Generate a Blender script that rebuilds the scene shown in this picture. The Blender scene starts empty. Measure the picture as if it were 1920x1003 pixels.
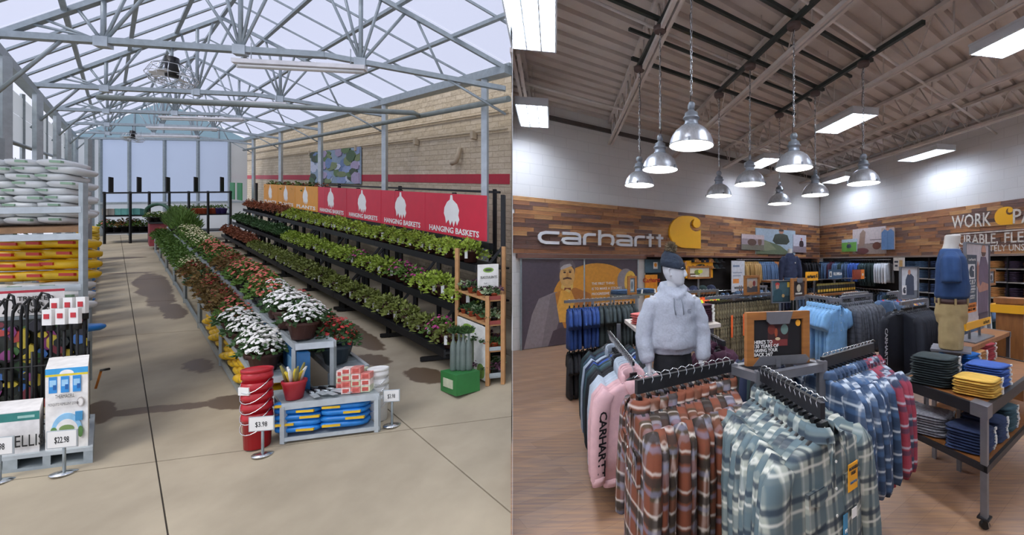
import bpy, bmesh, math, random
from mathutils import Vector, Matrix, noise
sc = bpy.context.scene
COL = sc.collection
PI = math.pi
# ------------------------------------------------------------------ camera, sky, exposure
EYE = 1.9
cam = bpy.data.objects.new('camera', bpy.data.cameras.new('camera'))
COL.objects.link(cam)
cam.location = (0, 0, EYE)
cam.rotation_euler = (PI / 2, 0, 0)
cam.data.sensor_width = 36
cam.data.lens = 15.0
cam.data.shift_x = -0.125
cam.data.shift_y = -0.005
cam.data.clip_start = 0.05
cam.data.clip_end = 300
sc.camera = cam
world = bpy.data.worlds.new('overcast_sky')
sc.world = world
world.use_nodes = True
_bg = world.node_tree.nodes['Background']
_bg.inputs[0].default_value = (0.80, 0.83, 0.98, 1)      # bright overcast sky
_bg.inputs[1].default_value = 1.12
_sun = bpy.data.lights.new('hazy_sun', 'SUN')
_sun.energy = 1.6
_sun.angle = math.radians(25)
_sun.color = (1, 0.95, 0.88)
sun = bpy.data.objects.new('hazy_sun', _sun)
sun.rotation_euler = (math.radians(28), math.radians(-22), 0)
COL.objects.link(sun)
sc.view_settings.view_transform = 'Standard'
sc.view_settings.look = 'None'
sc.view_settings.gamma = 1
sc.view_settings.use_curve_mapping = False
sc.view_settings.exposure = 0.0
sc.cycles.use_denoising = True
sc.cycles.max_bounces = 8
sc.cycles.transparent_max_bounces = 12
STRIP_W, LENS_W = 56.0, 11.0          # strength of the shop's tubes and pendant lenses

# ------------------------------------------------------------------ materials
def lin(c):
    if isinstance(c, str):
        c = [int(c[i:i + 2], 16) / 255 for i in (0, 2, 4)]
    return tuple(((v + 0.055) / 1.055) ** 2.4 if v > 0.04045 else v / 12.92 for v in c)
MATS = {}
def node(nt, typ, **kw):
    n = nt.nodes.new(typ)
    for k, v in kw.items():
        if k.startswith('i_'):
            n.inputs[k[2:].replace('_', ' ')].default_value = v
        else:
            setattr(n, k, v)
    return n
def mat(name, col, rough=0.6, metal=0.0, var=0.10, scale=6.0, bump=0.0, rand=0.0, emit=0.0, stretch=None, col2=None):
    """procedural surface: a base colour broken up by noise, optional relief, optional per-object variation"""
    if name in MATS:
        return MATS[name]
    m = bpy.data.materials.new(name)
    m.use_nodes = True
    nt = m.node_tree
    b = nt.nodes['Principled BSDF']
    b.inputs['Roughness'].default_value = rough
    b.inputs['Metallic'].default_value = metal
    c = lin(col)
    tc = node(nt, 'ShaderNodeTexCoord')
    mp = node(nt, 'ShaderNodeMapping')
    if stretch:
        mp.inputs['Scale'].default_value = stretch
    nt.links.new(tc.outputs['Object'], mp.inputs['Vector'])
    nz = node(nt, 'ShaderNodeTexNoise', i_Scale=scale, i_Detail=3.0)
    nt.links.new(mp.outputs['Vector'], nz.inputs['Vector'])
    cr = node(nt, 'ShaderNodeValToRGB')
    cr.color_ramp.elements[0].position = 0.32
    cr.color_ramp.elements[1].position = 0.68
    if col2:
        d = lin(col2)
        cr.color_ramp.elements[0].color = (*d, 1)
        cr.color_ramp.elements[1].color = (*c, 1)
    else:
        cr.color_ramp.elements[0].color = (*[v * (1 - var) for v in c], 1)
        cr.color_ramp.elements[1].color = (*[min(1, v * (1 + var)) for v in c], 1)
    nt.links.new(nz.outputs['Fac'], cr.inputs['Fac'])
    out = cr.outputs['Color']
    if rand:
        oi = node(nt, 'ShaderNodeObjectInfo')
        mr = node(nt, 'ShaderNodeMapRange')
        mr.inputs['To Min'].default_value = 1 - rand
        mr.inputs['To Max'].default_value = 1 + rand
        nt.links.new(oi.outputs['Random'], mr.inputs['Value'])
        hs = node(nt, 'ShaderNodeHueSaturation')
        nt.links.new(mr.outputs['Result'], hs.inputs['Value'])
        nt.links.new(out, hs.inputs['Color'])
        out = hs.outputs['Color']
    nt.links.new(out, b.inputs['Base Color'])
    if bump:
        bp = node(nt, 'ShaderNodeBump', i_Strength=bump, i_Distance=0.02)
        nt.links.new(nz.outputs['Fac'], bp.inputs['Height'])
        nt.links.new(bp.outputs['Normal'], b.inputs['Normal'])
    if emit:
        b.inputs['Emission Color'].default_value = (*c, 1)
        b.inputs['Emission Strength'].default_value = emit
    MATS[name] = m
    return m
def math_node(nt, op, a, b=None, clamp=False):
    n = node(nt, 'ShaderNodeMath', operation=op, use_clamp=clamp)
    for i, v in enumerate((a, b)):
        if v is None:
            continue
        if isinstance(v, (int, float)):
            n.inputs[i].default_value = v
        else:
            nt.links.new(v, n.inputs[i])
    return n.outputs[0]
def plaid(name, ground, bars, rough=0.85):
    """woven check: bars = (axis, period, width, phase, colour, strength) over a ground colour"""
    m = bpy.data.materials.new(name)
    m.use_nodes = True
    nt = m.node_tree
    b = nt.nodes['Principled BSDF']
    b.inputs['Roughness'].default_value = rough
    tc = node(nt, 'ShaderNodeTexCoord')
    nz = node(nt, 'ShaderNodeTexNoise', i_Scale=5.0, i_Detail=2.0)
    nt.links.new(tc.outputs['Object'], nz.inputs['Vector'])
    oi = node(nt, 'ShaderNodeObjectInfo')
    sp = node(nt, 'ShaderNodeSeparateXYZ')
    nt.links.new(tc.outputs['Object'], sp.inputs[0])
    wob = math_node(nt, 'MULTIPLY', math_node(nt, 'SUBTRACT', nz.outputs['Fac'], 0.5), 0.03)
    cur = None
    rgb = node(nt, 'ShaderNodeRGB')
    rgb.outputs[0].default_value = (*lin(ground), 1)
    cur = rgb.outputs[0]
    for ax, per, wid, ph, colr, s in bars:
        v = math_node(nt, 'ADD', sp.outputs[ax], wob)
        v = math_node(nt, 'ADD', v, math_node(nt, 'MULTIPLY', oi.outputs['Random'], 0.16))
        v = math_node(nt, 'FRACT', math_node(nt, 'ADD', math_node(nt, 'DIVIDE', v, per), ph + 40.0))
        d = math_node(nt, 'ABSOLUTE', math_node(nt, 'SUBTRACT', v, 0.5))
        mr = node(nt, 'ShaderNodeMapRange', interpolation_type='SMOOTHSTEP')
        mr.inputs['From Min'].default_value = wid / 2 + 0.045
        mr.inputs['From Max'].default_value = max(0.0, wid / 2 - 0.035)
        mr.inputs['To Max'].default_value = s
        nt.links.new(d, mr.inputs['Value'])
        mx = node(nt, 'ShaderNodeMix', data_type='RGBA')
        nt.links.new(mr.outputs['Result'], mx.inputs['Factor'])
        nt.links.new(cur, mx.inputs[6])
        mx.inputs[7].default_value = (*lin(colr), 1)
        cur = mx.outputs[2]
    nt.links.new(cur, b.inputs['Base Color'])
    MATS[name] = m
    return m
def sheet_mat(name, col, clear, shade=0.5):
    """thin plastic sheet: part clear, part milky"""
    m = bpy.data.materials.new(name)
    m.use_nodes = True
    nt = m.node_tree
    nt.nodes.remove(nt.nodes['Principled BSDF'])
    out = nt.nodes['Material Output']
    tr = node(nt, 'ShaderNodeBsdfTransparent')
    tr.inputs[0].default_value = (*lin(col), 1)
    tl = node(nt, 'ShaderNodeBsdfTranslucent')
    tl.inputs[0].default_value = (*lin(col), 1)
    df = node(nt, 'ShaderNodeBsdfDiffuse')
    df.inputs[0].default_value = (*lin(col), 1)
    m1 = node(nt, 'ShaderNodeMixShader')
    m1.inputs[0].default_value = shade
    nt.links.new(tl.outputs[0], m1.inputs[1])
    nt.links.new(df.outputs[0], m1.inputs[2])
    m2 = node(nt, 'ShaderNodeMixShader')
    m2.inputs[0].default_value = clear
    nt.links.new(m1.outputs[0], m2.inputs[1])
    nt.links.new(tr.outputs[0], m2.inputs[2])
    nt.links.new(m2.outputs[0], out.inputs[0])
    MATS[name] = m
    return m

# ------------------------------------------------------------------ mesh building
class MB:
    def __init__(s):
        s.v, s.f, s.m, s.mats, s.smooth = [], [], [], [], []
        s.cur, s.sm = 0, False
    def use(s, m):
        if m not in s.mats:
            s.mats.append(m)
        s.cur = s.mats.index(m)
        return s
    def add(s, vs, fs, smooth=None):
        o = len(s.v)
        s.v += [tuple(v) for v in vs]
        for f in fs:
            s.f.append([i + o for i in f])
            s.m.append(s.cur)
            s.smooth.append(s.sm if smooth is None else smooth)
    def hexa(s, p):            # eight corners: bottom ring then top ring
        s.add(p, [(3, 2, 1, 0), (4, 5, 6, 7), (0, 1, 5, 4), (1, 2, 6, 5), (2, 3, 7, 6), (3, 0, 4, 7)], False)
    def box(s, c, d, rz=0, M=None):
        x, y, z = [q / 2 for q in d]
        p = [(-x, -y, -z), (x, -y, -z), (x, y, -z), (-x, y, -z), (-x, -y, z), (x, -y, z), (x, y, z), (-x, y, z)]
        if M is None:
            M = Matrix.Translation(c) @ Matrix.Rotation(rz, 4, 'Z')
        s.hexa([M @ Vector(q) for q in p])
    def bar(s, a, b, w, h=None, up=(0, 0, 1)):   # rectangular bar from a to b
        a, b = Vector(a), Vector(b)
        h = h or w
        d = (b - a).normalized()
        u = Vector(up)
        if abs(d.dot(u)) > 0.98:
            u = Vector((1, 0, 0))
        sx = d.cross(u).normalized() * w / 2
        sy = sx.cross(d).normalized() * h / 2
        s.hexa([a - sx - sy, a + sx - sy, b + sx - sy, b - sx - sy, a - sx + sy, a + sx + sy, b + sx + sy, b - sx + sy])
    def tube(s, pts, r, n=6, caps=True, flat=1.0):
        pts = [Vector(p) for p in pts]
        rs = r if isinstance(r, (list, tuple)) else [r] * len(pts)
        rings = []
        prev = None
        for i, p in enumerate(pts):
            t = (pts[min(i + 1, len(pts) - 1)] - pts[max(i - 1, 0)])
            if t.length < 1e-9:
                t = Vector((0, 0, 1))
            t.normalize()
            if prev is None:
                u = Vector((0, 0, 1)) if abs(t.z) < 0.9 else Vector((1, 0, 0))
                a = t.cross(u).normalized()
            else:
                a = (prev - t * prev.dot(t)).normalized()
            prev = a
            bb = t.cross(a)
            rings.append([p + (a * math.cos(k * 2 * PI / n) + bb * flat * math.sin(k * 2 * PI / n)) * rs[i] for k in range(n)])
        s.loft(rings, caps)
    def loft(s, rings, caps=True, closed=True, smooth=True):
        n = len(rings[0])
        vs = [v for r in rings for v in r]
        fs = []
        for i in range(len(rings) - 1):
            for k in range(n if closed else n - 1):
                a, b = i * n + k, i * n + (k + 1) % n
                fs.append((a, b, b + n, a + n))
        o = len(s.v)
        s.add(vs, fs, smooth)
        if caps and closed:
            s.f.append([o + k for k in reversed(range(n))]); s.m.append(s.cur); s.smooth.append(False)
            q = o + (len(rings) - 1) * n
            s.f.append([q + k for k in range(n)]); s.m.append(s.cur); s.smooth.append(False)
    def lathe(s, prof, c=(0, 0, 0), n=16, caps=True, sx=1, sy=1):
        c = Vector(c)
        s.loft([[c + Vector((math.cos(k * 2 * PI / n) * r * sx, math.sin(k * 2 * PI / n) * r * sy, z)) for k in range(n)] for r, z in prof], caps)
    def prism(s, poly, fn, d0, d1):  # 2D polygon extruded: fn(u, v, d) -> point
        n = len(poly)
        vs = [fn(u, v, d0) for u, v in poly] + [fn(u, v, d1) for u, v in poly]
        s.add(vs, [tuple(reversed(range(n))), tuple(range(n, 2 * n))] + [(k, (k + 1) % n, (k + 1) % n + n, k + n) for k in range(n)], False)
    def ball(s, c, r, n=8, rings=6, sq=(1, 1, 1), jit=0, seed=0):
        R = []
        for i in range(rings + 1):
            ph = -PI / 2 + PI * i / rings
            ring = []
            for k in range(n):
                th = k * 2 * PI / n
                d = Vector((math.cos(ph) * math.cos(th), math.cos(ph) * math.sin(th), math.sin(ph)))
                q = 1 + jit * noise.noise(d * 2.1 + Vector((seed, seed * 1.7, 0))) if jit else 1
                ring.append(Vector(c) + Vector((d.x * sq[0], d.y * sq[1], d.z * sq[2])) * r * q)
            R.append(ring)
        s.loft(R, False)
    def stroke(s, pts, w, fn, d0, d1, closed=False):  # flat thick line in a (u, v) plane
        n = len(pts)
        Ls, Rs = [], []
        for i in range(n):
            p = Vector(pts[i])
            a = Vector(pts[i - 1]) if i or closed else p
            b = Vector(pts[(i + 1) % n]) if i < n - 1 or closed else p
            t1 = (p - a).normalized() if (p - a).length > 1e-9 else (b - p).normalized()
            t2 = (b - p).normalized() if (b - p).length > 1e-9 else t1
            t = (t1 + t2)
            t = t.normalized() if t.length > 1e-6 else t1
            k = 1 / max(0.5, t.dot(t1))
            nn = Vector((-t.y, t.x)) * w / 2 * k
            Ls.append(p + nn); Rs.append(p - nn)
        for i in range(n if closed else n - 1):
            j = (i + 1) % n
            s.prism([Ls[i], Rs[i], Rs[j], Ls[j]], fn, d0, d1)
    def mesh(s, name):
        me = bpy.data.meshes.new(name)
        me.from_pydata(s.v, [], s.f)
        for m in s.mats:
            me.materials.append(m)
        if len(s.mats) > 1:
            me.polygons.foreach_set('material_index', s.m)
        me.polygons.foreach_set('use_smooth', s.smooth)
        me.update()
        return me
    def build(s, name, m=None, parent=None, base=True, **tags):
        """link as ONE mesh object; base=True moves the origin to the foot of the mesh"""
        if m is not None:
            s.mats = [m]
        off = Vector((0, 0, 0))
        if base and s.v:
            xs, ys, zs = zip(*s.v)
            off = Vector(((min(xs) + max(xs)) / 2, (min(ys) + max(ys)) / 2, min(zs)))
            s.v = [(a - off.x, b - off.y, c - off.z) for a, b, c in s.v]
        o = bpy.data.objects.new(name, s.mesh(name))
        COL.objects.link(o)
        put(o, parent)
        o.location = off - (WORLD(parent) if parent is not None and base else Vector((0, 0, 0)))
        tag(o, **tags)
        return o
def WORLD(o):
    v = Vector(o.location)
    while o.parent is not None:
        o = o.parent
        v += Vector(o.location)
    return v
def put(o, parent):
    if parent is not None:
        o.parent = parent
def tag(o, label=None, cat=None, group=None, kind=None):
    if label: o['label'] = label
    if cat: o['category'] = cat
    if group: o['group'] = group
    if kind: o['kind'] = kind
    return o
def thing(name, loc, label=None, cat=None, group=None, rz=0, kind=None):
    o = bpy.data.objects.new(name, None)
    o.empty_display_size = 0.1
    COL.objects.link(o)
    o.location = loc
    o.rotation_euler = (0, 0, rz)
    return tag(o, label, cat, group, kind)
def copy_tree(o, parent=None):
    c = o.copy()
    COL.objects.link(c)
    if parent is not None:
        c.parent = parent
    for ch in KIDS.get(o, None) or list(o.children):
        copy_tree(ch, c)
    return c
KIDS = {}
class Proto:
    """one kind of thing: a list of (part name, mesh) placed again and again as separate objects"""
    def __init__(s, name, parts):       # parts: [(name, mesh, [(subname, mesh)...])]
        s.name, s.parts = name, parts
    def place(s, loc, rz=0, label=None, cat=None, group=None, scale=None, rx=0, ry=0):
        if len(s.parts) == 1 and s.parts[0][0] is None:
            r = bpy.data.objects.new(s.name, s.parts[0][1])
            COL.objects.link(r)
        else:
            r = thing(s.name, loc)
            for p in s.parts:
                q = bpy.data.objects.new(p[0], p[1])
                COL.objects.link(q)
                q.parent = r
                for sub in (p[2] if len(p) > 2 else []):
                    w = bpy.data.objects.new(sub[0], sub[1])
                    COL.objects.link(w)
                    w.parent = q
        r.location = loc
        r.rotation_euler = (rx, ry, rz)
        if scale is not None:
            r.scale = scale if isinstance(scale, (tuple, list)) else (scale,) * 3
        return tag(r, label, cat, group)
def M1(fn, name, m):
    b = MB()
    b.use(m)
    fn(b)
    return b.mesh(name)
def text_mesh(txt, m, size=0.1, depth=0.004, spacing=1.0, name='lettering', align='CENTER', sx=1.0, bold=0.0):
    cu = bpy.data.curves.new(name, 'FONT')
    cu.body = txt
    cu.size = size
    cu.extrude = depth / 2
    cu.offset = bold
    cu.space_character = spacing
    cu.align_x = align
    cu.align_y = 'CENTER'
    cu.resolution_u = 2
    ob = bpy.data.objects.new('tmp', cu)
    me = bpy.data.meshes.new_from_object(ob)
    bpy.data.objects.remove(ob)
    bpy.data.curves.remove(cu)
    me.name = name
    for v in me.vertices:              # stand the letters upright in the x-z plane, facing -y
        v.co = (v.co.x * sx, -v.co.z, v.co.y)
    me.materials.clear()
    me.materials.append(m)
    return me
def linkmesh(name, me, parent=None, loc=(0, 0, 0), rz=0, **tags):
    o = bpy.data.objects.new(name, me)
    COL.objects.link(o)
    put(o, parent)
    o.location = loc
    o.rotation_euler = (0, 0, rz)
    return tag(o, **tags)
def grid_folds(seed):
    r = random.Random(seed)
    return [(r.uniform(8, 26), r.uniform(0, 6.28), r.uniform(0.3, 1)) for _ in range(3)]

# frames of the two places.  Shop: wall directions A and B.  Greenhouse: a across, b along, h above its rising floor
DA = Vector((1.271, 1, 0)).normalized()
DB = Vector((-0.2, 1, 0)).normalized()
RA = math.atan2(DA.y, DA.x)
RB = math.atan2(DB.y, DB.x)
def Lp(a, b, h=0.0):
    Y = a + b
    return Vector((4.125 * a - 1.24 * b, Y, -0.9 + 0.2025 * Y + h))
def Lhex(mb, a0, a1, b0, b1, h0, h1):
    mb.hexa([Lp(a0, b0, h0), Lp(a1, b0, h0), Lp(a1, b1, h0), Lp(a0, b1, h0), Lp(a0, b0, h1), Lp(a1, b0, h1), Lp(a1, b1, h1), Lp(a0, b1, h1)])
LU = Vector((4.125, 1, 0)).normalized()
LV = Vector((-1.24, 1, 0)).normalized()
RU = math.atan2(LU.y, LU.x)
RV = math.atan2(LV.y, LV.x)
PA, PB = 1 / 4.244, 1 / 1.593       # metres -> a, metres -> b
def WA(t, d=0.0, z=0.0):            # point on shop wall A: t metres*1.617 from its start, d into the room
    return Vector((-2.36 + 1.271 * t, 9.44 + t, z)) + Vector((DA.y, -DA.x, 0)) * d
def WBp(t, d=0.0, z=0.0):           # point on shop wall B: t towards the viewer from the corner, d into the room
    return Vector((7.11 + 0.2 * t, 16.9 - t, z)) - Vector((DB.y, -DB.x, 0)) * d
# ------------------------------------------------------------------ shared materials
steel = mat('galvanised_steel', 'a3adb0', 0.45, 0.35, 0.10, 14)
steel_lt = mat('bright_galvanised_steel', 'b9c2c6', 0.4, 0.3, 0.08, 12)
black = mat('black_metal', '17181a', 0.5, 0.2, 0.15, 20)
blackp = mat('black_plastic', '141416', 0.38, 0, 0.2, 20)
white = mat('white_plastic', 'e9e9e6', 0.45, 0, 0.03)
paper = mat('white_card', 'efefec', 0.7, 0, 0.03)
ink = mat('black_print', '161616', 0.8, 0, 0.05)
chrome = mat('chrome_wire', 'd9dde0', 0.2, 0.95, 0.04)
# ================================================================== PARTITION between the two places
PDIR = Vector((-0.2988, 1, 0)).normalized()
PN = Vector((PDIR.y, -PDIR.x, 0))      # towards the shop
mb = MB()
p0, p1 = PDIR * 2.95, PDIR * 14.5
w_ = 0.0012
mb.hexa([p0 - PN * w_ + Vector((0, 0, -1)), p0 + PN * w_ + Vector((0, 0, -1)), p1 + PN * w_ + Vector((0, 0, -1)), p1 - PN * w_ + Vector((0, 0, -1)),
         p0 - PN * w_ + Vector((0, 0, 7.5)), p0 + PN * w_ + Vector((0, 0, 7.5)), p1 + PN * w_ + Vector((0, 0, 7.5)), p1 - PN * w_ + Vector((0, 0, 7.5))])
mb.build('wall_partition', mat('partition_paint', 'd9dad8', 0.7, 0, 0.02), base=False, kind='structure')
mb = MB()
p0, p1 = PDIR * -0.6, PDIR * -6.0
mb.hexa([p0 - PN * .05 + Vector((0, 0, -1)), p0 + PN * .05 + Vector((0, 0, -1)), p1 + PN * .05 + Vector((0, 0, -1)), p1 - PN * .05 + Vector((0, 0, -1)),
         p0 - PN * .05 + Vector((0, 0, 6.5)), p0 + PN * .05 + Vector((0, 0, 6.5)), p1 + PN * .05 + Vector((0, 0, 6.5)), p1 - PN * .05 + Vector((0, 0, 6.5))])
mb.build('wall_back_partition', MATS['partition_paint'], base=False, kind='structure')

# ================================================================== SHOP SHELL
CEIL = 5.45
# floor: vinyl planks laid along wall A
def vinyl():
    m = bpy.data.materials.new('oak_vinyl_floor')
    m.use_nodes = True
    nt = m.node_tree
    b = nt.nodes['Principled BSDF']
    b.inputs['Roughness'].default_value = 0.42
    tc = node(nt, 'ShaderNodeTexCoord')
    mp = node(nt, 'ShaderNodeMapping')
    mp.inputs['Rotation'].default_value = (0, 0, -RA)
    nt.links.new(tc.outputs['Object'], mp.inputs['Vector'])
    br = node(nt, 'ShaderNodeTexBrick', i_Scale=1.0)
    br.inputs['Brick Width'].default_value = 1.25
    br.inputs['Row Height'].default_value = 0.17
    br.inputs['Mortar Size'].default_value = 0.0015
    br.inputs['Color1'].default_value = (*lin('8a6a52'), 1)
    br.inputs['Color2'].default_value = (*lin('a88a72'), 1)
    br.inputs['Mortar'].default_value = (*lin('5e4636'), 1)
    nt.links.new(mp.outputs['Vector'], br.inputs['Vector'])
    m2 = node(nt, 'ShaderNodeMapping')
    m2.inputs['Rotation'].default_value = (0, 0, -RA)
    m2.inputs['Scale'].default_value = (1.2, 16, 1)
    nt.links.new(tc.outputs['Object'], m2.inputs['Vector'])
    nz = node(nt, 'ShaderNodeTexNoise', i_Scale=2.2, i_Detail=5.0)
    nt.links.new(m2.outputs['Vector'], nz.inputs['Vector'])
    cr = node(nt, 'ShaderNodeValToRGB')
    cr.color_ramp.elements[0].position = 0.35
    cr.color_ramp.elements[0].color = (*lin('7d6660'), 1)
    cr.color_ramp.elements[1].position = 0.65
    cr.color_ramp.elements[1].color = (*lin('b58c66'), 1)
    nt.links.new(nz.outputs['Fac'], cr.inputs['Fac'])
    mx = node(nt, 'ShaderNodeMix', data_type='RGBA')
    mx.inputs['Factor'].default_value = 0.6
    nt.links.new(br.outputs['Color'], mx.inputs[6])
    nt.links.new(cr.outputs['Color'], mx.inputs[7])
    nt.links.new(mx.outputs[2], b.inputs['Base Color'])
    return m
mb = MB()
pf = [PDIR * -6 + PN * .003, WA(-0.285, -.1), WA(7.45, -.1) , WBp(0, -.1), WBp(22, -.1), Vector((11.9, -6, 0))]
mb.prism([(p.x, p.y) for p in pf], lambda u, v, d: (u, v, d), -0.08, 0.0)
mb.build('floor_shop', vinyl(), base=False, kind='structure')

# painted block walls above the wooden band
def blockpaint(name, rot, base, joint):
    m = bpy.data.materials.new(name)
    m.use_nodes = True
    nt = m.node_tree
    b = nt.nodes['Principled BSDF']
    b.inputs['Roughness'].default_value = 0.75
    tc = node(nt, 'ShaderNodeTexCoord')
    sp = node(nt, 'ShaderNodeSeparateXYZ')
    nt.links.new(tc.outputs['Object'], sp.inputs[0])
    u = math_node(nt, 'ADD', math_node(nt, 'MULTIPLY', sp.outputs[0], math.cos(rot)), math_node(nt, 'MULTIPLY', sp.outputs[1], math.sin(rot)))
    cb = node(nt, 'ShaderNodeCombineXYZ')
    nt.links.new(u, cb.inputs[0])
    nt.links.new(sp.outputs[2], cb.inputs[1])
    br = node(nt, 'ShaderNodeTexBrick', i_Scale=1.0)
    br.inputs['Brick Width'].default_value = 0.6
    br.inputs['Row Height'].default_value = 0.24
    br.inputs['Mortar Size'].default_value = 0.006
    br.inputs['Color1'].default_value = (*lin(base), 1)
    br.inputs['Color2'].default_value = (*[c * 0.985 for c in lin(base)], 1)
    br.inputs['Mortar'].default_value = (*lin(joint), 1)
    nt.links.new(cb.outputs[0], br.inputs['Vector'])
    nt.links.new(br.outputs['Color'], b.inputs['Base Color'])
    bp = node(nt, 'ShaderNodeBump', i_Strength=0.4, i_Distance=0.01)
    nt.links.new(br.outputs['Fac'], bp.inputs['Height'])
    bp.invert = True
    nt.links.new(bp.outputs['Normal'], b.inputs['Normal'])
    return m
blkA = blockpaint('white_block_paint_a', RA, 'dcdad8', 'cfcdcb')
blkB = blockpaint('white_block_paint_b', RB, 'e2e2e2', 'd3d3d3')
def slab(mb, p, q, n, z0, z1, th):
    n = n * th
    mb.hexa([p + Vector((0, 0, z0)), q + Vector((0, 0, z0)), q + n + Vector((0, 0, z0)), p + n + Vector((0, 0, z0)),
             p + Vector((0, 0, z1)), q + Vector((0, 0, z1)), q + n + Vector((0, 0, z1)), p + n + Vector((0, 0, z1))])
NA = Vector((DA.y, -DA.x, 0))            # into the room
NB = -Vector((DB.y, -DB.x, 0))
mb = MB(); slab(mb, WA(-0.29), WA(7.45), -NA, 0, CEIL + .3, .2)
wallA = mb.build('wall_back', blkA, base=False, kind='structure')
mb = MB(); slab(mb, WBp(0), WBp(19), -NB, 0, CEIL + .3, .2)
wallB = mb.build('wall_right', blkB, base=False, kind='structure')
mb = MB(); slab(mb, PDIR * -6 + PN * .06, Vector((11.4, -5.9, 0)), Vector((0, -1, 0)), 0, CEIL + .3, .2)
mb.build('wall_behind_viewer', blkB, base=False, kind='structure')
mb = MB(); mb.use(mat('corner_trim_paint', 'b9b2aa', 0.6))
mb.bar(WA(7.45) + (NA + NB) * .012 + Vector((0, 0, 2.08)), WA(7.45) + (NA + NB) * .012 + Vector((0, 0, 5.0)), .05, .03)
mb.build('trim_1', base=False, kind='structure')

# ceiling: ribbed steel deck running along wall A
deckm = mat('painted_steel_deck', 'd0c5bc', 0.6, 0.0, 0.05, 3, rand=0)
mb = MB()
mb.use(deckm)
rib = 0.30
prof = [(0, 0), (0.19, 0), (0.205, 0.07), (0.285, 0.07)]
# the deck is laid in strips along DA; strips step along DB from wall A towards the viewer
n_r = 70
U0 = WA(-0.29) + NA * 0
LEN = 26.0
for i in range(n_r):
    base_d = i * rib
    o = Vector((WA(0).x, WA(0).y, 0)) + NA * base_d
    # start where the strip meets the partition, end at wall B
    def hit(o, d, q, e):
        den = d.x * e.y - d.y * e.x
        w = q - o
        return (w.x * e.y - w.y * e.x) / den
    s0 = hit(o, DA, Vector((0, 0, 0)) + PN * .012, PDIR)
    s1 = hit(o, DA, WBp(0), DB)
    a_, b_ = o + DA * s0, o + DA * s1
    rr = []
    for (d, h) in prof + [(0.30, 0.0)]:
        k = NA * d
        sa = hit(o + k, DA, PN * .012, PDIR); sb = hit(o + k, DA, WBp(0), DB)
        rr.append((o + k + DA * sa + Vector((0, 0, CEIL + h)), o + k + DA * sb + Vector((0, 0, CEIL + h))))
    if rr[0][0].y < -5.5 and rr[0][1].y < -5.5:
        break
    vs = [q for pr in rr for q in pr]
    mb.add(vs, [(2 * j, 2 * j + 1, 2 * j + 3, 2 * j + 2) for j in range(len(rr) - 1)], False)
mb.build('ceiling_shop', base=False, kind='structure')
mb = MB()
mb.prism([(p.x, p.y) for p in pf], lambda u, v, d: (u, v, d), CEIL + .12, CEIL + .2)
mb.build('ceiling_shop_roof', deckm, base=False, kind='structure')

# open web joists run from wall A towards the viewer, parallel to wall B
joistm = mat('painted_joist_steel', 'd2c8c0', 0.55, 0, 0.06, 5)
def joist(t0, name):
    p = WA(t0, 0.0)
    L = 12.0
    q = p - DB * L
    # keep the joist on the shop side of the partition
    e = hit(p, -DB, PN * .03, PDIR)
    if 0 < e < L:
        q = p - DB * e
        L = e
    r = thing('bar_joist', p + Vector((0, 0, CEIL - .62)), kind='structure')
    zt, zb = CEIL - .05, CEIL - .58
    m1 = MB(); m1.bar(p + Vector((0, 0, zt)), q + Vector((0, 0, zt)), .13, .06); m1.build('top_chord', joistm, r)
    for s in (-1, 1):
        m1 = MB(); m1.bar(p + DA * s * .045 + Vector((0, 0, zb)), q + DA * s * .045 + Vector((0, 0, zb)), .05, .06); m1.build('bottom_chord', joistm, r)
    n = int(L / 0.62)
    for i in range(n):
        a, b = p - DB * (i * .62 + .1), p - DB * (i * .62 + .41)
        c = p - DB * (i * .62 + .72)
        m1 = MB(); m1.tube([a + Vector((0, 0, zt)), b + Vector((0, 0, zb)), (c if i % 2 else b) + Vector((0, 0, zt))], .014, 5)
        m1.build('web_bar', joistm, r)
for k in range(7):
    joist(-0.06 + 1.33 * k, k)
# bridging pipes across the joists
for z_, d_ in ((CEIL - .5, 2.2), (CEIL - .12, 4.6), (CEIL - .5, 6.9)):
    o = WA(0) - DB * d_
    s0 = hit(o, DA, PN * .03, PDIR); s1 = hit(o, DA, WBp(0), DB)
    mb = MB(); mb.tube([o + DA * s0 + Vector((0, 0, z_)), o + DA * (s1 - .02) + Vector((0, 0, z_))], .022, 6)
    mb.build('trim_%d' % (20 + int(d_)), joistm, base=False, kind='structure')
# ledger at the top of each wall
mb = MB(); mb.bar(WA(-0.25, .04, CEIL - .28), WA(7.4, .04, CEIL - .28), .07, .09); mb.build('trim_2', mat('dark_ledger', '4a4440', .6), base=False, kind='structure')
mb = MB(); mb.bar(WBp(.1, .03, CEIL - .1), WBp(15, .03, CEIL - .1), .05, .05); mb.build('trim_3', mat('pale_ledger', 'a9a29b', .6), base=False, kind='structure')

# ------------------------------------------------------------------ reclaimed wood cladding, plank by plank
WZ0, WZ1 = 2.10, 3.335
woods = []
for i, (c1, c2) in enumerate([('91603d', '6d4730'), ('ab7648', '835736'), ('664536', '47312b'), ('bd8d58', '936742'), ('765444', '553d38'), ('96623a', '6d482e')]):
    woods.append(mat('reclaimed_wood_%d' % i, c1, .7, 0, .1, 3.2, .25, .14, stretch=(1.2, 9, 9), col2=c2))
NROW = 13
RH = (WZ1 - WZ0) / NROW
PL = {}
def plank_mesh(L, m, v):
    key = (L, m.name, v)
    if key not in PL:
        b = MB(); b.use(m)
        t = .016 + .005 * v
        e = .0025
        b.hexa([(0, 0, e), (L - .003, 0, e), (L - .003, -t, e), (0, -t, e), (0, 0, RH - e), (L - .003, 0, RH - e), (L - .003, -t, RH - e), (0, -t, RH - e)])
        PL[key] = b.mesh('plank')
    return PL[key]
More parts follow.
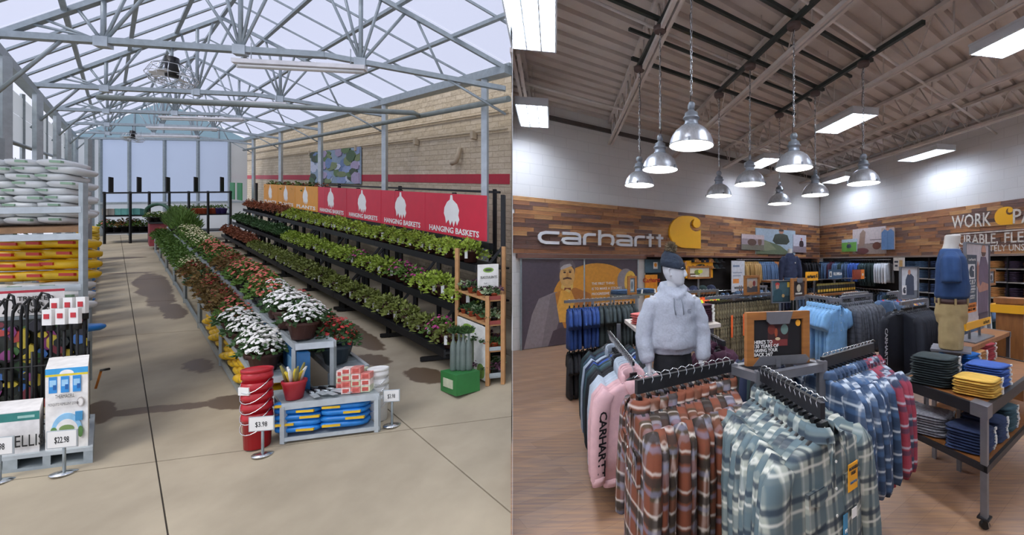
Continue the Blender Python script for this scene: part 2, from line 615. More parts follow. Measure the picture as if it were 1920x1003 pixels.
def clad(parent, start, direc, length, seed, lens):
    rnd = random.Random(seed)
    for r in range(NROW):
        s = -rnd.uniform(0, .8)
        while s < length:
            L = rnd.choice(lens)
            a, e = max(0, s), min(length, s + L)
            s += L
            if e - a < .06:
                continue
            L2 = round(e - a, 2) if (e - a) < L - .01 else L
            o = bpy.data.objects.new('plank', plank_mesh(L2, rnd.choice(woods), rnd.randint(0, 2)))
            COL.objects.link(o)
            o.parent = parent
            o.location = start + direc * a + Vector((0, 0, WZ0 + r * RH))
            o.rotation_euler = (0, 0, math.atan2(direc.y, direc.x))
lenA = (WA(7.45) - WA(-0.29)).length
clad(wallA, WA(-0.29, .002), DA, lenA, 5, [.45, .6, .75, .9, 1.1])
clad(wallB, WBp(0, .002), -DB, 9.4, 9, [.38, .5, .62, .8])
# dark fascia shelf under the cladding
fas = mat('brown_fascia', '6e4a3c', .55, 0, .08, 4)
mb = MB(); mb.bar(WA(-0.25, .05, 2.04), WA(1.95, .05, 2.04), .10, .09); mb.build('trim_4', fas, base=False, kind='structure')
mb = MB(); mb.bar(WA(1.95, .2, 2.07), WA(7.2, .2, 2.07), .42, .05); mb.build('trim_5', fas, base=False, kind='structure')
mb = MB(); mb.bar(WBp(.3, .2, 2.07), WBp(9.3, .2, 2.07), .42, .05); mb.build('trim_6', mat('grey_fascia', '8d7f75', .55), base=False, kind='structure')
mb = MB(); mb.use(mat('tan_corner_board', '9b6a4a', .6))
slab(mb, WA(7.05, .01), WA(7.4, .01), NA, 0, 2.05, .04); mb.build('trim_7', base=False, kind='structure')
mb = MB(); slab(mb, WA(1.97, .005), WA(7.05, .005), NA, 0, 2.05, .012); mb.build('trim_8', mat('dark_slatwall', '2b2726', .7, 0, .1), base=False, kind='structure')
mb = MB(); slab(mb, WBp(.25, .005), WBp(9.3, .005), NB, 0, 2.05, .012); mb.build('trim_9', MATS['dark_slatwall'], base=False, kind='structure')
# ================================================================== SHOP LIGHTS
tube_glow = mat('glowing_tube', 'e9f1ff', .5, 0, 0, emit=STRIP_W)
lens_glow = mat('glowing_lens', 'fffaf0', .5, 0, 0, emit=LENS_W)
house = mat('white_enamel_housing', 'd7dbe0', .4, 0, .03)
alu = mat('spun_aluminium', 'd3d6da', .36, .75, .12, 9, stretch=(6, 6, .6))
cast = mat('cast_grey_metal', '8b9096', .45, .6, .1)
def strip_light(x, y, z, label):
    r = thing('strip_light', (x, y, z), label, 'ceiling light', 'fluorescent strip lights in the shop')
    L, W = 1.25, .56
    M = Matrix.Translation((x, y, z)) @ Matrix.Rotation(RB, 4, 'Z')
    P = lambda a, b, c: M @ Vector((a, b, c))
    m = MB()
    for j in range(4):
        w = -W / 2 + j * W / 3
        m.bar(P(-L / 2, w, .002), P(L / 2, w, .002), .02, .115)
    m.build('louvre_frame', house, r)
    m = MB(); m.box((0, 0, 0), (1, 1, 1), M=M @ Matrix.Translation((0, 0, .075)) @ Matrix.Diagonal((L + .02, W + .03, .03, 1))); m.build('housing', house, r)
    for s in (-1, 1):
        m = MB(); m.bar(P(s * L / 2, -W / 2, .002), P(s * L / 2, W / 2, .002), .02, .115); m.build('end_plate', house, r)
    for j in range(3):
        for s in (-1, 1):
            w = (j - 1) * W / 3 + s * .042
            m = MB(); m.tube([P(-L / 2 + .02, w, .036), P(L / 2 - .02, w, .036)], .018, 8); m.build('tube', tube_glow, r)
    for s in (-1, 1):
        m = MB(); m.tube([P(s * .5, 0, .08), P(s * .5, 0, CEIL - z)], .005, 4); m.build('hanger_rod', joistm, r)
strip_light(-1.28, 5.04, 4.76, 'glowing strip light above the floor beside the painted mural, nearer the pendant frame')
strip_light(-2.06, 8.24, 4.76, 'glowing strip light close to the wall above the mural')
strip_light(4.29, 8.95, 4.85, 'glowing strip light beside the black pendant frame')
strip_light(3.59, 12.50, 4.85, 'glowing strip light hung beyond the pendant lamps')
strip_light(7.51, 11.25, 4.76, 'glowing strip light along the white block wall above the white slogan')
strip_light(6.83, 14.54, 4.76, 'glowing strip light near the corner of the white block walls')
# unlit-by-view rows continue behind the viewer
for k, (x, y) in enumerate(((-.6, 1.6), (5.0, 5.4), (5.7, 1.8), (8.5, 8.0), (9.2, 4.4), (2.2, 3.6), (2.9, .2))):
    strip_light(x, y, 4.85, 'glowing strip light in the rows over the near shop floor')

# pendant frame of dark channel hung under the joists: a 3 x 3 grid of lamps
G0 = Vector((-.01, 6.54, 0)); GA = Vector((1.41, 1.03, 0)); GB = Vector((.265, -1.11, 0))
ZG = 4.9
chan = mat('dark_green_channel', '3b4340', .45, .5, .12)
r = thing('suspended_light_grid', G0 + Vector((0, 0, ZG)), 'dark channel frame hung under the joists carrying the pendant lamps', 'light frame')
def G(i, j, z=0): return G0 + GA * i + GB * j + Vector((0, 0, z))
for j in (0, 1, 2):
    m = MB(); m.bar(G(-.55 if j == 1 else -.08, j, ZG + .09), G(2.3 if j == 0 else 2.15, j, ZG + .09), .05, .05); m.build('cross_channel', chan, r)
for j in (0.55, 1.5):
    m = MB(); m.bar(G(-.2, j, ZG + .13), G(2.25, j, ZG + .13), .04, .04); m.build('cross_channel', chan, r)
for i in (0, 1, 2):
    m = MB(); m.bar(G(i, -.12, ZG + .03), G(i, 2.9, ZG + .03), .055, .06); m.build('main_channel', chan, r)
    for j in (0, 1, 2):
        m = MB(); m.tube([G(i, j + .3, ZG + .05), G(i, j + .3, CEIL)], .005, 4); m.build('hanger_rod', joistm, r)
def chain_mesh(L):
    b = MB(); b.use(chrome)
    n = int(L / .052)
    for i in range(n):
        z = L - i * .052 - .03
        pts = []
        for k in range(8):
            t = k * 2 * PI / 8
            u, w = math.cos(t) * .011, math.sin(t) * .033
            pts.append((u, 0, z + w) if i % 2 else (0, u, z + w))
        pts.append(pts[0])
        b.tube(pts, .0042, 4, False)
    return b.mesh('chain')
CH0 = .47
LAMP_Z = 3.08
chm = chain_mesh(ZG - LAMP_Z - CH0)
for v in chm.vertices: v.co.z += CH0
b = MB(); b.use(blackp); b.tube([(.012 + .01 * math.sin(k * 1.7), .008 * math.cos(k * 2.1), CH0 - .05 + k * (ZG - LAMP_Z - CH0 + .05) / 14) for k in range(15)], .004, 4); cordm = b.mesh('power_cord')
b = MB(); b.use(alu); b.lathe([(.222, -.004), (.228, .004), (.222, .012), (.215, .05), (.195, .10), (.160, .15), (.115, .188), (.075, .205)], n=28, caps=False); shadem = b.mesh('shade')
b = MB(); b.use(cast); b.lathe([(.075, .2), (.078, .215), (.066, .225), (.066, .265), (.084, .272), (.084, .285), (.07, .292), (.066, .33), (.04, .345), (.03, .36)], n=18); capm = b.mesh('socket_cap')
b = MB(); b.use(cast); b.lathe([(.0, -.03), (.045, -.028), (.05, 0), (.045, .028), (0, .03)], n=14)
for i, v in enumerate(b.v): b.v[i] = (v[0], v[2] * .6, v[1] + .40)
bossm = b.mesh('swivel_boss')
b = MB(); b.use(lens_glow); b.lathe([(.0, -.012), (.1, -.008), (.212, .004), (.212, .01)], n=28, caps=True); lensm = b.mesh('lens')
b = MB(); b.use(mat('ceiling_box', '5b4a46', .6)); b.lathe([(.075, ZG - LAMP_Z - .07), (.085, ZG - LAMP_Z - .05), (.085, ZG - LAMP_Z - .01), (.05, ZG - LAMP_Z)], n=14); roseb = b.mesh('mounting_box')
b = MB(); b.use(cast)
for k in range(3):
    t = k * 2.094 + .4
    b.box((math.cos(t) * .226, math.sin(t) * .226, .012), (.02, .02, .035), t)
clipm = b.mesh('lens_clip')
pend = Proto('pendant_lamp', [('shade', shadem, [('lens', lensm), ('lens_clip', clipm)]), ('socket_cap', capm), ('swivel_boss', bossm), ('chain', chm), ('power_cord', cordm), ('mounting_box', roseb)])
for i in range(3):
    for j in range(3):
        pend.place(G(i, j, LAMP_Z), .3 * i + j, 'aluminium dome lamp on chain, %s' % (
            [['frame corner closest to the mural wall', 'middle of the frame side facing the mural', 'frame corner farthest from the walls'],
             ['middle of the frame side facing the big yellow logo', 'centre of the frame', 'middle of the frame side away from the walls'],
             ['frame corner deepest towards the wall corner', 'middle of the frame side facing the slogan wall', 'frame corner facing the slogan wall']][i][j]), 'pendant lamp', 'pendant lamps on the frame')

# ================================================================== SIGNS ON THE SHOP WALLS
yellow = mat('brand_yellow', 'f2b21b', .45, 0, .02)
signwhite = mat('raised_letter_white', 'e8eaee', .4, 0, .02)
wallfn = lambda t0, z0, sx=1: (lambda u, v, d: WA(t0) + DA * u + Vector((0, 0, z0 + v)) + NA * d)
def wallfnB(t0, z0): return lambda u, v, d: WBp(t0) - DB * u + Vector((0, 0, z0 + v)) + NB * d
LOGO = [(1, 0), (1, .60), (.93, .55), (.82, .53), (.71, .57), (.645, .66), (.645, .78), (.70, .87), (.79, .92), (.75, .84), (.735, .75), (.77, .68), (.84, .645), (.92, .66), (.98, .71), (1, .80),
        (.97, .90), (.88, .965), (.74, .995), (.58, 1.0), (.42, .985), (.27, .93), (.14, .82), (.05, .68), (.01, .52), (.02, .36), (.09, .20), (.21, .08), (.36, .015), (.5, 0)]
def logo(b, fn, w, h, d0, d1, u0=0, v0=0):
    b.prism([(u0 + u * w, v0 + v * h) for u, v in LOGO], fn, d0, d1)
LET = {'c': [[(1, .90), (.36, .90), (.16, .80), (.08, .62), (.08, .38), (.16, .2), (.36, .1), (1, .1)]],
       'a': [[(.06, .90), (.72, .90), (.88, .82), (.93, .68), (.93, 0)], [(.93, .10), (.28, .10), (.12, .17), (.08, .3), (.12, .43), (.28, .5), (.93, .5)]],
       'r': [[(.12, 0), (.12, .62), (.2, .82), (.4, .90), (.95, .90)]],
       'h': [[(.1, 1.32), (.1, 0)], [(.1, .6), (.2, .82), (.42, .9), (.7, .9), (.87, .8), (.93, .6), (.93, .3), (.84, .05)]],
       't': [[(.42, 1.22), (.42, 0)], [(.0, .88), (.85, .88)]]}
LWD = {'c': 1.15, 'a': 1.15, 'r': .82, 'h': 1.05, 't': .62}
WORD = 'carhartt'
def wordmark(parent, fn0, width, height, sw, d0, d1, m):
    tot = sum(LWD[c] for c in WORD) + .12 * (len(WORD) - 1)
    k = width / tot
    u = 0
    for c in WORD:
        b = MB()
        for st in LET[c]:
            b.stroke([(u + x * LWD[c] * k, y * height) for x, y in st], sw, fn0, d0, d1)
        b.build('letter', m, parent)
        u += (LWD[c] + .12) * k
f = wallfn(.05, 2.315)
sg = thing('wordmark_sign', f(1.8, 0, .03), 'large raised white letters of the brand name on the plank wall', 'sign')
wordmark(sg, f, 3.72, .285, .068, .03, .075, signwhite)
f = wallfn(2.453, 2.31)
b = MB(); logo(b, f, 1.25, .93, .03, .09)
b.build('emblem_sign', yellow, label='big raised yellow curled emblem on the plank wall', cat='sign')

# painted slogan on wall B
slw = mat('worn_white_paint', 'e4e0d8', .8, 0, .25, 9)
def on_B(px_t, z): return WBp(px_t, .024, z)
sl = thing('painted_slogan', WBp(6.2, .024, 2.2), 'worn white stencilled slogan with yellow emblem across the planks', 'sign')
RBW = math.atan2(-DB.y, -DB.x)
def tB(px):      # distance along wall B seen at image column px of the survey photograph
    q = (px - 1200) / 800
    return (q * 16.9 - 7.11) / (0.2 + q)
def txtB(s_, x0, x1, zc, hgt, name='slogan_line', m=slw, bold=.004):
    me = text_mesh(s_, m, hgt / .70, .004, name='slogan_line', align='LEFT', bold=bold)
    w = max(v.co.x for v in me.vertices) - min(v.co.x for v in me.vertices)
    W = abs(x1 - x0) * 1.0198
    mn = min(v.co.x for v in me.vertices)
    for v in me.vertices: v.co.x = (v.co.x - mn) * W / w
    linkmesh(name, me, sl, WBp(x0, .027, zc) - sl.location, RBW)
txtB('WORK', tB(1786), tB(1860), 2.93, .33)
b = MB(); logo(b, wallfnB(tB(1866), 2.77), .42, .42, .024, .03); b.build('emblem', yellow, sl)
txtB('PANTS', tB(1901), tB(1901) + 1.15, 2.93, .33)
b = MB(); ff = wallfnB(tB(1786), 2.62); b.prism([(0, 0), (2.7, 0), (2.7, .025), (0, .025)], ff, .024, .029); b.build('rule', slw, sl)
txtB('DURABLE,', tB(1787), tB(1873), 2.46, .24)
txtB('FLEXIBLE', tB(1885), tB(1885) + 1.15, 2.46, .24)
txtB('& ABSOLUTELY UNSTOPPABLE', tB(1797), tB(1797) + 2.4, 2.23, .15, bold=.002)

# ---- printed panels built as boards with flat print
PMATS = {}
def pc(h):
    if h not in PMATS: PMATS[h] = mat('print_' + h, h, .6, 0, .10, 14)
    return PMATS[h]
def ell(cx, cy, rx, ry, n=18, a0=0, a1=2 * PI):
    return [(cx + rx * math.cos(a0 + (a1 - a0) * k / n), cy + ry * math.sin(a0 + (a1 - a0) * k / n)) for k in range(n + (0 if abs(a1 - a0) > 6.2 else 1))]
def rect(x0, y0, x1, y1): return [(x0, y0), (x1, y0), (x1, y1), (x0, y1)]
def board(b_name, fn, w, h, d0, d1, bg, shapes, parent=None, edge='2a2a2c', **tags):
    """a flat board (d0..d1 from the wall) with print shapes in 0..1 coordinates on its face"""
    b = MB(); b.use(pc(bg))
    b.prism([(0, 0), (w, 0), (w, h), (0, h)], fn, d0, d1)
    k = d1
    for colr, poly in shapes:
        b.use(pc(colr))
        k += .0006
        b.prism([(u * w, v * h) for u, v in poly], fn, d1 - .001, k)
    return b.build(b_name, None, parent, **tags)
def man(cx, y0, s, coat, skin='c79a80', hair='2c2422', legs=None):
    """a small standing figure in print"""
    out = []
    if legs: out += [(legs, [(cx - .16 * s, y0), (cx + .16 * s, y0), (cx + .15 * s, y0 + .45 * s), (cx - .15 * s, y0 + .45 * s)])]
    out += [(coat, [(cx - .17 * s, y0 + .35 * s), (cx + .17 * s, y0 + .35 * s), (cx + .27 * s, y0 + .5 * s), (cx + .2 * s, y0 + .82 * s), (cx + .06 * s, y0 + .88 * s), (cx - .06 * s, y0 + .88 * s), (cx - .2 * s, y0 + .82 * s), (cx - .27 * s, y0 + .5 * s)]),
            (skin, ell(cx, y0 + .98 * s, .075 * s, .11 * s)), (hair, ell(cx, y0 + 1.04 * s, .08 * s, .06 * s))]
    return out
# mural of a man in a coat behind a golden ring, in two panels
def tA(px):
    q = (px - 1200) / 800
    return (q * 9.44 + 2.36) / (1.271 - q)
MW, MH = 3.2, 1.97
G1, G2, G3 = 'c98a2e', 'b5742c', 'd9a043'
full = [('51464f', rect(0, 0, 1, 1))]
full += [(G1, ell(.61, .53, .375, .42, 40))]
full += [('8a7f82', [(.02, 0), (.15, 0), (.21, .30), (.245, .55), (.255, .62), (.13, .55), (.08, .38)]),
         ('7b7074', [(.15, 0), (.23, 0), (.30, .35), (.27, .62), (.22, .58)]),
         ('a5682c', [(.29, .62), (.42, .66), (.545, .58), (.585, .40), (.57, .16), (.40, .13), (.30, .3)]),
         (G2, [(.31, .64), (.37, .42), (.42, .2), (.5, .14), (.33, .18), (.27, .45), (.255, .6)]),
         (G3, [(.30, .63), (.38, .64), (.42, .5), (.37, .26), (.29, .26), (.27, .45)]),
         ('4a3c44', [(.2, 0), (.5, 0), (.48, .14), (.3, .2), (.24, .17)]),
         ('d8b768', [(.30, .66), (.37, .6), (.40, .66), (.40, .72), (.31, .72)]),
         ('7c3c22', [(.325, .625), (.35, .65), (.385, .625), (.38, .66), (.35, .66), (.33, .665)]),
         ('d2a462', ell(.352, .80, .062, .135, 26)), ('b9b2b4', [(.30, .87), (.41, .93), (.395, .98), (.33, .985), (.293, .93)]),
         ('6b6064', [(.29, .86), (.292, .96), (.33, .995), (.385, .99), (.418, .93), (.415, .82), (.405, .9), (.375, .945), (.325, .93), (.30, .90)]),
         ('5a3a2a', [(.318, .775), (.352, .79), (.386, .775), (.39, .755), (.352, .765), (.316, .755)]),
         ('4a3328', ell(.33, .842, .011, .011, 8)), ('4a3328', ell(.375, .845, .011, .011, 8)), ('8a6a40', rect(.317, .86, .343, .868)), ('8a6a40', rect(.362, .864, .39, .872)),
         ('b4813f', [(.348, .84), (.358, .84), (.364, .80), (.344, .80)]),
         ('8d8486', ell(.88, .72, .085, .16, 20)), ('e0b64c', ell(.925, .7, .06, .15, 20)), ('c29038', ell(.93, .70, .03, .1, 14))]
def clip_poly(poly, x0, x1):
    for side, lim in ((1, x0), (-1, x1)):
        out = []
        for i in range(len(poly)):
            p, q = poly[i - 1], poly[i]
            ip, iq = (p[0] - lim) * side >= 0, (q[0] - lim) * side >= 0
            if ip != iq:
                k = (lim - p[0]) / (q[0] - p[0]); out.append((lim, p[1] + k * (q[1] - p[1])))
            if iq: out.append(q)
        poly = out
        if len(poly) < 3: return None
    return poly
mur = thing('wall_mural', WA(.8, .03, 0), 'tall printed mural of a man in a coat behind a golden ring', 'mural')
for x0, x1 in ((0, .492), (.492, 1)):
    sh = []
    for colr, poly in full[1:]:
        p = clip_poly(poly, x0, x1)
        if p: sh.append((colr, [((u - x0) / (x1 - x0), v) for u, v in p]))
    board('mural_panel', (lambda q: (lambda u, v, d: WA(-.19) + DA * (u + q * MW) + Vector((0, 0, .01 + v)) + NA * d))(x0), MW * (x1 - x0) - .01, MH, .03, .05, '51464f', sh, mur)
for q in (0, .492, 1):
    b = MB(); b.bar(WA(-.19, .06, 0) + DA * q * MW, WA(-.19, .06, 1.99) + DA * q * MW, .035, .03); b.build('mural_post', steel, mur)
b = MB(); b.bar(WA(-.19, .06, 1.985), WA(-.19, .06, 1.985) + DA * MW, .03, .02); b.build('mural_rail', steel, mur)
lines = ['THE FIRST THING', 'IS TO MAKE A STRONG', 'PROGRESSIVE AND FINE', 'GARMENT, OF SUCH MERIT', 'THAT NO NEGLECT OF LIGHT', 'AND WORK, IT WILL CREATE', 'A POSITIVE DEMAND']
for i, s_ in enumerate(lines):
    me = text_mesh(s_, signwhite, .085, .003, align='LEFT', bold=.001)
    linkmesh('lettering', me, mur, WA(-.19, .064, 1.38 - i * .125) + DA * (.555 * MW) - mur.location, RA)
# yellow poster and denim banner beside the mural
b_ = board('script_poster', lambda u, v, d: WA(1.93, .05) + DA * u + Vector((0, 0, .62 + v)) + NA * d, .42, .95, 0, .03, 'e59420', [('b3361e', ell(.5, .2, .3, .12)), ('7a4a24', ell(.55, .35, .18, .14))], label='orange poster with red brush script beside the mural', cat='poster')
me = text_mesh('Carhartt', mat('red_script', 'b3301c', .6), .17, .003, bold=.004)
linkmesh('script_lettering', me, b_, WA(1.93, .085, 1.42) + DA * .21 - WORLD(b_), RA)
board('denim_banner', lambda u, v, d: WA(1.93, .05) + DA * u + Vector((0, 0, 1.62 + v)) + NA * d, .55, .36, 0, .03, '3d5664', [('e8e6df', rect(.5, .3, .78, .8)), ('e59420', ell(.64, .58, .09, .15))], label='blue denim banner with a white label patch above the orange poster', cat='banner')
# photographs on the planks
def photoA(px0, px1, z0, z1, bg, sh, label, d=.05):
    t0, t1 = tA(px0), tA(px1)
    board('wall_photograph', lambda u, v, d: WA(t0) + DA * u + Vector((0, 0, z0 + v)) + NA * d, (t1 - t0) * 1.617, z1 - z0, d - .03, d, bg, sh, label=label, cat='picture', group='photographs on the plank walls')
def photoB(px0, px1, z0, z1, bg, sh, label, d=.05):
    t0, t1 = tB(px0), tB(px1)
    board('wall_photograph', lambda u, v, d: WBp(t0) - DB * u + Vector((0, 0, z0 + v)) + NB * d, (t1 - t0) * 1.0198, z1 - z0, d - .03, d, bg, sh, label=label, cat='picture', group='photographs on the plank walls')
photoA(1387, 1429, 2.31, 2.82, '9a8b90', [('6e6a5c', rect(0, 0, 1, .35)), ('5a4238', ell(.45, .5, .2, .22)), ('6d5246', ell(.8, .55, .09, .25)), ('c8b8bc', rect(0, .72, 1, 1))], 'small photograph of animals in a pale field on the planks', .08)
photoA(1415, 1489, 2.18, 3.06, 'a9bccb', [('5f6a52', [(0, 0), (.9, 0), (.6, .35), (.2, .55), (0, .5)]), ('7d8468', [(.1, .1), (.5, .2), (.3, .5), (0, .62)])] + man(.62, .12, .82, '3a4038', 'b98670'), 'large photograph of a man in a dark shirt reaching down')
photoA(1484, 1508, 2.27, 2.92, 'c9c6d2', [('8d8088', rect(0, 0, 1, .35))] + man(.62, .08, .68, '3a2a30', 'a96a60', 'a03038'), 'narrow photograph of a figure in a red cap on pale sky', .08)
photoB(1597, 1610, 2.3, 2.74, 'b9cddd', [('5f9a3e', rect(0, 0, 1, .72))] + man(.5, .1, .62, '27364a'), 'small photograph of a person standing in a green field', .09) if False else None
photoB(1601, 1663, 2.18, 3.05, 'cfc4c4', [('8a7a72', rect(0, 0, 1, .4)), ('8f7668', [(.2, .3), (.38, .3), (.42, .85), (.34, .95), (.24, .8)]), ('5a3030', ell(.3, .12, .22, .12)), ('3c302c', rect(.55, .38, 1, .40)), ('3c302c', rect(.55, .52, 1, .54)), ('5e3428', ell(.75, .3, .12, .14))], 'large photograph of a horse and cattle by a fence')
photoB(1582, 1610, 2.28, 2.72, 'b9cddd', [('5f9a3e', rect(0, 0, 1, .74))] + man(.5, .08, .6, '27364a'), 'small photograph of a person standing in a green field', .085)
photoB(1657, 1681, 2.3, 2.98, 'b7a49a', [('5878a0', [(0, 0), (1, 0), (1, .8), (.75, .95), (.5, .85), (.25, .95), (0, .8)]), ('486890', rect(.47, 0, .53, .82)), ('b98670', [(.35, .9), (.65, .9), (.6, 1), (.4, 1)])], 'photograph of a denim jacket seen close up', .085)
# ================================================================== GREENHOUSE SHELL (its yard floor rises away from the viewer)
def bmin(a): return max(1.2, 4.703 * a + .012)          # the greenhouse stops at the partition
def clip_ab(poly):
    out = []
    g = lambda p: p[1] - 4.703 * p[0] - .012
    for i in range(len(poly)):
        p, q = poly[i - 1], poly[i]
        gp, gq = g(p), g(q)
        if (gp >= 0) != (gq >= 0):
            k = gp / (gp - gq)
            out.append((p[0] + k * (q[0] - p[0]), p[1] + k * (q[1] - p[1])))
        if gq >= 0: out.append(q)
    return out if len(out) > 2 else None
def concrete():
    m = bpy.data.materials.new('worn_concrete')
    m.use_nodes = True
    nt = m.node_tree
    b = nt.nodes['Principled BSDF']
    tc = node(nt, 'ShaderNodeTexCoord')
    sp = node(nt, 'ShaderNodeSeparateXYZ')
    nt.links.new(tc.outputs['Object'], sp.inputs[0])
    nz = node(nt, 'ShaderNodeTexNoise', i_Scale=1.1, i_Detail=6.0)
    nz2 = node(nt, 'ShaderNodeTexNoise', i_Scale=9.0, i_Detail=4.0)
    nt.links.new(tc.outputs['Object'], nz.inputs['Vector'])
    nt.links.new(tc.outputs['Object'], nz2.inputs['Vector'])
    cr = node(nt, 'ShaderNodeValToRGB')
    cr.color_ramp.elements[0].position = 0.3
    cr.color_ramp.elements[0].color = (*lin('958a76'), 1)
    cr.color_ramp.elements[1].position = 0.7
    cr.color_ramp.elements[1].color = (*lin('b5a992'), 1)
    nt.links.new(nz.outputs['Fac'], cr.inputs['Fac'])
    a = math_node(nt, 'DIVIDE', math_node(nt, 'ADD', sp.outputs[0], math_node(nt, 'MULTIPLY', sp.outputs[1], 1.24)), 5.365)
    bb = math_node(nt, 'SUBTRACT', sp.outputs[1], a)
    wob = math_node(nt, 'SUBTRACT', math_node(nt, 'MULTIPLY', math_node(nt, 'ADD', nz.outputs['Fac'], math_node(nt, 'MULTIPLY', nz2.outputs['Fac'], .4)), 2.2), 1.54)
    wet = None       # water spilt from the benches: (centre a, b, half size a, b)
    for ca, cb, ra, rb in ((.20, 10.6, .09, 1.7), (.24, 8.6, .06, .5), (.24, 6.1, .06, .30), (.10, 5.02, .17, .10), (.27, 5.0, .06, .16), (-.02, 5.1, .04, .25), (.80, 6.9, .06, .9), (.74, 5.75, .07, .22), (.82, 5.2, .06, .25), (.66, 8.5, .05, 1.2), (.08, 14.5, .16, .15), (.1, 12.2, .16, .08)):
        d = math_node(nt, 'ADD', math_node(nt, 'POWER', math_node(nt, 'ABSOLUTE', math_node(nt, 'DIVIDE', math_node(nt, 'SUBTRACT', a, ca), ra)), 2),
                      math_node(nt, 'POWER', math_node(nt, 'ABSOLUTE', math_node(nt, 'DIVIDE', math_node(nt, 'SUBTRACT', bb, cb), rb)), 2))
        v = math_node(nt, 'SUBTRACT', 1.0, d)
        wet = v if wet is None else math_node(nt, 'MAXIMUM', wet, v)
    wet = math_node(nt, 'MULTIPLY', math_node(nt, 'ADD', wet, wob), 4.0, True)
    mx = node(nt, 'ShaderNodeMix', data_type='RGBA')
    nt.links.new(wet, mx.inputs['Factor'])
    nt.links.new(cr.outputs['Color'], mx.inputs[6])
    mx.inputs[7].default_value = (*lin('62503c'), 1)
    nt.links.new(mx.outputs[2], b.inputs['Base Color'])
    mr = node(nt, 'ShaderNodeMapRange')
    mr.inputs['To Min'].default_value = .75
    mr.inputs['To Max'].default_value = .5
    nt.links.new(wet, mr.inputs['Value'])
    nt.links.new(mr.outputs['Result'], b.inputs['Roughness'])
    return m
conc = concrete()
fl = thing('floor_greenhouse', Lp(.1, 4), kind='structure')
FA = [-1.3, -.46, .083, .62, 1.16, 1.6]
FB = [1.0, 4.10, 7.45, 9.35, 11.4, 13.6, 15.9, 18.1, 20.4]
for i in range(len(FA) - 1):
    for j in range(len(FB) - 1):
        e, g_ = .0016, .005
        p = clip_ab([(FA[i] + e, FB[j] + g_), (FA[i + 1] - e, FB[j] + g_), (FA[i + 1] - e, FB[j + 1] - g_), (FA[i] + e, FB[j + 1] - g_)])
        if p:
            b = MB(); b.prism(p, lambda u, v, d: Lp(u, v, d), -.12, 0)
            o = b.build('slab', conc, None, base=False); o.parent = fl; o.location = -fl.location
b = MB(); p = clip_ab([(-1.3, 1), (1.6, 1), (1.6, 20.4), (-1.3, 20.4)]); b.prism(p, lambda u, v, d: Lp(u, v, d), -.2, -.02)
o = b.build('joint_filler', mat('joint_filler', '6a6258', .9), None, base=False); o.parent = fl; o.location = -fl.location
# ground outside
b = MB(); b.add([Lp(-14, 1, -.25), Lp(-1.0, 1, -.25), Lp(-.9, 40, -.25), Lp(-9, 40, -.25)], [(0, 1, 2, 3)]); b.build('ground_outside', mat('grey_gravel', '8a867c', .9), base=False, kind='structure')

EAVE, RIDGE = 4.65, 6.4
AL, AR, AM = -.31, 1.25, .47
def hr(a): return EAVE + (RIDGE - EAVE) * (1 - abs(a - AM) / (AM - AL if a < AM else AR - AM))
roofm = sheet_mat('milky_roof_sheet', 'e9ecf6', .72)
wallsheet = sheet_mat('white_curtain_sheet', 'e6e9ea', .30, .35)
bluesheet = sheet_mat('pale_blue_sheet', 'e0e8f3', .55)
teal = sheet_mat('teal_gable_glass', '93aeb6', .5)
TB = [6.0, 9.2, 12.4, 15.6, 18.8]
rf = thing('ceiling_greenhouse', Lp(.47, 8, 6), kind='structure')
def world_child(b, name, m, parent):
    o = b.build(name, m, None, base=False)
    o.parent = parent
    o.location = -Vector(parent.location)
    return o
PUR = [AL, -.12, .075, .27, AM, .665, .86, 1.055, AR]
for j, (b0, b1) in enumerate(zip([1.2, 3.0] + TB, [3.0] + TB + [20.0])):
    for i in range(len(PUR) - 1):
        p = clip_ab([(PUR[i], b0), (PUR[i + 1], b0), (PUR[i + 1], b1 - .01), (PUR[i], b1 - .01)])
        if p:
            b = MB(); b.add([Lp(u, v, hr(u) + .07) for u, v in p], [tuple(range(len(p)))]); world_child(b, 'roof_panel', roofm, rf)
for k, a in enumerate(PUR):
    b = MB(); b.bar(Lp(a, bmin(a) + .02, hr(a) + .02), Lp(a, 20, hr(a) + .02), .055, .055); world_child(b, 'purlin', steel, rf)
for a, nm in ((AL, 'gutter'), (AR, 'gutter')):
    b = MB(); b.bar(Lp(a, bmin(a) + .05, EAVE - .06), Lp(a, 20, EAVE - .06), .16, .14); world_child(b, nm, steel, rf)
# intermediate rafters (thin)
for bb in (4.4, 7.6, 10.8, 14.0, 17.2, 3.4, 5.2, 6.8, 8.4):
    for a0, a1 in ((AL, AM), (AM, AR)):
        t1 = a1
        if 4.703 * a1 + .012 > bb: t1 = (bb - .05) / 4.703
        if t1 > a0:
            b = MB(); b.bar(Lp(a0, bb, hr(a0) + .04), Lp(t1, bb, hr(t1) + .04), .03, .035); world_child(b, 'glazing_bar', steel, rf)

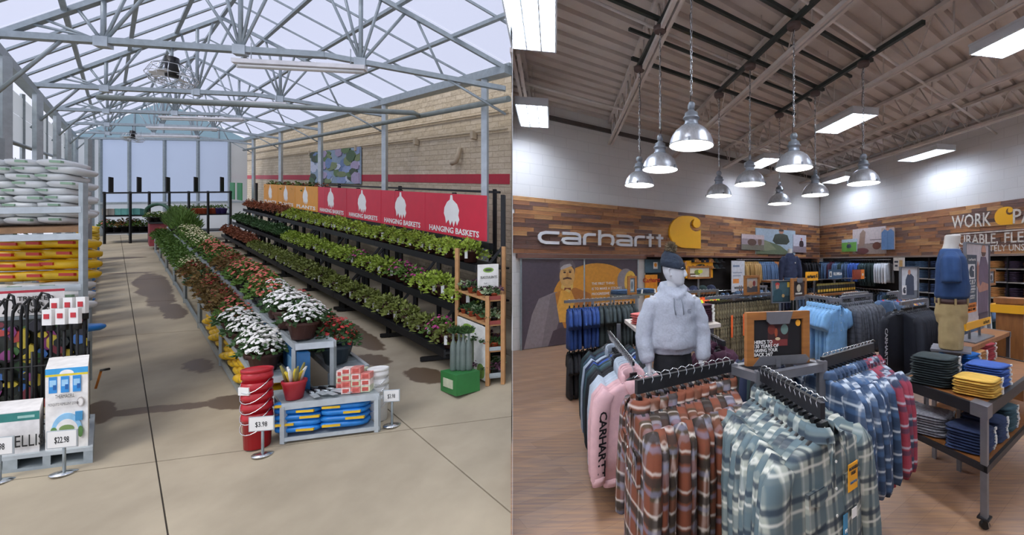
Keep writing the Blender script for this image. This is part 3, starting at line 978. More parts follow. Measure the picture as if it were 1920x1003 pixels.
def truss(bb, label):
    r = thing('roof_truss', Lp(AL, bb, EAVE), label, 'roof truss', 'galvanised trusses of the greenhouse roof')
    CH = EAVE + .05
    def seg(a0, h0, a1, h1, w, name, rnd=False):
        lim = (bb - .05) / 4.703
        if a0 > lim and a1 > lim: return
        if a1 > lim:
            k = (lim - a0) / (a1 - a0); a1, h1 = lim, h0 + k * (h1 - h0)
        m = MB()
        if rnd: m.tube([Lp(a0, bb, h0), Lp(a1, bb, h1)], w / 2, 6)
        else: m.bar(Lp(a0, bb, h0), Lp(a1, bb, h1), w)
        m.build(name, steel, r)
    seg(AL, CH, .62, CH - .03, .085, 'bottom_chord'); seg(.62, CH - .03, AR, CH - .42, .075, 'bottom_chord')
    seg(AL, hr(AL) - .02, AM, hr(AM) - .02, .07, 'rafter'); seg(AM, hr(AM) - .02, AR, hr(AR) - .02, .07, 'rafter')
    for a in (-.02, .36, .735):
        h0 = CH - (.03 if a < .6 else .12)
        seg(a, h0, a + .001, hr(a), .06, 'post', True)
        for d in (-.155, .155, -.07, .07):
            seg(min(a, a + d), h0 if d > 0 else hr(a + d), max(a, a + d), hr(a + d) if d > 0 else h0, .042, 'web_strut', True)
        m = MB(); m.box(Lp(a, bb, h0), (.16, .1, .14), RU); m.build('gusset', steel_lt, r)
    seg(-.21, hr(-.21), -.02, CH, .04, 'web_strut', True)
    seg(.92, hr(.92), 1.02, CH - .27, .04, 'web_strut', True)
    seg(1.02, CH - .27, AR, CH - .85, .045, 'knee_brace', True)
    seg(AL, CH - .9, -.12, CH, .045, 'knee_brace', True)
tl_ = ['nearest the concrete yard', 'second along the aisle', 'midway along the aisle', 'fourth along the aisle', 'closest to the blue far wall']
for i, bb in enumerate(TB): truss(bb, 'galvanised steel roof truss ' + tl_[i])
# posts
for i, bb in enumerate([6.4] + TB[1:]):
    for a in (AL, AR):
        q = a + (.025 if a < 0 else 0)
        b = MB(); b.bar(Lp(q, bb, 0), Lp(q, bb, EAVE - .135), .10, .10)
        b.build('greenhouse_post', steel_lt, label='square galvanised post along the %s, %s' % ('white side curtain' if a < 0 else 'beige block wall', ['before the first sign', 'at the second truss', 'at the third truss', 'at the fourth truss', 'beside the far wall'][i]), cat='post', group='greenhouse posts')
# side wall: roll-up curtain panels hung from the gutter
wl = thing('wall_left', Lp(AL - .03, 8), kind='structure')
bs = [4.4, 6.0, 7.6, 9.2, 10.8, 12.4, 14.0, 15.6, 17.2, 18.8, 20]
for b0, b1 in zip(bs, bs[1:]):
    for h0, h1 in ((3.45, 3.98), (4.0, 4.4)):
        b = MB(); Lhex(b, AL - .034, AL - .03, b0 + .02, b1 - .02, h0, h1); world_child(b, 'curtain_panel', wallsheet, wl)
    b = MB(); b.bar(Lp(AL - .032, b0, 2.0), Lp(AL - .032, b0, 4.5), .05); world_child(b, 'mullion', steel, wl)
    b = MB(); Lhex(b, AL - .034, AL - .03, b0 + .02, b1 - .02, 0, .9); world_child(b, 'kick_panel', wallsheet, wl)
b = MB(); b.tube([Lp(AL - .03, 4.4, 3.42), Lp(AL - .03, 20, 3.42)], .04, 6); world_child(b, 'roller_tube', steel, wl)
# far wall and gable
wf = thing('wall_far', Lp(.5, 20, 0), kind='structure')
fx = [-.33, -.16, -.09, .162, .48, .79, 1.09, 1.27]
cols = [wallsheet, wallsheet, bluesheet, bluesheet, bluesheet, bluesheet, wallsheet]
for i in range(7):
    b = MB(); Lhex(b, fx[i] + .004, fx[i + 1] - .004, 20, 20.03, 1.55, 4.5); world_child(b, 'wall_panel', cols[i], wf)
    b = MB(); Lhex(b, fx[i] + .004, fx[i + 1] - .004, 20, 20.03, .05, 1.5); world_child(b, 'lower_panel', wallsheet, wf)
    b = MB(); b.bar(Lp(fx[i], 19.97, 0), Lp(fx[i], 19.97, 4.55), .09); world_child(b, 'mullion', steel, wf)
for h_ in (4.55, 1.52):
    b = MB(); b.bar(Lp(-.33, 19.96, h_), Lp(1.3, 19.96, h_), .09); world_child(b, 'rail', steel, wf)
ga = [AL, -.05, .21, AM, .73, .99, AR]
for a0, a1 in zip(ga, ga[1:]):
    b = MB(); b.add([Lp(a0, 20.02, 4.6), Lp(a1, 20.02, 4.6), Lp(a1, 20.02, hr(a1)), Lp(a0, 20.02, hr(a0))], [(0, 1, 2, 3)]); world_child(b, 'gable_pane', teal, wf)
    b = MB(); b.bar(Lp(a0, 19.97, 4.6), Lp(a0, 19.97, hr(a0)), .05); world_child(b, 'gable_bar', steel, wf)
# block wall on the other side, painted beige with a red band
def blockwall():
    m = bpy.data.materials.new('beige_split_block')
    m.use_nodes = True
    nt = m.node_tree
    b = nt.nodes['Principled BSDF']
    b.inputs['Roughness'].default_value = .85
    tc = node(nt, 'ShaderNodeTexCoord')
    sp = node(nt, 'ShaderNodeSeparateXYZ')
    nt.links.new(tc.outputs['Object'], sp.inputs[0])
    cb = node(nt, 'ShaderNodeCombineXYZ')
    nt.links.new(math_node(nt, 'MULTIPLY', sp.outputs[1], 1.593), cb.inputs[0])
    nt.links.new(math_node(nt, 'SUBTRACT', sp.outputs[2], math_node(nt, 'MULTIPLY', sp.outputs[1], .2025)), cb.inputs[1])
    br = node(nt, 'ShaderNodeTexBrick', i_Scale=1.0)
    br.inputs['Brick Width'].default_value = .42
    br.inputs['Row Height'].default_value = .12
    br.inputs['Mortar Size'].default_value = .006
    br.inputs['Color1'].default_value = (*lin('cfc0a8'), 1)
    br.inputs['Color2'].default_value = (*lin('c2b297'), 1)
    br.inputs['Mortar'].default_value = (*lin('a8987f'), 1)
    nt.links.new(cb.outputs[0], br.inputs['Vector'])
    nz = node(nt, 'ShaderNodeTexNoise', i_Scale=7.0, i_Detail=5.0)
    nt.links.new(tc.outputs['Object'], nz.inputs['Vector'])
    bp = node(nt, 'ShaderNodeBump', i_Strength=.9, i_Distance=.05)
    nt.links.new(math_node(nt, 'SUBTRACT', nz.outputs['Fac'], br.outputs['Fac']), bp.inputs['Height'])
    nt.links.new(br.outputs['Color'], b.inputs['Base Color'])
    nt.links.new(bp.outputs['Normal'], b.inputs['Normal'])
    return m
AW = 1.45
bw = bmin(AW) + .04
w0, w1 = bmin(AW) + .006, bmin(AW + .05) + .006
b = MB(); b.hexa([Lp(AW, w0, 0), Lp(AW + .05, w1, 0), Lp(AW + .05, 26, 0), Lp(AW, 26, 0), Lp(AW, w0, 4.85), Lp(AW + .05, w1, 4.85), Lp(AW + .05, 26, 4.85), Lp(AW, 26, 4.85)]); b.build('wall_block', blockwall(), base=False, kind='structure')
b = MB(); Lhex(b, AW - .004, AW, bw, 26, 2.64, 2.84); b.build('trim_40', mat('red_paint_band', 'b01f33', .6, 0, .06), base=False, kind='structure')
cond = mat('painted_conduit', 'c0b096', .7)
for h_ in (3.72, 4.08):
    b = MB(); b.tube([Lp(AW - .012, bw, h_), Lp(AW - .012, 26, h_)], .022, 6); b.build('wall_conduit', cond, label='beige conduit run along the block wall, %s' % ('lower of two' if h_ < 4 else 'upper of two'), cat='conduit', group='conduits on the block wall')
for k, bb in enumerate((7.6, 9.3, 11.9, 15)):
    b = MB(); b.box(Lp(AW - .02, bb, 3.66), (.10, .10, .16), RV); b.build('junction_box', cond, label='small beige junction box on the lower conduit', cat='junction box', group='junction boxes on the conduit')
b = MB(); b.tube([Lp(AW - .02, 7.95, 3.42), Lp(AW - .03, 7.95, 3.22), Lp(AW - .03, 8.0, 3.12), Lp(AW - .03, 8.12, 3.08)], .05, 8); b.build('overflow_spout', cond, label='beige bent spout projecting from the block wall', cat='spout')
# flower photograph banner on the block wall
rb_ = random.Random(4)
sh = []
for k in range(60):
    x, y = rb_.random(), rb_.random()
    sh.append((rb_.choice(['5f7a4a', '46623e', '6d86b0', '8fa0c8', 'c9cfe2', '3c4a36', '7c8a5c', 'a99bb8']), [(max(0, min(1, u)), max(0, min(1, v))) for u, v in ell(x, y, .05 + .05 * rb_.random(), .08 + .1 * rb_.random(), 7)]))
board('flower_banner', lambda u, v, d: Lp(AW - .008 - d * .3, 15.0 - u * PB, 2.55 + v), 5.2, 1.15, 0, .03, '8fa3b8', sh, label='banner photograph of blue and green flowers on the beige wall', cat='banner')
# heating pipes crossing under the trusses
pipe = mat('grey_heating_pipe', '8b938f', .5, .2, .1)
b = MB(); b.tube([Lp(-.04, 7.4, 4.16), Lp(1.13, 7.4, 4.06), Lp(1.2, 7.7, 4.05)], .05, 8); b.build('heating_pipe', pipe, label='grey heating pipe crossing the greenhouse below the trusses', cat='pipe')
b = MB(); b.tube([Lp(1.2, bmin(1.2) + .05, 4.05), Lp(1.2, 19.5, 4.05)], .05, 8); b.build('heating_pipe', pipe, label='grey heating pipe running along the block wall side', cat='pipe')
# tube lights under the trusses
def gh_light(a0, a1, bb, h, label):
    r = thing('greenhouse_tube_light', Lp((a0 + a1) / 2, bb, h), label, 'ceiling light', 'tube lights under the greenhouse trusses')
    m = MB(); m.bar(Lp(a0, bb, h + .09), Lp(a1, bb, h + .09), .13, .06); m.build('reflector', mat('white_light_reflector', 'e8e6e6', .4), r)
    for s in (-.03, .03):
        m = MB(); m.tube([Lp(a0 + .01, bb + s, h + .03), Lp(a1 - .01, bb + s, h + .03)], .02, 6); m.build('tube', white, r)
    for a in (a0 + .05, a1 - .05):
        m = MB(); m.tube([Lp(a, bb, h + .12), Lp(a, bb, h + .38)], .008, 4); m.build('hanger', steel, r)
gh_light(.335, .74, 5.9, 4.38, 'long white tube light under the truss closest to the yard')
gh_light(.29, .76, 9.1, 4.36, 'white tube light under the second truss above the pipe')
gh_light(.27, .76, 12.3, 4.44, 'white tube light under the third truss')
gh_light(.25, .76, 15.5, 4.5, 'white tube light under the fourth truss')
gh_light(.2, .74, 18.7, 4.5, 'white tube light closest to the blue far wall')
# circulation fans with wire cages
def fan(a, bb, h, R, label):
    c = Lp(a, bb, h)
    r = thing('circulation_fan', c - Vector((0, 0, R)), label, 'fan', 'circulation fans')
    m = MB(); m.tube([c + Vector((0, 0, -.12)), c + Vector((0, 0, .16))], .075, 10); m.build('motor', blackp, r)
    m = MB(); m.tube([c + Vector((0, 0, .1)), c + Vector((0, 0, EAVE - h + .02))], .015, 6); m.build('stem', steel, r)
    m = MB()
    for k in range(14):
        t = k * 2 * PI / 14
        d = Vector((math.cos(t), math.sin(t), 0))
        m.tube([c + d * .06 + Vector((0, 0, .1)), c + d * R * .75 + Vector((0, 0, .02)), c + d * R + Vector((0, 0, -.12)), c + d * R * .85 + Vector((0, 0, -.2)), c + d * .08 + Vector((0, 0, -.22))], .0045, 4)
    for rr, z in ((R, -.12), (R * .75, .02), (R * .85, -.2), (R * .5, -.21)):
        m.tube([c + Vector((math.cos(k * PI / 10) * rr, math.sin(k * PI / 10) * rr, z)) for k in range(21)], .005, 4)
    m.build('wire_cage', chrome, r)
    for k in range(4):
        t = k * PI / 2 + .3
        m = MB(); d = Vector((math.cos(t), math.sin(t), 0)); e = Vector((-d.y, d.x, 0))
        m.hexa([c + d * .07 - e * .03 + Vector((0, 0, -.09)), c + d * R * .85 - e * .07 + Vector((0, 0, -.13)), c + d * R * .85 + e * .07 + Vector((0, 0, -.09)), c + d * .07 + e * .03 + Vector((0, 0, -.06)),
                c + d * .07 - e * .03 + Vector((0, 0, -.085)), c + d * R * .85 - e * .07 + Vector((0, 0, -.125)), c + d * R * .85 + e * .07 + Vector((0, 0, -.085)), c + d * .07 + e * .03 + Vector((0, 0, -.055))])
        m.build('blade', white, r)
fan(.165, 6.0, 4.35, .27, 'wire caged circulation fan with black motor under the truss by the yard')
fan(.15, 15.6, 4.3, .3, 'small circulation fan far down the aisle')
# trees beyond the side wall
leafg = mat('dark_tree_leaf', '36502e', .7, 0, .35, 3, rand=.15)
bark = mat('tree_bark', '4a3c30', .9)
def leafball(b, c, R, n, ls, rnd, sq=1.0):
    for _ in range(n):
        d = Vector((rnd.gauss(0, 1), rnd.gauss(0, 1), rnd.gauss(0, 1) * sq)).normalized() * R * rnd.uniform(.55, 1) ** .6
        d.z *= sq
        u = Vector((rnd.gauss(0, 1), rnd.gauss(0, 1), rnd.gauss(0, 1))).normalized() * ls
        v = u.cross(Vector((rnd.gauss(0, 1), rnd.gauss(0, 1), rnd.gauss(0, 1)))).normalized() * ls * .55
        q = Vector(c) + d
        b.add([q - u, q + v, q + u, q - v], [(0, 1, 2, 3)], False)
for k, (a, bb, R) in enumerate(((-.9, 6.2, 1.5), (-.95, 8.6, 1.7), (-.95, 11.5, 1.7), (-.97, 14.5, 1.8), (-1.02, 18, 2.0))):
    rnd = random.Random(k)
    r = thing('leafy_tree', Lp(a, bb, -.25), 'dark green leafy tree outside the greenhouse side wall, %s' % ['beside the bag stack', 'behind the second post', 'behind the third post', 'behind the fourth post', 'beside the far wall'][k], 'tree', 'trees outside the side wall')
    m = MB(); m.tube([Lp(a, bb, -.25), Lp(a, bb, 1.2), Lp(a, bb, 2.4)], [.12, .1, .05], 7); m.build('trunk', bark, r)
    m = MB(); leafball(m, Lp(a, bb, 2.1), R, 1500, .11, rnd, .95); m.build('crown', leafg, r)
# ================================================================== GREENHOUSE GOODS
def text_on(txt, fn, u0, v0, size, m, parent, name='lettering', bold=.003, width=None, d=.004):
    """lettering laid on a surface fn(u, v, d); u0, v0 is its centre"""
    me = text_mesh(txt, m, size, .002, name=name, bold=bold)
    xs = [v.co.x for v in me.vertices]
    k = 1 if width is None else width / (max(xs) - min(xs))
    cx = (max(xs) + min(xs)) / 2
    off = WORLD(parent)
    for v in me.vertices:
        v.co = fn(u0 + (v.co.x - cx) * k, v0 + v.co.z, d - v.co.y) - off
    return linkmesh(name, me, parent)
def leaf(b, q, d, L, w):
    d = d.normalized() * L
    s = d.cross(Vector((random.uniform(-1, 1), random.uniform(-1, 1), random.uniform(-1, 1)))).normalized() * w
    b.add([q, q + d * .5 + s, q + d, q + d * .5 - s], [(0, 1, 2, 3)], False)
def foliage(seed, m, n, R, H, z0, L, w, droop=0.0, upright=0.0):
    random.seed(seed)
    b = MB(); b.use(m)
    for _ in range(n):
        t, rr = random.uniform(0, 2 * PI), R * math.sqrt(random.random())
        hh = H * (1 - (rr / R) ** 2) * random.uniform(.35, 1) - droop * (rr / R) ** 3 * random.uniform(.2, 1)
        q = Vector((math.cos(t) * rr, math.sin(t) * rr, z0 + hh))
        d = Vector((math.cos(t) * .7 + random.uniform(-.6, .6), math.sin(t) * .7 + random.uniform(-.6, .6), random.uniform(-.4, .9) + upright))
        leaf(b, q, d, L * random.uniform(.6, 1.2), w)
    return b.mesh('foliage')
def blossoms(seed, m, n, R, H, z0, s):
    random.seed(seed)
    b = MB(); b.use(m)
    for _ in range(n):
        t, rr = random.uniform(0, 2 * PI), R * math.sqrt(random.random())
        q = Vector((math.cos(t) * rr, math.sin(t) * rr, z0 + H * (1 - (rr / R) ** 2) + random.uniform(-.01, .02)))
        nrm = Vector((math.cos(t) * rr / R, math.sin(t) * rr / R, .9)).normalized()
        u = nrm.cross(Vector((0, 0, 1)) if abs(nrm.z) < .95 else Vector((1, 0, 0))).normalized() * s
        v = nrm.cross(u)
        pts = [q + u * math.cos(k * PI / 3) * random.uniform(.7, 1.1) + v * math.sin(k * PI / 3) * random.uniform(.7, 1.1) for k in range(6)]
        b.add([q + nrm * s * .35] + pts, [(0, 1 + k, 1 + (k + 1) % 6) for k in range(6)], False)
    return b.mesh('blossoms')
def pot_mesh(m, r, h, n=12):
    b = MB(); b.use(m); b.lathe([(r * .7, 0), (r * .95, h * .82), (r * 1.06, h * .83), (r * 1.06, h), (r * .92, h), (r * .9, h * .9)], n=n); return b.mesh('pot')
potb = mat('black_nursery_pot', '23211f', .5); pott = mat('brown_pot', '4a2a22', .5); potn = mat('slate_pot', '33424c', .5); potr = mat('terracotta_pot', 'b4512f', .7)
lf_y = mat('lime_foliage', '93a83c', .7, 0, .25, 9, rand=.15); lf_g = mat('mid_green_foliage', '5d7c33', .7, 0, .3, 9, rand=.18); lf_d = mat('deep_green_foliage', '3d5c30', .7, 0, .3, 9, rand=.15)
lf_r = mat('rust_foliage', '8a4f33', .75, 0, .3, 9, rand=.2); lf_o = mat('olive_foliage', '76803a', .7, 0, .3, 9, rand=.2)
bl_w = mat('white_petal', 'f1efe9', .6, 0, .03); bl_r = mat('red_petal', 'b4322e', .6, 0, .15); bl_p = mat('coral_petal', 'd96a5c', .6, 0, .15); bl_m = mat('magenta_petal', 'b0337c', .6, 0, .1); bl_y = mat('cream_petal', 'e6dcae', .6, 0, .1)
tagm = M1(lambda b: b.box((.0, -.115, .10), (.035, .004, .10)), 'plant_tag', paper)
def plant_proto(name, pot, r, h, leafm, n, R, H, L, w, blm=None, nb=0, bs=.02, droop=0, up=0, tags=False, variants=3):
    out = []
    pm = pot_mesh(pot, r, h)
    for k in range(variants):
        parts = [('pot', pm), ('foliage', foliage(sum(map(ord, name)) % 97 + k * 7 + len(name), leafm, n, R, H, h, L, w, droop, up))]
        if blm: parts.append(('blossoms', blossoms(k + len(name), blm, nb, R * .95, H, h + .02, bs)))
        if tags: parts.append(('plant_tag', tagm))
        out.append(Proto(name, parts))
    return out
PP = {'trail': plant_proto('trailing_plant', pott, .10, .15, lf_y, 210, .19, .12, .06, .016, droop=.13, tags=True),
      'olive': plant_proto('trailing_plant', pott, .10, .15, lf_o, 200, .18, .12, .06, .016, droop=.10, tags=True),
      'rust': plant_proto('rust_leaved_plant', potb, .10, .13, lf_r, 200, .19, .22, .06, .018),
      'deep': plant_proto('leafy_plant', potb, .10, .13, lf_d, 200, .19, .2, .06, .02),
      'magenta': plant_proto('magenta_flowering_plant', pott, .10, .15, lf_g, 150, .18, .14, .06, .016, bl_m, 26, .022, .06),
      'white': plant_proto('white_flowering_plant', pott, .13, .17, lf_d, 180, .19, .15, .06, .02, bl_w, 95, .026),
      'red': plant_proto('red_flowering_plant', potn, .13, .17, lf_d, 190, .19, .26, .06, .018, bl_r, 60, .022),
      'coral': plant_proto('coral_flowering_plant', potb, .12, .15, lf_g, 190, .19, .2, .06, .02, bl_p, 40, .024),
      'cream': plant_proto('cream_flowering_plant', potb, .12, .15, lf_g, 190, .19, .18, .06, .018, bl_y, 45, .02),
      'rustbig': plant_proto('rust_leaved_plant', potb, .12, .15, mat('bronze_foliage', '80693a', .75, 0, .4, 12, rand=.2), 210, .2, .22, .07, .02, bl_r, 26, .018),
      'green': plant_proto('bushy_green_plant', potb, .12, .14, lf_g, 240, .21, .22, .07, .018),
      'grass': plant_proto('tall_grass_plant', potb, .16, .2, lf_g, 420, .24, .45, .16, .01, up=1.2)}
prnd = random.Random(12)
def plant(kind, a, bb, h, label, group, s=1.0):
    return prnd.choice(PP[kind]).place(Lp(a, bb, h), prnd.uniform(-.4, .4), label, 'plant', group, s)
# ---- black tiered rack, four bays
TIERS = [(.865, .965, .36), (.955, 1.055, .86), (1.045, 1.145, 1.40)]
bay = [5.05, 8.0, 11.0, 14.0, 17.0]
bl_ = ['at the end beside the succulent display', 'second bay from the succulent display', 'third bay from the succulent display', 'bay closest to the far wall']
for k in range(4):
    b0, b1 = bay[k], bay[k + 1] - .02
    r = thing('tiered_plant_rack', Lp(1.0, (b0 + b1) / 2, 0), 'black stepped metal plant rack, ' + bl_[k], 'plant rack', 'black stepped racks')
    for a0, a1, h in TIERS:
        bs_ = max(b0, bmin(a1) + .1)
        m = MB(); Lhex(m, a0, a1, bs_, b1, h - .035, h); m.build('shelf', black, r)
        m = MB(); Lhex(m, a0 - .006, a0, bs_, b1, h - .08, h + .03); m.build('shelf_lip', black, r)
    for q in (b0 + .05, (b0 + b1) / 2, b1 - .05):
        for a, h in ((.90, .33), (1.0, .83), (1.09, 1.37), (1.15, 2.5)):
            q = max(q, bmin(a) + .14)
            m = MB(); m.bar(Lp(a, q, 0), Lp(a, q, h), .06); m.build('upright', black, r)
        m = MB(); m.bar(Lp(.87, q, .04), Lp(1.16, q, .04), .07, .06); m.build('foot', black, r)
        m = MB(); m.bar(Lp(.90, q, .33), Lp(1.15, q, 1.7), .04); m.build('brace', black, r)
    m = MB(); m.bar(Lp(1.145, max(b0, 5.75), 1.66), Lp(1.145, b1, 1.66), .08, .10); m.build('sign_rail', black, r)
kinds3 = [lambda t: 'olive' if t < .72 else 'rust', lambda t: 'trail' if t < .6 else 'deep', lambda t: 'trail' if t < .62 else 'rust']
tl3 = ['bottom tier', 'middle tier', 'top tier']
kd = {'olive': 'olive trailing plant with white tag', 'trail': 'lime trailing plant with white tag', 'rust': 'rust leaved plant in black pot', 'deep': 'deep green plant in black pot', 'magenta': 'magenta flowering plant in brown pot'}
for ti, (a0, a1, h) in enumerate(TIERS):
    n = 56
    for k in range(n):
        t = k / (n - 1)
        bb = 5.16 + t * 11.6
        if bb < bmin(a1) + .22: continue
        kk = kinds3[ti](t + prnd.uniform(-.08, .08))
        if (ti == 1 and k in (6, 7, 8, 14)) or (ti == 0 and k == 1): kk = 'magenta'
        plant(kk, (a0 + a1) / 2 - .012, bb + prnd.uniform(-.03, .03), h, kd[kk] + ' on the %s of the black rack' % tl3[ti], 'plants on the %s of the black rack' % tl3[ti], prnd.uniform(1.05, 1.4))
# ---- header signs
red = mat('sign_red', 'd1253f', .5, 0, .03); orange = mat('sign_orange', 'e59a2a', .5, 0, .04); greens = mat('sign_green', '2f8a4a', .5, 0, .04)
def header(a, b_far, w, h0, hh, m, words, label, emblem=True):
    fn = lambda u, v, d: Lp(a - d * .28, b_far - u * PB, h0 + v)
    r = thing('header_sign', Lp(a, b_far - w * PB / 2, h0), label, 'sign', 'header signs over the racks')
    b = MB(); b.prism([(0, 0), (w, 0), (w, hh), (0, hh)], fn, -.03, 0); b.build('sign_board', m, r)
    if emblem:
        rr = random.Random(3)
        b = MB()
        cx = w * .48
        pts = [(cx - .03, .97), (cx + .03, .97), (cx + .05, .86), (cx + .2, .76), (cx + .27, .62), (cx + .24, .5), (cx + .28, .4), (cx + .2, .26), (cx + .15, .38), (cx + .08, .22), (cx + .03, .36), (cx - .04, .24), (cx - .10, .38), (cx - .19, .28), (cx - .22, .42), (cx - .27, .52), (cx - .25, .66), (cx - .15, .8), (cx - .05, .86)]
        b.prism([(u, v * hh) for u, v in pts], fn, .001, .004)
        b.build('basket_emblem', paper, r)
    if words: text_on(words, fn, w / 2, hh * .12, hh * .19, paper, r, width=w * .84)
    return r
xr = [15.9, 14.45, 13.0, 11.44, 9.9, 8.49, 7.14, 5.80]
for k in range(7):
    w = (xr[k] - xr[k + 1] - .03) / PB
    if k < 3: header(1.138, xr[k], w, 1.73, .75, orange, 'PLANTS', 'orange header sign over the black rack, %s' % ['farthest from the red signs', 'middle of the three orange ones', 'next to the red signs'][k], True)
    else: header(1.138, xr[k], w, 1.73, .75, red, 'HANGING BASKETS', 'red hanging baskets sign over the black rack, %s' % ['next to the orange signs', 'second from the orange signs', 'third from the orange signs', 'at the end of the rack'][k - 3])
# second rack behind with green signs
r = thing('back_plant_rack', Lp(1.33, 10, 0), 'black plant rack standing behind the stepped rack along the block wall', 'plant rack')
for q in (6.6, 9.2, 12, 15):
    m = MB(); m.bar(Lp(1.33, q, 0), Lp(1.33, q, 2.55), .06); m.build('upright', black, r)
for h in (.5, 1.1):
    m = MB(); Lhex(m, 1.28, 1.38, 6.55, 15, h - .03, h); m.build('shelf', black, r)
m = MB(); m.bar(Lp(1.33, 6.5, 2.5), Lp(1.33, 15, 2.5), .04); m.build('top_rail', black, r)
for k in range(6):
    header(1.32, 14.9 - k * 1.22, 1.18 / PB, 1.75, .68, greens, None, 'green header sign behind the red signs, %s' % ['first from the flower banner', 'second from the flower banner', 'third from the flower banner', 'fourth from the flower banner', 'fifth from the flower banner', 'last before the end post'][k], True)
for k in range(2):
    header(1.02 + k * .02, 18.6 - k * .75, .66 / PB, 1.75, .75, greens, None, 'small green header sign at the far end of the rack, %s' % ('nearer the far wall' if k == 0 else 'nearer the orange signs'), False)
for k in range(9):
    plant('rust' if k % 3 else 'green', 1.30, 13 + k * .5, 2.2, 'plant rising above the orange signs', 'plants above the orange signs', 1.3) if False else None
for k in range(12):
    plant(['deep', 'rust', 'green'][k % 3], 1.33, 6.75 + k * .65, 1.1, '%s plant on the upper shelf of the back rack' % ['deep green', 'rust leaved', 'bushy green'][k % 3], 'plants on the back rack', 1.2)
for k in range(10):
    plant(['rust', 'green'][k % 2], 1.24, 12.2 + k * .42, 2.05, 'plant hung high behind the orange signs', 'plants hung behind the orange signs', 1.5)

# ---- flower benches
def bench(a0, a1, b0, b1, h, name, label, lower=True):
    r = thing(name, Lp((a0 + a1) / 2, (b0 + b1) / 2, 0), label, 'bench')
    for a in (a0, a1):
        m = MB(); m.bar(Lp(a, b0, h - .03), Lp(a, b1, h - .03), .035, .07); m.build('side_rail', steel_lt, r)
    for bb in (b0, b1):
        m = MB(); m.bar(Lp(a0, bb, h - .03), Lp(a1, bb, h - .03), .04, .07); m.build('end_rail', steel_lt, r)
    n = int((b1 - b0) / .16)
    for k in range(n):
        q = b0 + (k + .5) * (b1 - b0) / n
        m = MB(); Lhex(m, a0, a1, q - .068, q + .068, h - .03, h - .012); m.build('deck_slat', steel, r)
    k = b0 + .03
    while k < b1:
        for a in (a0, a1):
            m = MB(); m.bar(Lp(a, k, 0), Lp(a, k, h - .06), .045); m.build('leg', steel, r)
        k += 1.55
    if lower:
        m = MB(); m.bar(Lp(a0, b0, .07), Lp(a0, b1, .07), .04, .05); m.build('foot_rail', steel, r)
    return r
bench(.305, .376, 4.42, 15.5, .56, 'flower_bench', 'low galvanised flower bench along the aisle')
bench(.384, .472, 4.36, 15.3, .93, 'raised_flower_bench', 'tall galvanised flower bench between the two low ones')
bench(.480, .566, 4.48, 13.5, .56, 'low_flower_bench', 'low galvanised flower bench facing the black racks')
seqL = lambda b: 'white' if b < 5.75 else 'coral' if b < 6.15 else 'rustbig' if b < 7.6 else 'deep' if b < 8.3 else 'rustbig' if b < 8.9 else 'cream' if b < 9.6 else 'green' if b < 14.8 else 'rustbig'
seqU = lambda b: 'white' if b < 5.6 else 'coral' if b < 7.2 else 'rustbig' if b < 7.9 else 'green' if b < 8.4 else 'coral' if b < 9.6 else 'cream' if b < 12.4 else 'grass'
seqR = lambda b: 'red' if b < 6 else 'rustbig' if b < 7.3 else 'coral' if b < 8.2 else 'green' if b < 9.2 else 'cream' if b < 10.5 else 'coral'
nm = {'white': 'white flowering plant', 'coral': 'coral flowering plant', 'rustbig': 'rust leaved plant', 'deep': 'deep green plant', 'cream': 'cream flowering plant', 'green': 'bushy green plant', 'grass': 'tall grass clump', 'red': 'red flowering plant in slate pot'}
def fill(seq, a, b0, b1, h, step, where, s=1.0, da=0):
    b = b0; k = 0
    while b < b1:
        kk = seq(b + prnd.uniform(-.15, .15))
        plant(kk, a + (da if k % 2 else -da), b, h, '%s on %s' % (nm[kk], where), 'plants on ' + where, s * prnd.uniform(.9, 1.15))
        b += step * prnd.uniform(.9, 1.1); k += 1
fill(seqL, .342, 4.58, 15.2, .56, .17, 'the low bench along the aisle', 1.05, .014)
fill(seqU, .428, 4.50, 15.0, .93, .175, 'the tall middle bench', 1.1, .016)
fill(seqR, .522, 4.62, 9.5, .56, .2, 'the low bench facing the racks', 1.05, .018)
# ---- bags
def pillow(m, L, W, H, seed=0, name='bag', n=12, rings=8):
    b = MB(); b.use(m); b.sm = True
    R = []
    e = .38
    sp_ = lambda c: math.copysign(abs(c) ** e, c)
    for i in range(rings + 1):
        ph = -PI / 2 + PI * i / rings
        ring = []
        for k in range(n):
            th = k * 2 * PI / n + PI / n
            c = math.copysign(abs(math.cos(ph)) ** .6, 1)
            x, y, z = sp_(math.cos(th)) * c, sp_(math.sin(th)) * c, math.copysign(abs(math.sin(ph)) ** .8, math.sin(ph))
            q = 1 + .10 * noise.noise(Vector((x * 2 + seed, y * 2, z * 2 + seed)))
            ring.append((x * L / 2 * q, y * W / 2 * q, (z * H / 2 * q) + H / 2))
        R.append(ring)
    b.loft(R, False)
    return b.mesh(name)
def bag_art(me_fn, L, W, H, m, seed):
    rr = random.Random(seed); b = MB(); b.use(m)
    for k in range(1):
        x = rr.uniform(-.3, .3) * L; w = rr.uniform(.1, .2) * L
        z0, z1 = H * .38, H * .66
        for y in (-W / 2 * 1.015,):
            b.hexa([(x - w, y - .006, z0), (x + w, y - .006, z0), (x + w, y + .03, z0), (x - w, y + .03, z0), (x - w, y - .006, z1), (x + w, y - .006, z1), (x + w, y + .03, z1), (x - w, y + .03, z1)])
    return b.mesh('printed_panel')
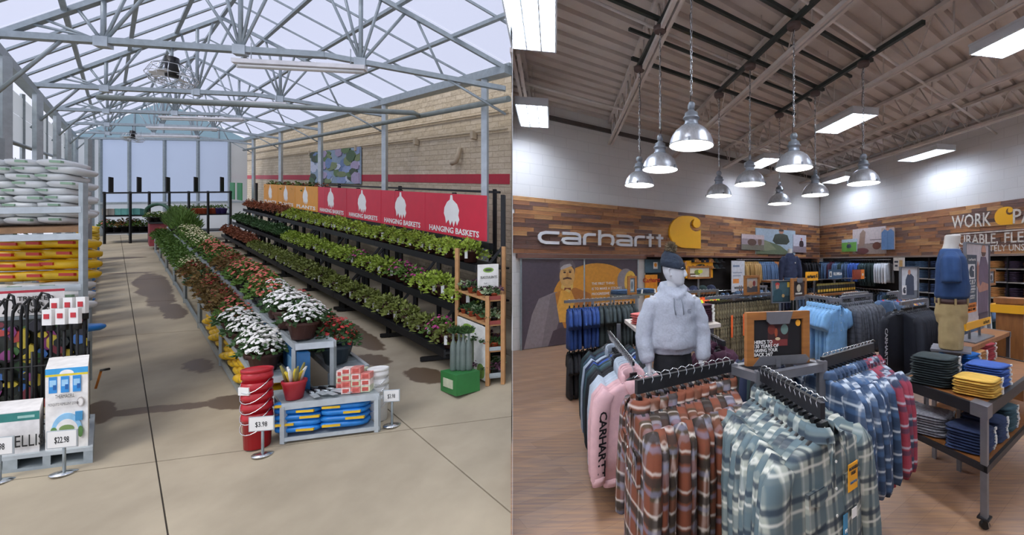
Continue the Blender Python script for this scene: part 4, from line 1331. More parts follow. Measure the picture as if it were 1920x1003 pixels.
bagw = mat('white_plastic_bag', 'd9dcdb', .35, 0, .07, 6, .1, .06); baggr = mat('green_bag_print', '8fae93', .5); bagy = mat('yellow_bag', 'e3b81f', .4, 0, .1, 9, 0, .08); bagb = mat('blue_bag', '1f7fd0', .35, 0, .12, 9, .15, .08); bagr = mat('red_bag_print', 'c2392b', .45, 0, .1); baggreen = mat('green_bag', '2c7a3e', .4, 0, .1); bagk = mat('dark_bag', '3a3a44', .45, 0, .15)
def bag_protos(name, m, art, L, W, H):
    return [Proto(name, [('sack', pillow(m, L, W, H, k * 3.1, 'sack')), ('printed_panel', bag_art(None, L, W, H, art, k))]) for k in range(3)]
BW = bag_protos('soil_bag', bagw, baggr, .265, .34, .088); BY = bag_protos('yellow_bag', bagy, bagr, .34, .40, .12); BB = bag_protos('blue_bag', bagb, bagy, .44, .36, .088); BG = bag_protos('garden_bag', bagy, baggreen, .42, .30, .1)
# rack with the bag stack
r = thing('pallet_rack', Lp(-.16, 5.4, 0), 'galvanised pallet rack carrying the white bag stack', 'rack')
RA0, RA1, RB0, RB1 = -.272, -.058, 4.86, 5.9
for a in (RA0, RA1):
    for bb in (RB0, RB1):
        m = MB(); m.bar(Lp(a, bb, 0), Lp(a, bb, 2.72 if bb == RB0 else 3.3), .045, .05); m.build('upright', steel, r)
    for h in (.5, 1.2, 1.9):
        m = MB(); m.bar(Lp(a, RB0, h), Lp(a, RB1, h + .45), .035); m.build('brace', steel, r)
for h in (2.42, 2.12, 1.55):
    for bb in (RB0, RB1):
        m = MB(); m.bar(Lp(RA0, bb, h), Lp(RA1, bb, h), .05, .07); m.build('beam', steel_lt, r)
m = MB(); Lhex(m, RA0, RA1, RB0, RB1, 2.17, 2.23); m.build('deck', mat('pallet_wood', '8a6a4c', .8, 0, .2, 7), r)
m = MB(); Lhex(m, RA0, RA1, RB0, RB1, 1.22, 1.26); m.build('deck', steel, r)
brn = random.Random(2)
for lay in range(9):
    nn = 3
    for k in range(nn):
        for dp in range(2):
            sh_ = .022 if lay % 2 else -.006
            a = -.262 + sh_ * .7 + (k + .5) * .066
            brn.choice(BW).place(Lp(a, 5.06 + dp * .3, 2.235 + lay * .0815), RU + brn.uniform(-.05, .05) , 'white soil bag with green print in the stack on the pallet rack', 'bag', 'white bags on the pallet rack')
for k in range(3):
    for lay in range(4):
        brn.choice(BY).place(Lp(-.205 + k * .06, 5.25, 1.55 + lay * .125), RU + brn.uniform(-.05, .05), 'yellow bag with red print under the white stack', 'bag', 'yellow bags on the pallet rack')
for k in range(3):
    for lay in range(3):
        brn.choice(BW).place(Lp(-.215 + k * .062, 5.0 + .1 * lay, 1.26 + lay * .09), RU + brn.uniform(-.3, .3), 'white bag lying slack on the lower rack deck', 'bag', 'white bags on the lower rack deck', 1.15)
for k in range(2): BB[k].place(Lp(-.15 + .06 * k, 4.95, 1.0 + .01 * k), RU, 'blue and white bag at the front of the pallet rack, %s' % ('towards the side wall' if k == 0 else 'towards the aisle'), 'bag', 'blue bags on the pallet rack', 1.1)
m = MB(); Lhex(m, RA0, RA1, RB0, RB1, .94, .98); m.build('deck', steel, r)
# further stacks along the aisle side behind the rack
bagm2 = [BY, BG, BY, BB, BW, BG, BY, BB]
for k in range(10):
    bb = 6.5 + k * .85
    P_ = bagm2[k % 8]
    for lay in range(11 if k < 3 else 9):
        for q in range(2):
            P_[(lay + q) % 3].place(Lp(-.135 + .0 * q, bb + q * .32 - .16, .12 + lay * (.085 if P_ in (BW, BB) else .115)), RU + brn.uniform(-.1, .1), '%s in the %s pallet stack along the aisle' % ({id(BY): 'yellow bag', id(BG): 'yellow and green bag', id(BB): 'blue bag', id(BW): 'white bag'}[id(P_)], ['first', 'second', 'third', 'fourth', 'fifth', 'sixth', 'seventh', 'eighth', 'ninth', 'tenth'][k]), 'bag', 'bags in the stacks along the aisle')
    b = MB(); Lhex(b, -.20, -.075, bb - .36, bb + .36, 0, .1); b.build('wood_pallet', MATS['pallet_wood'], label='wooden pallet under the %s bag stack along the aisle' % ['first', 'second', 'third', 'fourth', 'fifth', 'sixth', 'seventh', 'eighth', 'ninth', 'tenth'][k], cat='pallet', group='pallets along the aisle')
# metal pallet and displays at the front
r = thing('metal_pallet', Lp(-.13, 4.4, 0), 'galvanised metal pallet under the carton display', 'pallet')
m = MB(); Lhex(m, -.26, -.033, 4.2, 4.78, .12, .155); m.build('deck', steel_lt, r)
for a0, a1 in ((-.26, -.235), (-.19, -.165), (-.122, -.108), (-.05, -.033)):
    m = MB(); Lhex(m, a0, a1, 4.2, 4.78, .03, .12); m.build('block', steel, r)
m = MB(); Lhex(m, -.26, -.033, 4.2, 4.78, 0, .03); m.build('skid', steel, r)
def carton_fn(a0, bb): return lambda u, v, d: Lp(a0 + u * PA, bb - d, .155 + v)
def carton(a0, a1, b0, b1, h, bg, shapes, words, label, name='display_carton'):
    w = (a1 - a0) / PA
    r = thing(name, Lp((a0 + a1) / 2, (b0 + b1) / 2, .155), label, 'carton')
    m = MB(); Lhex(m, a0, a1, b0, b1, .155, .155 + h); m.build('carton_body', pc(bg), r)
    fn = carton_fn(a0, b0)
    board('front_print', fn, w, h, 0, .004, bg, shapes, r)
    for (t, u, v, s, col, wd) in words: text_on(t, fn, u * w, v * h, s, pc(col), r, d=.02, width=wd * w, bold=.0)
    return r
bot = lambda x: [('2f8fd6', rect(x, .70, x + .19, .90)), ('9fd0f0', rect(x + .02, .78, x + .17, .86)), ('1b5fa6', rect(x + .10, .74, x + .17, .80))]
carton(-.118, -.042, 4.23, 4.5, .78, 'eceae6', [('3aa0dc', rect(0, .93, 1, 1)), ('e5cf2e', rect(0, .905, 1, .93)), ('f2f2f0', ell(.5, .93, .17, .05, 14, 0, PI))] + bot(.08) + bot(.36) + bot(.64) + [('8fc4e6', ell(.5, .22, .36, .22, 20, 0, PI)), ('eceae6', ell(.5, .2, .28, .17, 20, 0, PI)), ('5d8a4a', ell(.2, .23, .08, .05)), ('7d9a5a', ell(.5, .25, .18, .05)), ('5d8a4a', ell(.82, .2, .06, .07)), ('3f8fbf', rect(.7, .34, .87, .45)), ('b9b3b0', ell(.82, .57, .08, .06)), ('e9e7e3', ell(.82, .57, .06, .045))],
       [('THERMACELL', .46, .66, .05, '3a3a3a', .45), ('MOSQUITO REPELLENT ZONE', .42, .565, .035, '5a5a60', .7)], 'white carton display with blue bottles on the metal pallet')
carton(-.212, -.128, 4.23, 4.45, .40, 'e6e4e2', [('2f7f78', rect(0, .78, 1, .98)), ('9fc8c0', rect(.55, .84, .9, .9))], [('TRELLIS', .62, .3, .16, '1c1c1c', .95)], 'white carton with teal band and black letters on the metal pallet')
def price_card(p, label, txt, z1, w=.2, h=.14, rz=0):
    r = thing('price_stand', p, label, 'price sign', 'price signs on stands')
    m = MB(); m.lathe([(.09, 0), (.09, .012), (.02, .02)], p, 12); m.build('foot', chrome, r)
    m = MB(); m.tube([p + Vector((0, 0, .01)), p + Vector((0, 0, z1))], .012, 6); m.build('stem', steel, r)
    R = Matrix.Rotation(rz, 4, 'Z')
    fn = lambda u, v, d: p + (R @ Vector((u - w / 2, -.02 - d, 0))) + Vector((0, 0, z1 - h / 2 + v))
    m = MB(); m.prism([(-.008, -.008), (w + .008, -.008), (w + .008, h + .008), (-.008, h + .008)], fn, -.008, 0); m.build('card_frame', steel_lt, r)
    m = MB(); m.prism([(0, 0), (w, 0), (w, h), (0, h)], fn, 0, .003); m.build('card', paper, r)
    text_on(txt, fn, w / 2, h * .45, h * .55, ink, r, width=w * .5, bold=.0)
price_card(Lp(-.082, 4.10, 0), 'price card reading 22.98 before the white carton', '$22.98', .33, .2, .15, .3)
price_card(Lp(-.19, 4.10, 0), 'price card reading 71.98 before the teal banded carton', '$71.98', .33, .2, .15, .3)
# garden hooks standing in a wire holder
r = thing('hook_holder', Lp(-.14, 4.62, .155), 'black wire holder behind the cartons', 'holder')
for h in (.25, .85):
    for bb in (4.52, 4.7):
        m = MB(); m.tube([Lp(-.25, bb, h), Lp(-.045, bb, h)], .008, 5); m.build('wire', black, r)
for a in (-.25, -.15, -.045):
    for bb in (4.52, 4.7):
        m = MB(); m.tube([Lp(a, bb, .155), Lp(a, bb, 1.0)], .01, 5); m.build('post', black, r)
hk = MB(); hk.use(black)
hk.tube([(0, 0, 0), (0, 0, 1.2), (.01, 0, 1.32), (.05, 0, 1.4), (.1, 0, 1.38), (.12, 0, 1.3), (.1, 0, 1.25)], .011, 6)
hkm = hk.mesh('shaft')
hs_ = MB(); hs_.use(black); hs_.tube([(0, 0, 0), (0, 0, 1.25)], .011, 6); hs_.lathe([(.03, 1.05), (.03, 1.12), (.012, 1.14)], n=8); hsm = hs_.mesh('shaft')
htag = M1(lambda b: (b.box((0, -.02, 1.19), (.075, .04, .16))), 'white_label', paper)
htag2 = M1(lambda b: (b.box((0, -.043, 1.2), (.04, .006, .05))), 'label_print', mat('label_red', 'c7303a', .6))
PH, PT = Proto('garden_hook', [('shaft', hkm)]), Proto('garden_stake', [('shaft', hsm), ('white_label', htag, [('label_print', htag2)])])
for k in range(9): PH.place(Lp(-.245 + k * .014, 4.56 + .07 * (k % 2), .16), RU + .4 * (k % 3 - 1), 'tall black crook garden hook in the wire holder', 'garden hook', 'black hooks in the wire holder', (1, 1, .95 + .02 * (k % 4)))
for k in range(6): PT.place(Lp(-.115 + k * .0125, 4.5 + .08 * (k % 2), .16), RU, 'black garden stake with white label in the wire holder', 'garden stake', 'labelled stakes in the wire holder', (1, 1, 1.0 + .07 * (k % 2)))
# boards behind the hooks
fnb = lambda u, v, d: Lp(-.27 + u * PA, 4.78 - d, .3 + v)
sh = []
rr = random.Random(8)
for k in range(90):
    x, y = rr.random(), rr.random()
    sh.append((rr.choice(['2f4a2c', '3f6a38', '7a2f3a', 'b5443c', '2c2c34', 'c9b23a', '3f6fb0', '20261f', '8a3f7a', '1d2420']), [(max(0, min(1, u)), max(0, min(1, v))) for u, v in ell(x, y, .03 + .04 * rr.random(), .03 + .06 * rr.random(), 7)]))
board('garden_print_panel', fnb, .94, .95, 0, .02, '262c26', sh, label='dark panel printed with garden flowers behind the hooks', cat='display panel')
fnt = lambda u, v, d: Lp(-.268 + u * PA, 4.74 - d, 1.31 + v)
o = board('slogan_board', fnt, .74, .27, 0, .012, 'dcd9d6', [('b0283a', rect(0, .9, 1, 1)), ('b59a84', rect(0, 1.0, 1, 1.0))], label='white board with red stripe and black lettering behind the hooks', cat='sign')
for t, v in (('TRUSTED', .18), ('FOUR A', .115), ('CENTURY', .045)): text_on(t, fnt, .5, v, .065, ink, o, width=.3, d=.02, bold=.001)

# ---- front shelf with blue bags, tools, packs and buckets
r = thing('front_display_shelf', Lp(.44, 4.25, 0), 'low galvanised display shelf at the end of the benches', 'shelf')
FS = (.333, .548, 4.12, 4.40)
m = MB(); Lhex(m, FS[0], FS[1], FS[2], FS[3], .385, .42); m.build('top', steel, r)
m = MB(); m.bar(Lp(FS[0], FS[2], .39), Lp(FS[1], FS[2], .39), .02, .07); m.build('front_edge', steel_lt, r)
for a in (FS[0] + .004, FS[1] - .004):
    for bb in (FS[2] + .01, FS[3]):
        m = MB(); m.bar(Lp(a, bb, 0), Lp(a, bb, .39), .045); m.build('leg', steel_lt, r)
m = MB(); Lhex(m, FS[0], FS[1], FS[2], FS[3], .03, .05); m.build('bottom', steel, r)
m = MB(); m.bar(Lp(FS[0], FS[2], .045), Lp(FS[1], FS[2], .045), .02, .04); m.build('front_foot_rail', steel_lt, r)
for lay in range(5):
    for k in range(2):
        BB[(lay + k) % 3].place(Lp(.39 + k * .101, 4.25, .052 + lay * .0655), RU + brn.uniform(-.03, .03), 'blue plastic bag stacked inside the front display shelf', 'bag', 'blue bags in the front shelf', (1.04, .9, .95))
# blue cartons under the tall bench, yellow bags under the low bench
for k in range(6):
    bb = 4.5 + k * .42
    r = thing('blue_carton', Lp(.395, bb, .43), 'blue printed carton on edge under the tall bench', 'carton', 'blue cartons under the tall bench')
    m = MB(); Lhex(m, .386, .412, bb - .18, bb + .18, .42, .84); m.build('carton_body', mat('carton_blue', '1f5a8c', .5, 0, .2, 9), r)
    m = MB(); Lhex(m, .3845, .386, bb - .1, bb + .1, .55, .72); m.build('front_print', pc('5f93b8'), r)
for k in range(12):
    for lay in range(4):
        pp = BG if (k + lay) % 3 else BY
        pp[(k + lay) % 3].place(Lp(.351, 4.6 + k * .235, .08 + lay * .105), RV, '%s bag on the floor rail under the low bench' % ('yellow and green' if pp is BG else 'yellow and red'), 'bag', 'bags under the low bench', (.88, .95, .98))
# pot with gloves, tools, packs
p = Lp(.366, 4.2, .42)
r = thing('red_bucket_pot', p, 'red metal pot holding yellow and white gloves on the front shelf', 'pot')
m = MB(); m.use(mat('red_enamel', 'b02a35', .4, .1)); m.lathe([(.075, 0), (.105, .16), (.112, .17), (.112, .2), (.1, .2), (.095, .17)], p, 16); m.build('pot', None, r)
for k in range(9):
    t = k * .7; rr_ = .03 + .05 * (k % 3) / 3
    q = p + Vector((math.cos(t) * rr_, math.sin(t) * rr_, .17)); e = q + Vector((math.cos(t) * .06, math.sin(t) * .05, .13 + .03 * (k % 3)))
    m = MB(); m.tube([q, (q + e) / 2 + Vector((0, 0, .03)), e], [.022, .026, .012], 7, flat=.5); m.build('glove', [mat('yellow_glove', 'd9bf3a', .8), white, mat('olive_glove', '8a8248', .8)][k % 3], r)
b = MB(); b.use(steel_lt); b.tube([(0, 0, .02), (.12, 0, .03)], .012, 6); b.hexa([(.12, -.03, .015), (.27, -.025, .01), (.27, .025, .01), (.12, .03, .015), (.12, -.03, .022), (.27, -.025, .016), (.27, .025, .016), (.12, .03, .022)]); tblade = b.mesh('blade')
b = MB(); b.use(blackp); b.tube([(-.12, 0, .02), (0, 0, .022), (.02, 0, .02)], [.014, .018, .012], 7); thand = b.mesh('handle')
PTL = Proto('garden_trowel', [('blade', tblade), ('handle', thand)])
for k in range(6): PTL.place(Lp(.405 + k * .0135, 4.26 + .03 * (k % 2), .422), RV + PI + .1 * k, 'steel hand trowel laid out on the front shelf', 'trowel', 'trowels on the front shelf')
pkm = [M1(lambda b: b.box((0, 0, .035), (.09, .11, .068)), 'pack_body', mat('seed_pack_%d' % i, c, .6, 0, .25, 22)) for i, c in enumerate(('e7d6cf', 'd8867c', 'cfd3b4'))]
pkl = M1(lambda b: b.box((0, -.057, .035), (.06, .004, .04)), 'pack_label', mat('pack_print', 'c4574e', .6, 0, .2, 30))
for x in range(3):
    for y in range(2):
        for z in range(4 - y if x < 2 else 3):
            Proto('plant_food_pack', [('pack_body', pkm[(x + y + z) % 3]), ('pack_label', pkl)]).place(Lp(.485 + x * .0222, 4.2 + y * .1, .42 + z * .07), RU, 'small pink and white pack stacked on the front shelf', 'pack', 'packs on the front shelf')
def bucket_stack(p, m, n, r0, hh, step, label, name, lidm):
    for k in range(n):
        q = p + Vector((0, 0, k * step))
        t = thing(name, q, label, 'bucket', label)
        b = MB(); b.lathe([(r0 * .86, .0), (r0 * .95, hh * .8), (r0 * 1.03, hh * .81), (r0 * 1.03, hh * .9), (r0, hh * .91), (r0 * 1.02, hh)], q, 20); b.build('pail', m, t)
        b = MB(); pts = [q + Vector((math.cos(s) * r0 * 1.06, -abs(math.sin(s)) * r0 * 1.08, hh * .8 - abs(math.sin(s)) * hh * .35)) for s in [i * PI / 10 for i in range(11)]]
        b.tube(pts, .005, 4); b.build('bail', chrome, t)
        if k == n - 1:
            b = MB(); b.lathe([(r0 * 1.05, hh), (r0 * 1.06, hh + .025), (r0 * .95, hh + .03), (r0 * .9, hh + .02)], q, 20); b.build('lid', lidm, t)
            b = MB(); b.hexa([q + Vector(v) for v in ((-.08, -r0 * 1.02, hh * .4), (.03, -r0 * 1.06, hh * .4), (.03, -r0 * .9, hh * .4), (-.08, -r0 * .9, hh * .4), (-.08, -r0 * 1.02, hh * .62), (.03, -r0 * 1.07, hh * .62), (.03, -r0 * .9, hh * .62), (-.08, -r0 * .9, hh * .62))]); b.build('printed_label', paper, t)
redp = mat('red_plastic_bucket', 'b51a26', .35, 0, .08)
bucket_stack(Lp(.283, 4.14, 0), redp, 5, .125, .36, .105, 'red plastic bucket nested in the stack before the benches', 'red_bucket', redp)
bucket_stack(Lp(.572, 4.33, 0), white, 4, .105, .3, .09, 'white plastic bucket nested in the stack beside the front shelf', 'white_bucket', white)
price_card(Lp(.284, 4.0, 0), 'price card reading 3.98 before the red buckets', '$3.98', .32, .2, .13, .25)
price_card(Lp(.588, 4.2, 0), 'price card reading 3.98 before the white buckets', '$3.98', .34, .15, .12, .25)
# ---- green crate with vases and the succulent display
p = Lp(.85, 4.72, 0)
r = thing('green_crate', p, 'green box with a printed front beside the succulent display', 'crate')
gm = mat('crate_green', '2f7a3c', .5, 0, .1)
m = MB(); m.box(p + Vector((0, 0, .13)), (.4, .32, .26), RV + .0); m.build('crate_body', gm, r)
m = MB(); m.box(p + Vector((0, 0, .13)), (.24, .335, .11), RV + .0); m.build('crate_print', pc('c9cdb0'), r)
vs = mat('grey_green_glaze', '6d7a74', .35, 0, .15)
b = MB(); b.use(vs); b.lathe([(.035, 0), (.042, .02), (.04, .3), (.03, .36), (.014, .4), (.014, .47), (.018, .48)], n=12); vz = b.mesh('vase_body')
sp_m = MB(); sp_m.use(lf_d)
random.seed(3)
for _ in range(30): leaf(sp_m, Vector((0, 0, .48)), Vector((random.uniform(-1, 1), random.uniform(-1, 1), random.uniform(.2, 1.4))), .12, .018)
spm = sp_m.mesh('sprig')
for k in range(4): Proto('tall_vase', [('vase_body', vz), ('sprig', spm)]).place(p + Vector((-.09 + .065 * k, .02 * (k % 2), .26)), k, 'tall grey green vase with a sprig standing on the green box', 'vase', 'vases on the green box')
A0, B0 = .938, 4.76
r = thing('succulent_display', Lp(A0 + .03, B0 + .2, 0), 'wooden tiered display of succulents beside the partition', 'display stand')
tim = mat('cedar_post', 'b98a5a', .7, 0, .15, 9)
aE = lambda b: (b - .1) / 4.735
for a, bb, h in ((A0, B0, 1.2), (A0, B0 + .5, 1.75), (aE(B0) , B0, 1.2), (aE(B0 + .5), B0 + .5, 1.75)):
    m = MB(); m.bar(Lp(a, bb, 0), Lp(a, bb, h), .05); m.build('post', tim, r)
fnp = lambda u, v, d: Lp(A0 - d * .28, B0 + .5 - u * PB, .05 + v)
board('side_panel', fnp, .78, .72, 0, .015, 'e4e4de', [('7aa23a', ell(.45, .86, .2, .08)), ('3c4a30', ell(.45, .86, .14, .04)), ('56624e', rect(.2, .1, .32, .7)), ('6d7a66', rect(.36, .1, .46, .62)), ('56624e', rect(.5, .1, .62, .68)), ('7a9a4a', ell(.85, .15, .12, .14))], r)
for h in (.12, .47, .82, 1.15):
    m = MB(); m.prism([(A0, B0), (aE(B0), B0), (aE(B0 + .5), B0 + .5), (A0, B0 + .5)], lambda u, v, d: Lp(u, v, d), h - .03, h); m.build('shelf', tim if h > .2 else steel, r)
    m = MB(); m.bar(Lp(A0, B0 - .01, h + .02), Lp(aE(B0) - .003, B0 - .01, h + .02), .012, .05); m.build('shelf_lip', pc('8a3a30') if h > .8 else steel, r)
fns = lambda u, v, d: Lp(.955 + u * PA, B0 + .25 - d, 1.2 + v)
o = board('succulent_sign', fns, .27, .36, 0, .012, 'e6e4de', [('7aa23a', ell(.5, .78, .26, .1)), ('3c4a30', ell(.5, .78, .18, .05))], r)
text_on('SUCCULENTS', fns, .135, .18, .05, pc('4a4a44'), o, width=.22, d=.02, bold=0)
SUC = plant_proto('succulent', potr, .045, .06, lf_d, 40, .06, .05, .05, .014, variants=2) + plant_proto('succulent', potb, .045, .06, mat('purple_succulent', '6a4458', .6, 0, .2), 40, .06, .05, .05, .014, variants=1) + plant_proto('succulent', potb, .045, .06, mat('pale_succulent', '9fb08a', .6, 0, .2), 40, .06, .05, .05, .014, variants=1)
for h in (.12, .47, .82, 1.15):
    for y in range(4):
        for x in range(4):
            bb = B0 + .06 + y * .13; a = A0 + .013 + x * .018
            if a < aE(bb) - .012: prnd.choice(SUC).place(Lp(a, bb, h), x + y, 'small potted succulent on the wooden tiered display', 'plant', 'succulents on the display', prnd.uniform(1, 1.5))
# ---- far end of the aisle
r = thing('far_bench', Lp(.4, 17.9, 0), 'black metal bench across the far end of the aisle', 'bench')
for h in (.45, 1.15):
    m = MB(); Lhex(m, -.06, .98, 17.6, 18.3, h - .04, h); m.build('shelf', black, r)
for a in (-.05, .15, .3, .46, .62, .78, .97):
    m = MB(); m.bar(Lp(a, 17.6, 0), Lp(a, 17.6, 2.15), .06); m.build('upright', black, r)
m = MB(); m.bar(Lp(-.06, 17.6, 2.1), Lp(.98, 17.6, 2.1), .06); m.build('top_rail', black, r)
for a in (.0, .22, .45, .68, .9):
    m = MB(); m.bar(Lp(a, 17.65, 2.1), Lp(a, 17.65, 2.75), .14, .05); m.build('sign_upright', black, r)
for k in range(12):
    Proto('potted_seedling', [('pot', pot_mesh(potr, .13, .24)), ('foliage', foliage(k, lf_g, 60, .16, .16, .24, .08, .02))] if k < 10 else [('pot', pot_mesh(mat('violet_pot', '4a3a78', .5), .13, .24)), ('foliage', foliage(k, lf_g, 60, .16, .16, .24, .08, .02))]).place(Lp(.5 + k * .038, 17.75, 1.15), 0, 'seedlings in %s pot on the far bench' % ('a terracotta' if k < 10 else 'a violet'), 'plant', 'seedling pots on the far bench')
tealb = mat('teal_plastic', '5fa39a', .5)
for k in range(6):
    m = MB(); m.box(Lp(-.02 + k * .05, 17.8, 1.15) + Vector((0, 0, .12)), (.2, .3, .24), RU); m.box(Lp(-.02 + k * .05, 17.8, 1.15) + Vector((0, 0, .25)), (.215, .315, .03), RU); m.build('storage_tub', tealb if k > 1 else mat('grey_tub', '9b968c', .6), label='%s tub with lid on the far bench' % ('teal plastic' if k > 1 else 'grey plastic'), cat='tub', group='tubs on the far bench')
for k in range(5): plant(['coral', 'deep', 'rustbig', 'coral', 'green'][k], -.02 + k * .07, 17.9, .45, '%s plant under the far bench' % ['coral flowering', 'deep green', 'rust leaved', 'coral flowering', 'bushy green'][k], 'plants under the far bench', 1.5)
# red display cart at the end of the benches
r = thing('red_display_cart', Lp(.32, 16.1, 0), 'red cart of hose and plants at the far end of the benches', 'cart')
m = MB(); Lhex(m, .27, .44, 15.8, 16.4, .15, 1.0); m.build('cart_body', mat('faded_red', '8a3038', .6, 0, .2, 5), r)
m = MB(); Lhex(m, .265, .445, 15.75, 16.45, 1.0, 1.06); m.build('cart_top', black, r)
m = MB(); m.tube([Lp(.34, 16.1, 1.06) + Vector((math.cos(t) * .5 * math.sin(t * .1 + 1), 0, .35 + math.sin(t) * .3)) for t in [k * PI / 8 for k in range(17)]], .06, 6); m.build('hose_coil', mat('green_hose', '2f5a44', .5), r)
for k in range(4): plant('green' if k % 2 else 'cream', .29 + .045 * k, 15.95, 1.06, '%s plant on the red cart' % ('bushy green' if k % 2 else 'cream flowering'), 'plants on the red cart', 1.1)
# orange handle tool leaning by the aisle
b = MB(); b.use(mat('orange_tool', 'd9822a', .5)); b.tube([Lp(-.035, 5.3, .18), Lp(-.022, 5.25, .42)], .012, 6); b.use(blackp); b.tube([Lp(-.022, 5.25, .42), Lp(-.005, 5.2, .45)], .016, 6); b.build('pruning_tool', label='orange handled pruning tool poking out over the aisle', cat='tool')
# ================================================================== SHOP GARMENTS
hangm = mat('black_hanger_plastic', '131519', .35, 0, .1)
def ring2(w, t, z, n, fold, amp, y0=0.0, ex=.75):
    out = []
    for k in range(n):
        th = 2 * PI * k / n
        c, s_ = math.cos(th), math.sin(th)
        x = math.copysign(abs(c) ** ex, c) * w
        y = math.copysign(abs(s_) ** ex, s_) * t
        for (kf, ph, q) in fold:
            y += amp * q * math.sin(kf * x + ph) * (abs(s_) ** .5)
        out.append(Vector((x, y + y0, z)))
    return out
def limb(b, pts, rx, ry, n=12, wr=0.0, seed=0):
    """sleeve or trouser leg: flat oval sections along a path in the x-z plane"""
    R = []
    pts = [Vector(p) for p in pts]
    for i, p in enumerate(pts):
        t = (pts[min(i + 1, len(pts) - 1)] - pts[max(i - 1, 0)]).normalized()
        sx = Vector((0, 1, 0)).cross(t)
        sx = sx.normalized() if sx.length > 1e-6 else Vector((1, 0, 0))
        sy = t.cross(sx).normalized()
        ring = []
        for k in range(n):
            th = 2 * PI * k / n
            q = 1 + wr * noise.noise(Vector((k * .9, i * 1.3, seed)))
            ring.append(p + sx * math.cos(th) * rx[i] * q + sy * math.sin(th) * ry[i] * q)
        R.append(ring)
    b.loft(R, True)
